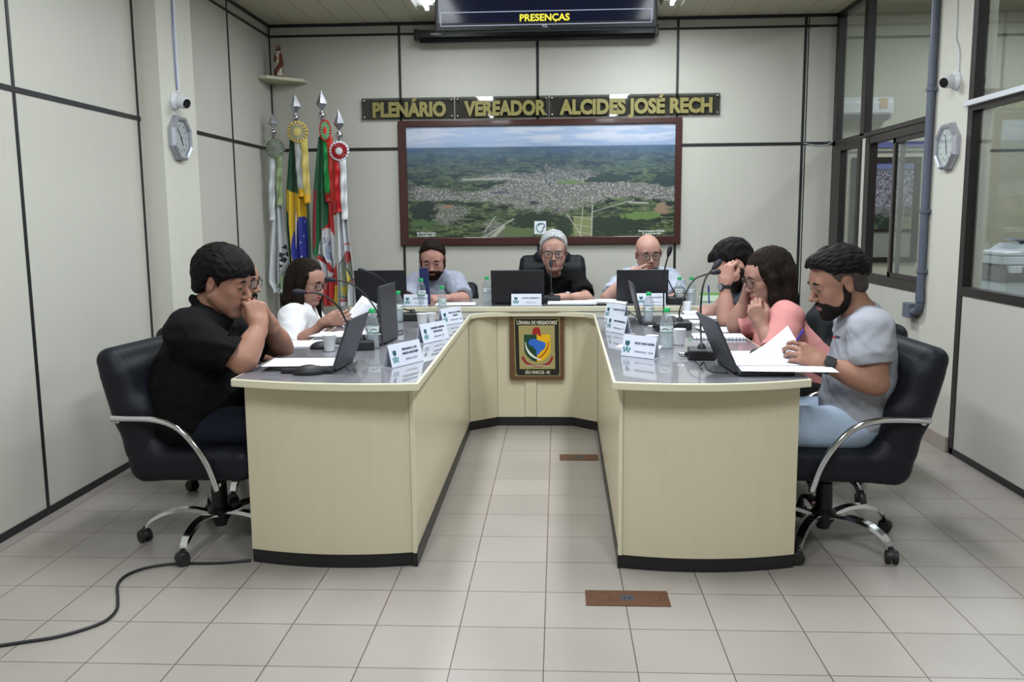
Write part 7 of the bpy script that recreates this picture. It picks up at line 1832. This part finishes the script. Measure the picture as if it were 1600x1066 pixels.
# --- bald man on the right of the head desk
person(dict(label='bald man with glasses in a pale grey t-shirt, hand at his mouth', face=180, pel=(0.66, 6.52, 0.52), che=Yv(1010, 478, 6.42), nek=Yv(1012, 423, 6.38), head=Yv(1013, 396, 6.24),
    shR=Yv(977, 440, 6.34), shL=Yv(1047, 438, 6.38), elR=Yv(949, 466, 6.02), wrR=Yv(980, 436, 6.02), elL=Yv(1062, 468, 6.00), wrL=Yv(1040, 470, 5.84), hrot=(186, 11, 4),
    handR=dict(d=(0.9, 0.05, 0.35), n=(0.1, 0.95, -0.1), curls=[(0.35, 0.6, 0.4), (0.6, 0.8, 0.4), (0.8, 0.9, 0.5), (0.9, 1.0, 0.5)], thumb=0.5), handL=dict(d=(-0.8, -0.4, 0), n=(0, 0, -1), curl=(0.6, 0.8, 0.4)), skin=SK_FAIR, shirt=C_GREY2, trousers=J_NAVY, sleeve=0.82, w=1.03,
    hair=None, beard=False, glasses=True, hs=1.06, top_name='t_shirt', seed=13, vneck=0.03))
# --- man resting his head on his fist
person(dict(label='dark-haired bearded man leaning his temple on his fist, farthest on the right', face=92, pel=(1.30, 5.00, 0.49), che=V(1.14, 4.98, 0.78), nek=V(1.075, 4.98, 0.945), head=Yv(1147, 415, 4.98),
    shL=V(1.11, 4.81, 0.90), shR=V(1.09, 5.16, 0.90), elL=Yv(1134, 500, 4.74), wrL=Yv(1133, 447, 4.76), elR=V(0.98, 5.28, 0.80), wrR=Yv(1124, 482, 5.22), hrot=(100, 34, 10),
    handL=dict(d=(0.1, 0.2, 1), n=(0.75, 0.6, 0.0), curls=[(0.9, 1.4, 0.8)]*4, thumb=0.8, spread=0.0), handR=dict(d=(-0.9, 0, -0.1), n=(0.1, 0.6, -0.8), curl=(0.7, 0.8, 0.5), thumb=0.7), skin=SK_PINK, shirt=C_DARK, trousers=J_NAVY, sleeve=0.7,
    hair=lambda c, Rh, s: hair_short(c, Rh, s, LINE_MAN, 0.012, 0.018, 1.0, 8, 0.010, 0.0035, 120), hairmat=M_HAIR_DARK, beard=True, beardmat=M_BEARD, top_name='t_shirt', watch=[dict(side='L', strap=M_BPLAST, case=M_BPLAST, dial=M_LAPS, back=0.006)], hs=1.06, seed=15))
# --- woman in pink
person(dict(label='woman with long dark hair and glasses in a pink blouse, hands raised to her face', face=92, fem=True, pel=(1.29, 4.24, 0.49), che=Yv(1225, 545, 4.25), nek=Yv(1216, 480, 4.25), head=Yv(1199, 433, 4.25),
    shL=Yv(1232, 500, 4.08), shR=Yv(1210, 492, 4.44), elL=Yv(1214, 550, 4.00), wrL=Yv(1191, 511, 4.06), elR=Yv(1150, 508, 4.42), wrR=Yv(1163, 473, 4.36), hrot=(100, 16, 0),
    handL=dict(d=(-0.40, 0.10, 0.95), n=(0.55, 0.80, 0.1), curls=[(0.8, 1.2, 0.7)]*4, thumb=0.7, spread=0.0), handR=dict(d=(0.12, -0.05, 1), n=(0.85, -0.5, 0.0), curls=[(0.5, 0.9, 0.6)]*4, thumb=0.5, spread=0.03), w=1.0, dp=1.1, arm=0.98, belly=0.02, neck=0.054, jaw=0.97, nose=0.85,
    skin=SK_MED, shirt=C_PINK, trousers=J_BLK, sleeve=0.99, loose=1.5, top_name='blouse', vneck=0.08, neckline=0.064, hair=lambda c, Rh, s: hair_long(c, Rh, s, 0.30, True, 1.03, 0.02, 1.0, 21), hairmat=M_HAIR_BROWN, brow=0.8, lip=M_LIPSTICK, rim=M_GLASSF_TORT,
    glasses=dict(h=0.022, w=0.026, square=True), hs=1.05, seed=17, hands=0.94, wrinkle=0.0045))
# --- nearest on the right
R_ = person(dict(label='short-haired bearded man in a grey t-shirt turning a page, nearest on the right', face=94, pel=(1.175, 3.53, 0.495), che=Yv(1346, 573, 3.52), nek=Yv(1349, 492, 3.52), head=Yv(1309, 442, 3.52),
    shL=Yv(1361, 520, 3.33), shR=Yv(1336, 505, 3.72), elL=Yv(1366, 598, 3.29), wrL=Yv(1291, 570, 3.33), elR=Yv(1335, 598, 3.80), wrR=Yv(1262, 567, 3.66), hrot=(96, 17, 0),
    handL=dict(d=(-0.85, 0.12, 0.42), n=(-0.35, 0.9, -0.35), curls=[(0.45, 0.8, 0.5), (0.55, 0.8, 0.5), (0.65, 0.9, 0.5), (0.75, 0.9, 0.5)], thumb=0.6, spread=0.05), handR=dict(d=(-0.95, -0.2, -0.1), n=(-0.1, 0.2, -1), curl=(0.5, 0.7, 0.4)), w=1.0, dp=1.0, arm=1.10, neck=0.064,
    skin=SK_TAN, shirt=C_GREY, trousers=J_LIGHT, sleeve=0.62, loose=1.1, hem=0.10, top_name='t_shirt', hair=lambda c, Rh, s: hair_short(c, Rh, s, [(-0.13, -0.02), (-0.075, 0.010), (-0.03, 0.036), (0.034, 0.045), (0.050, 0.060), (0.068, 0.078), (0.095, 0.080), (0.13, 0.085)], 0.003, 0.017, 1.0, 10, 0.014), fade=lambda c, Rh, s: hair_short(c, Rh, s, LINE_MAN, 0.0018, 0.002, 1.0, 12, 0, 0.0006), hairmat=M_HAIR_DARK, beardmat=M_BEARD, beard=0.0022,
    watch=[dict(side='L', strap=M_BPLAST, case=M_BPLAST, dial=M_INK, square=True, back=0.006)], hs=1.07, seed=19))

# ------------------------------------------------------------------ held pages and pens
def page(corners, label, n=10, bulge=0.012):
    """corners: four room points, in order round the sheet"""
    A, B, C_, D = [np.array(c, float) for c in corners]; o3 = A.copy(); nn = nrm(np.cross(B-A, D-A))
    mb = MB(); vs = []
    for i in range(n+1):
        for j in range(n+1):
            u, v = i/n, j/n; vs.append((A*(1-u)*(1-v)+B*u*(1-v)+C_*u*v+D*(1-u)*v)+nn*bulge*math.sin(PI*u)-o3)
    m = len(vs); vs += [p-nn*0.0007 for p in vs]; W = n+1
    fs = [(i*W+j, (i+1)*W+j, (i+1)*W+j+1, i*W+j+1) for i in range(n) for j in range(n)]
    fs += [tuple(q+m for q in reversed(f)) for f in list(fs)]
    for k in range(n):
        fs += [(k*W, k*W+m, (k+1)*W+m, (k+1)*W), (k*W+n, (k+1)*W+n, (k+1)*W+n+m, k*W+n+m), (k, k+1, k+1+m, k+m), (n*W+k, n*W+k+m, n*W+k+1+m, n*W+k+1)]
    o = empty('paper_sheet', A, 0, label, 'paper', 'loose papers on the desks')
    mb.add(vs, fs).build('sheet', M_PAPER, o, auto=60)
    for sgn_ in (1, -1):
        ln = MB()
        for r_ in range(14):
            u0 = 0.12+r_*0.055; vv_ = [0.12+0.76*t for t in np.linspace(0, 1, 9)]
            if r_ % 5 == 4: vv_ = vv_[:6]
            q = []
            for v in vv_:
                for u in (u0, u0+0.012): q.append((A*(1-u)*(1-v)+B*u*(1-v)+C_*u*v+D*(1-u)*v)+nn*(bulge*math.sin(PI*u)+(0.0004 if sgn_ > 0 else -0.0011))-o3)
            ln.add(q, [(2*i, 2*i+1, 2*i+3, 2*i+2) for i in range(len(vv_)-1)])
        ln.build('printed_lines', M_PRINT, o)
    return o
page([Yv(1146, 566, 3.62), Yv(1231, 509, 3.52), Yv(1258, 556, 3.37), Yv(1160, 578, 3.34)], 'white printed page being lifted by the man in the grey t-shirt on the right')
page([Yv(521, 512, 4.86), Yv(566, 462, 5.05), Yv(590, 476, 5.00), Yv(552, 517, 4.82)], 'white printed sheet held up by the woman in white')
def pen(a, b, m, label):
    a = np.array(a, float); b = np.array(b, float); o = empty('pen', a, 0, label, 'pen'); d = nrm(b-a); L_ = np.linalg.norm(b-a)
    MB().tube([(0, 0, 0), d*0.012, d*0.014, d*(L_-0.035)], [0.0008, 0.0035, 0.0042, 0.0042], 10).build('barrel', m, o, smooth=True)
    MB().tube([d*(L_-0.040), d*(L_-0.002), d*L_], [0.0052, 0.0050, 0.002], 10).build('cap', m, o, smooth=True)
    return o
M_PENV = mat('pen_violet', srgb(60, 44, 150), rough=0.35); M_PENB = mat('pen_blue', srgb(34, 60, 130), rough=0.35)
pen(Yv(1240, 541, 3.40), Yv(1255, 516, 3.33), M_PENV, 'violet pen in the hand turning the page')
pen(Yv(1108, 476, 5.10), Yv(1107, 446, 5.13), M_PENB, 'blue pen held upright by the man resting his head')

# small embroidered mark on the chest of the grey t-shirt
from mathutils.bvhtree import BVHTree
_sh = R_[3]; _me = _sh.data; _v = [v.co+Vector(R_[2]) for v in _me.vertices]; _t = BVHTree.FromPolygons(_v, [p.vertices[:] for p in _me.polygons])
for _dx, _w, _m in ((-4.0, 2.2, mat('badge_red', srgb(170, 40, 50), rough=0.6)), (1.5, 3.4, mat('badge_navy', srgb(40, 44, 70), rough=0.6))):
    mb = MB(); vs = []
    for i in range(5):
        for j in range(2):
            d = sight(1308+_dx+(i/4-0.5)*2*_w, 527+(i/4-0.5)*_w*0.5+(j-0.5)*3.6); h = _t.ray_cast(Vector(CO), Vector(d))
            if h[0] is not None: vs.append(np.array(h[0])+np.array(h[1])*0.0012*(1 if h[1].dot(Vector(d)) < 0 else -1)-R_[2])
    if len(vs) == 10: mb.add(vs, [(2*i, 2*i+1, 2*i+3, 2*i+2) for i in range(4)]).build('chest_mark', _m, R_[0])
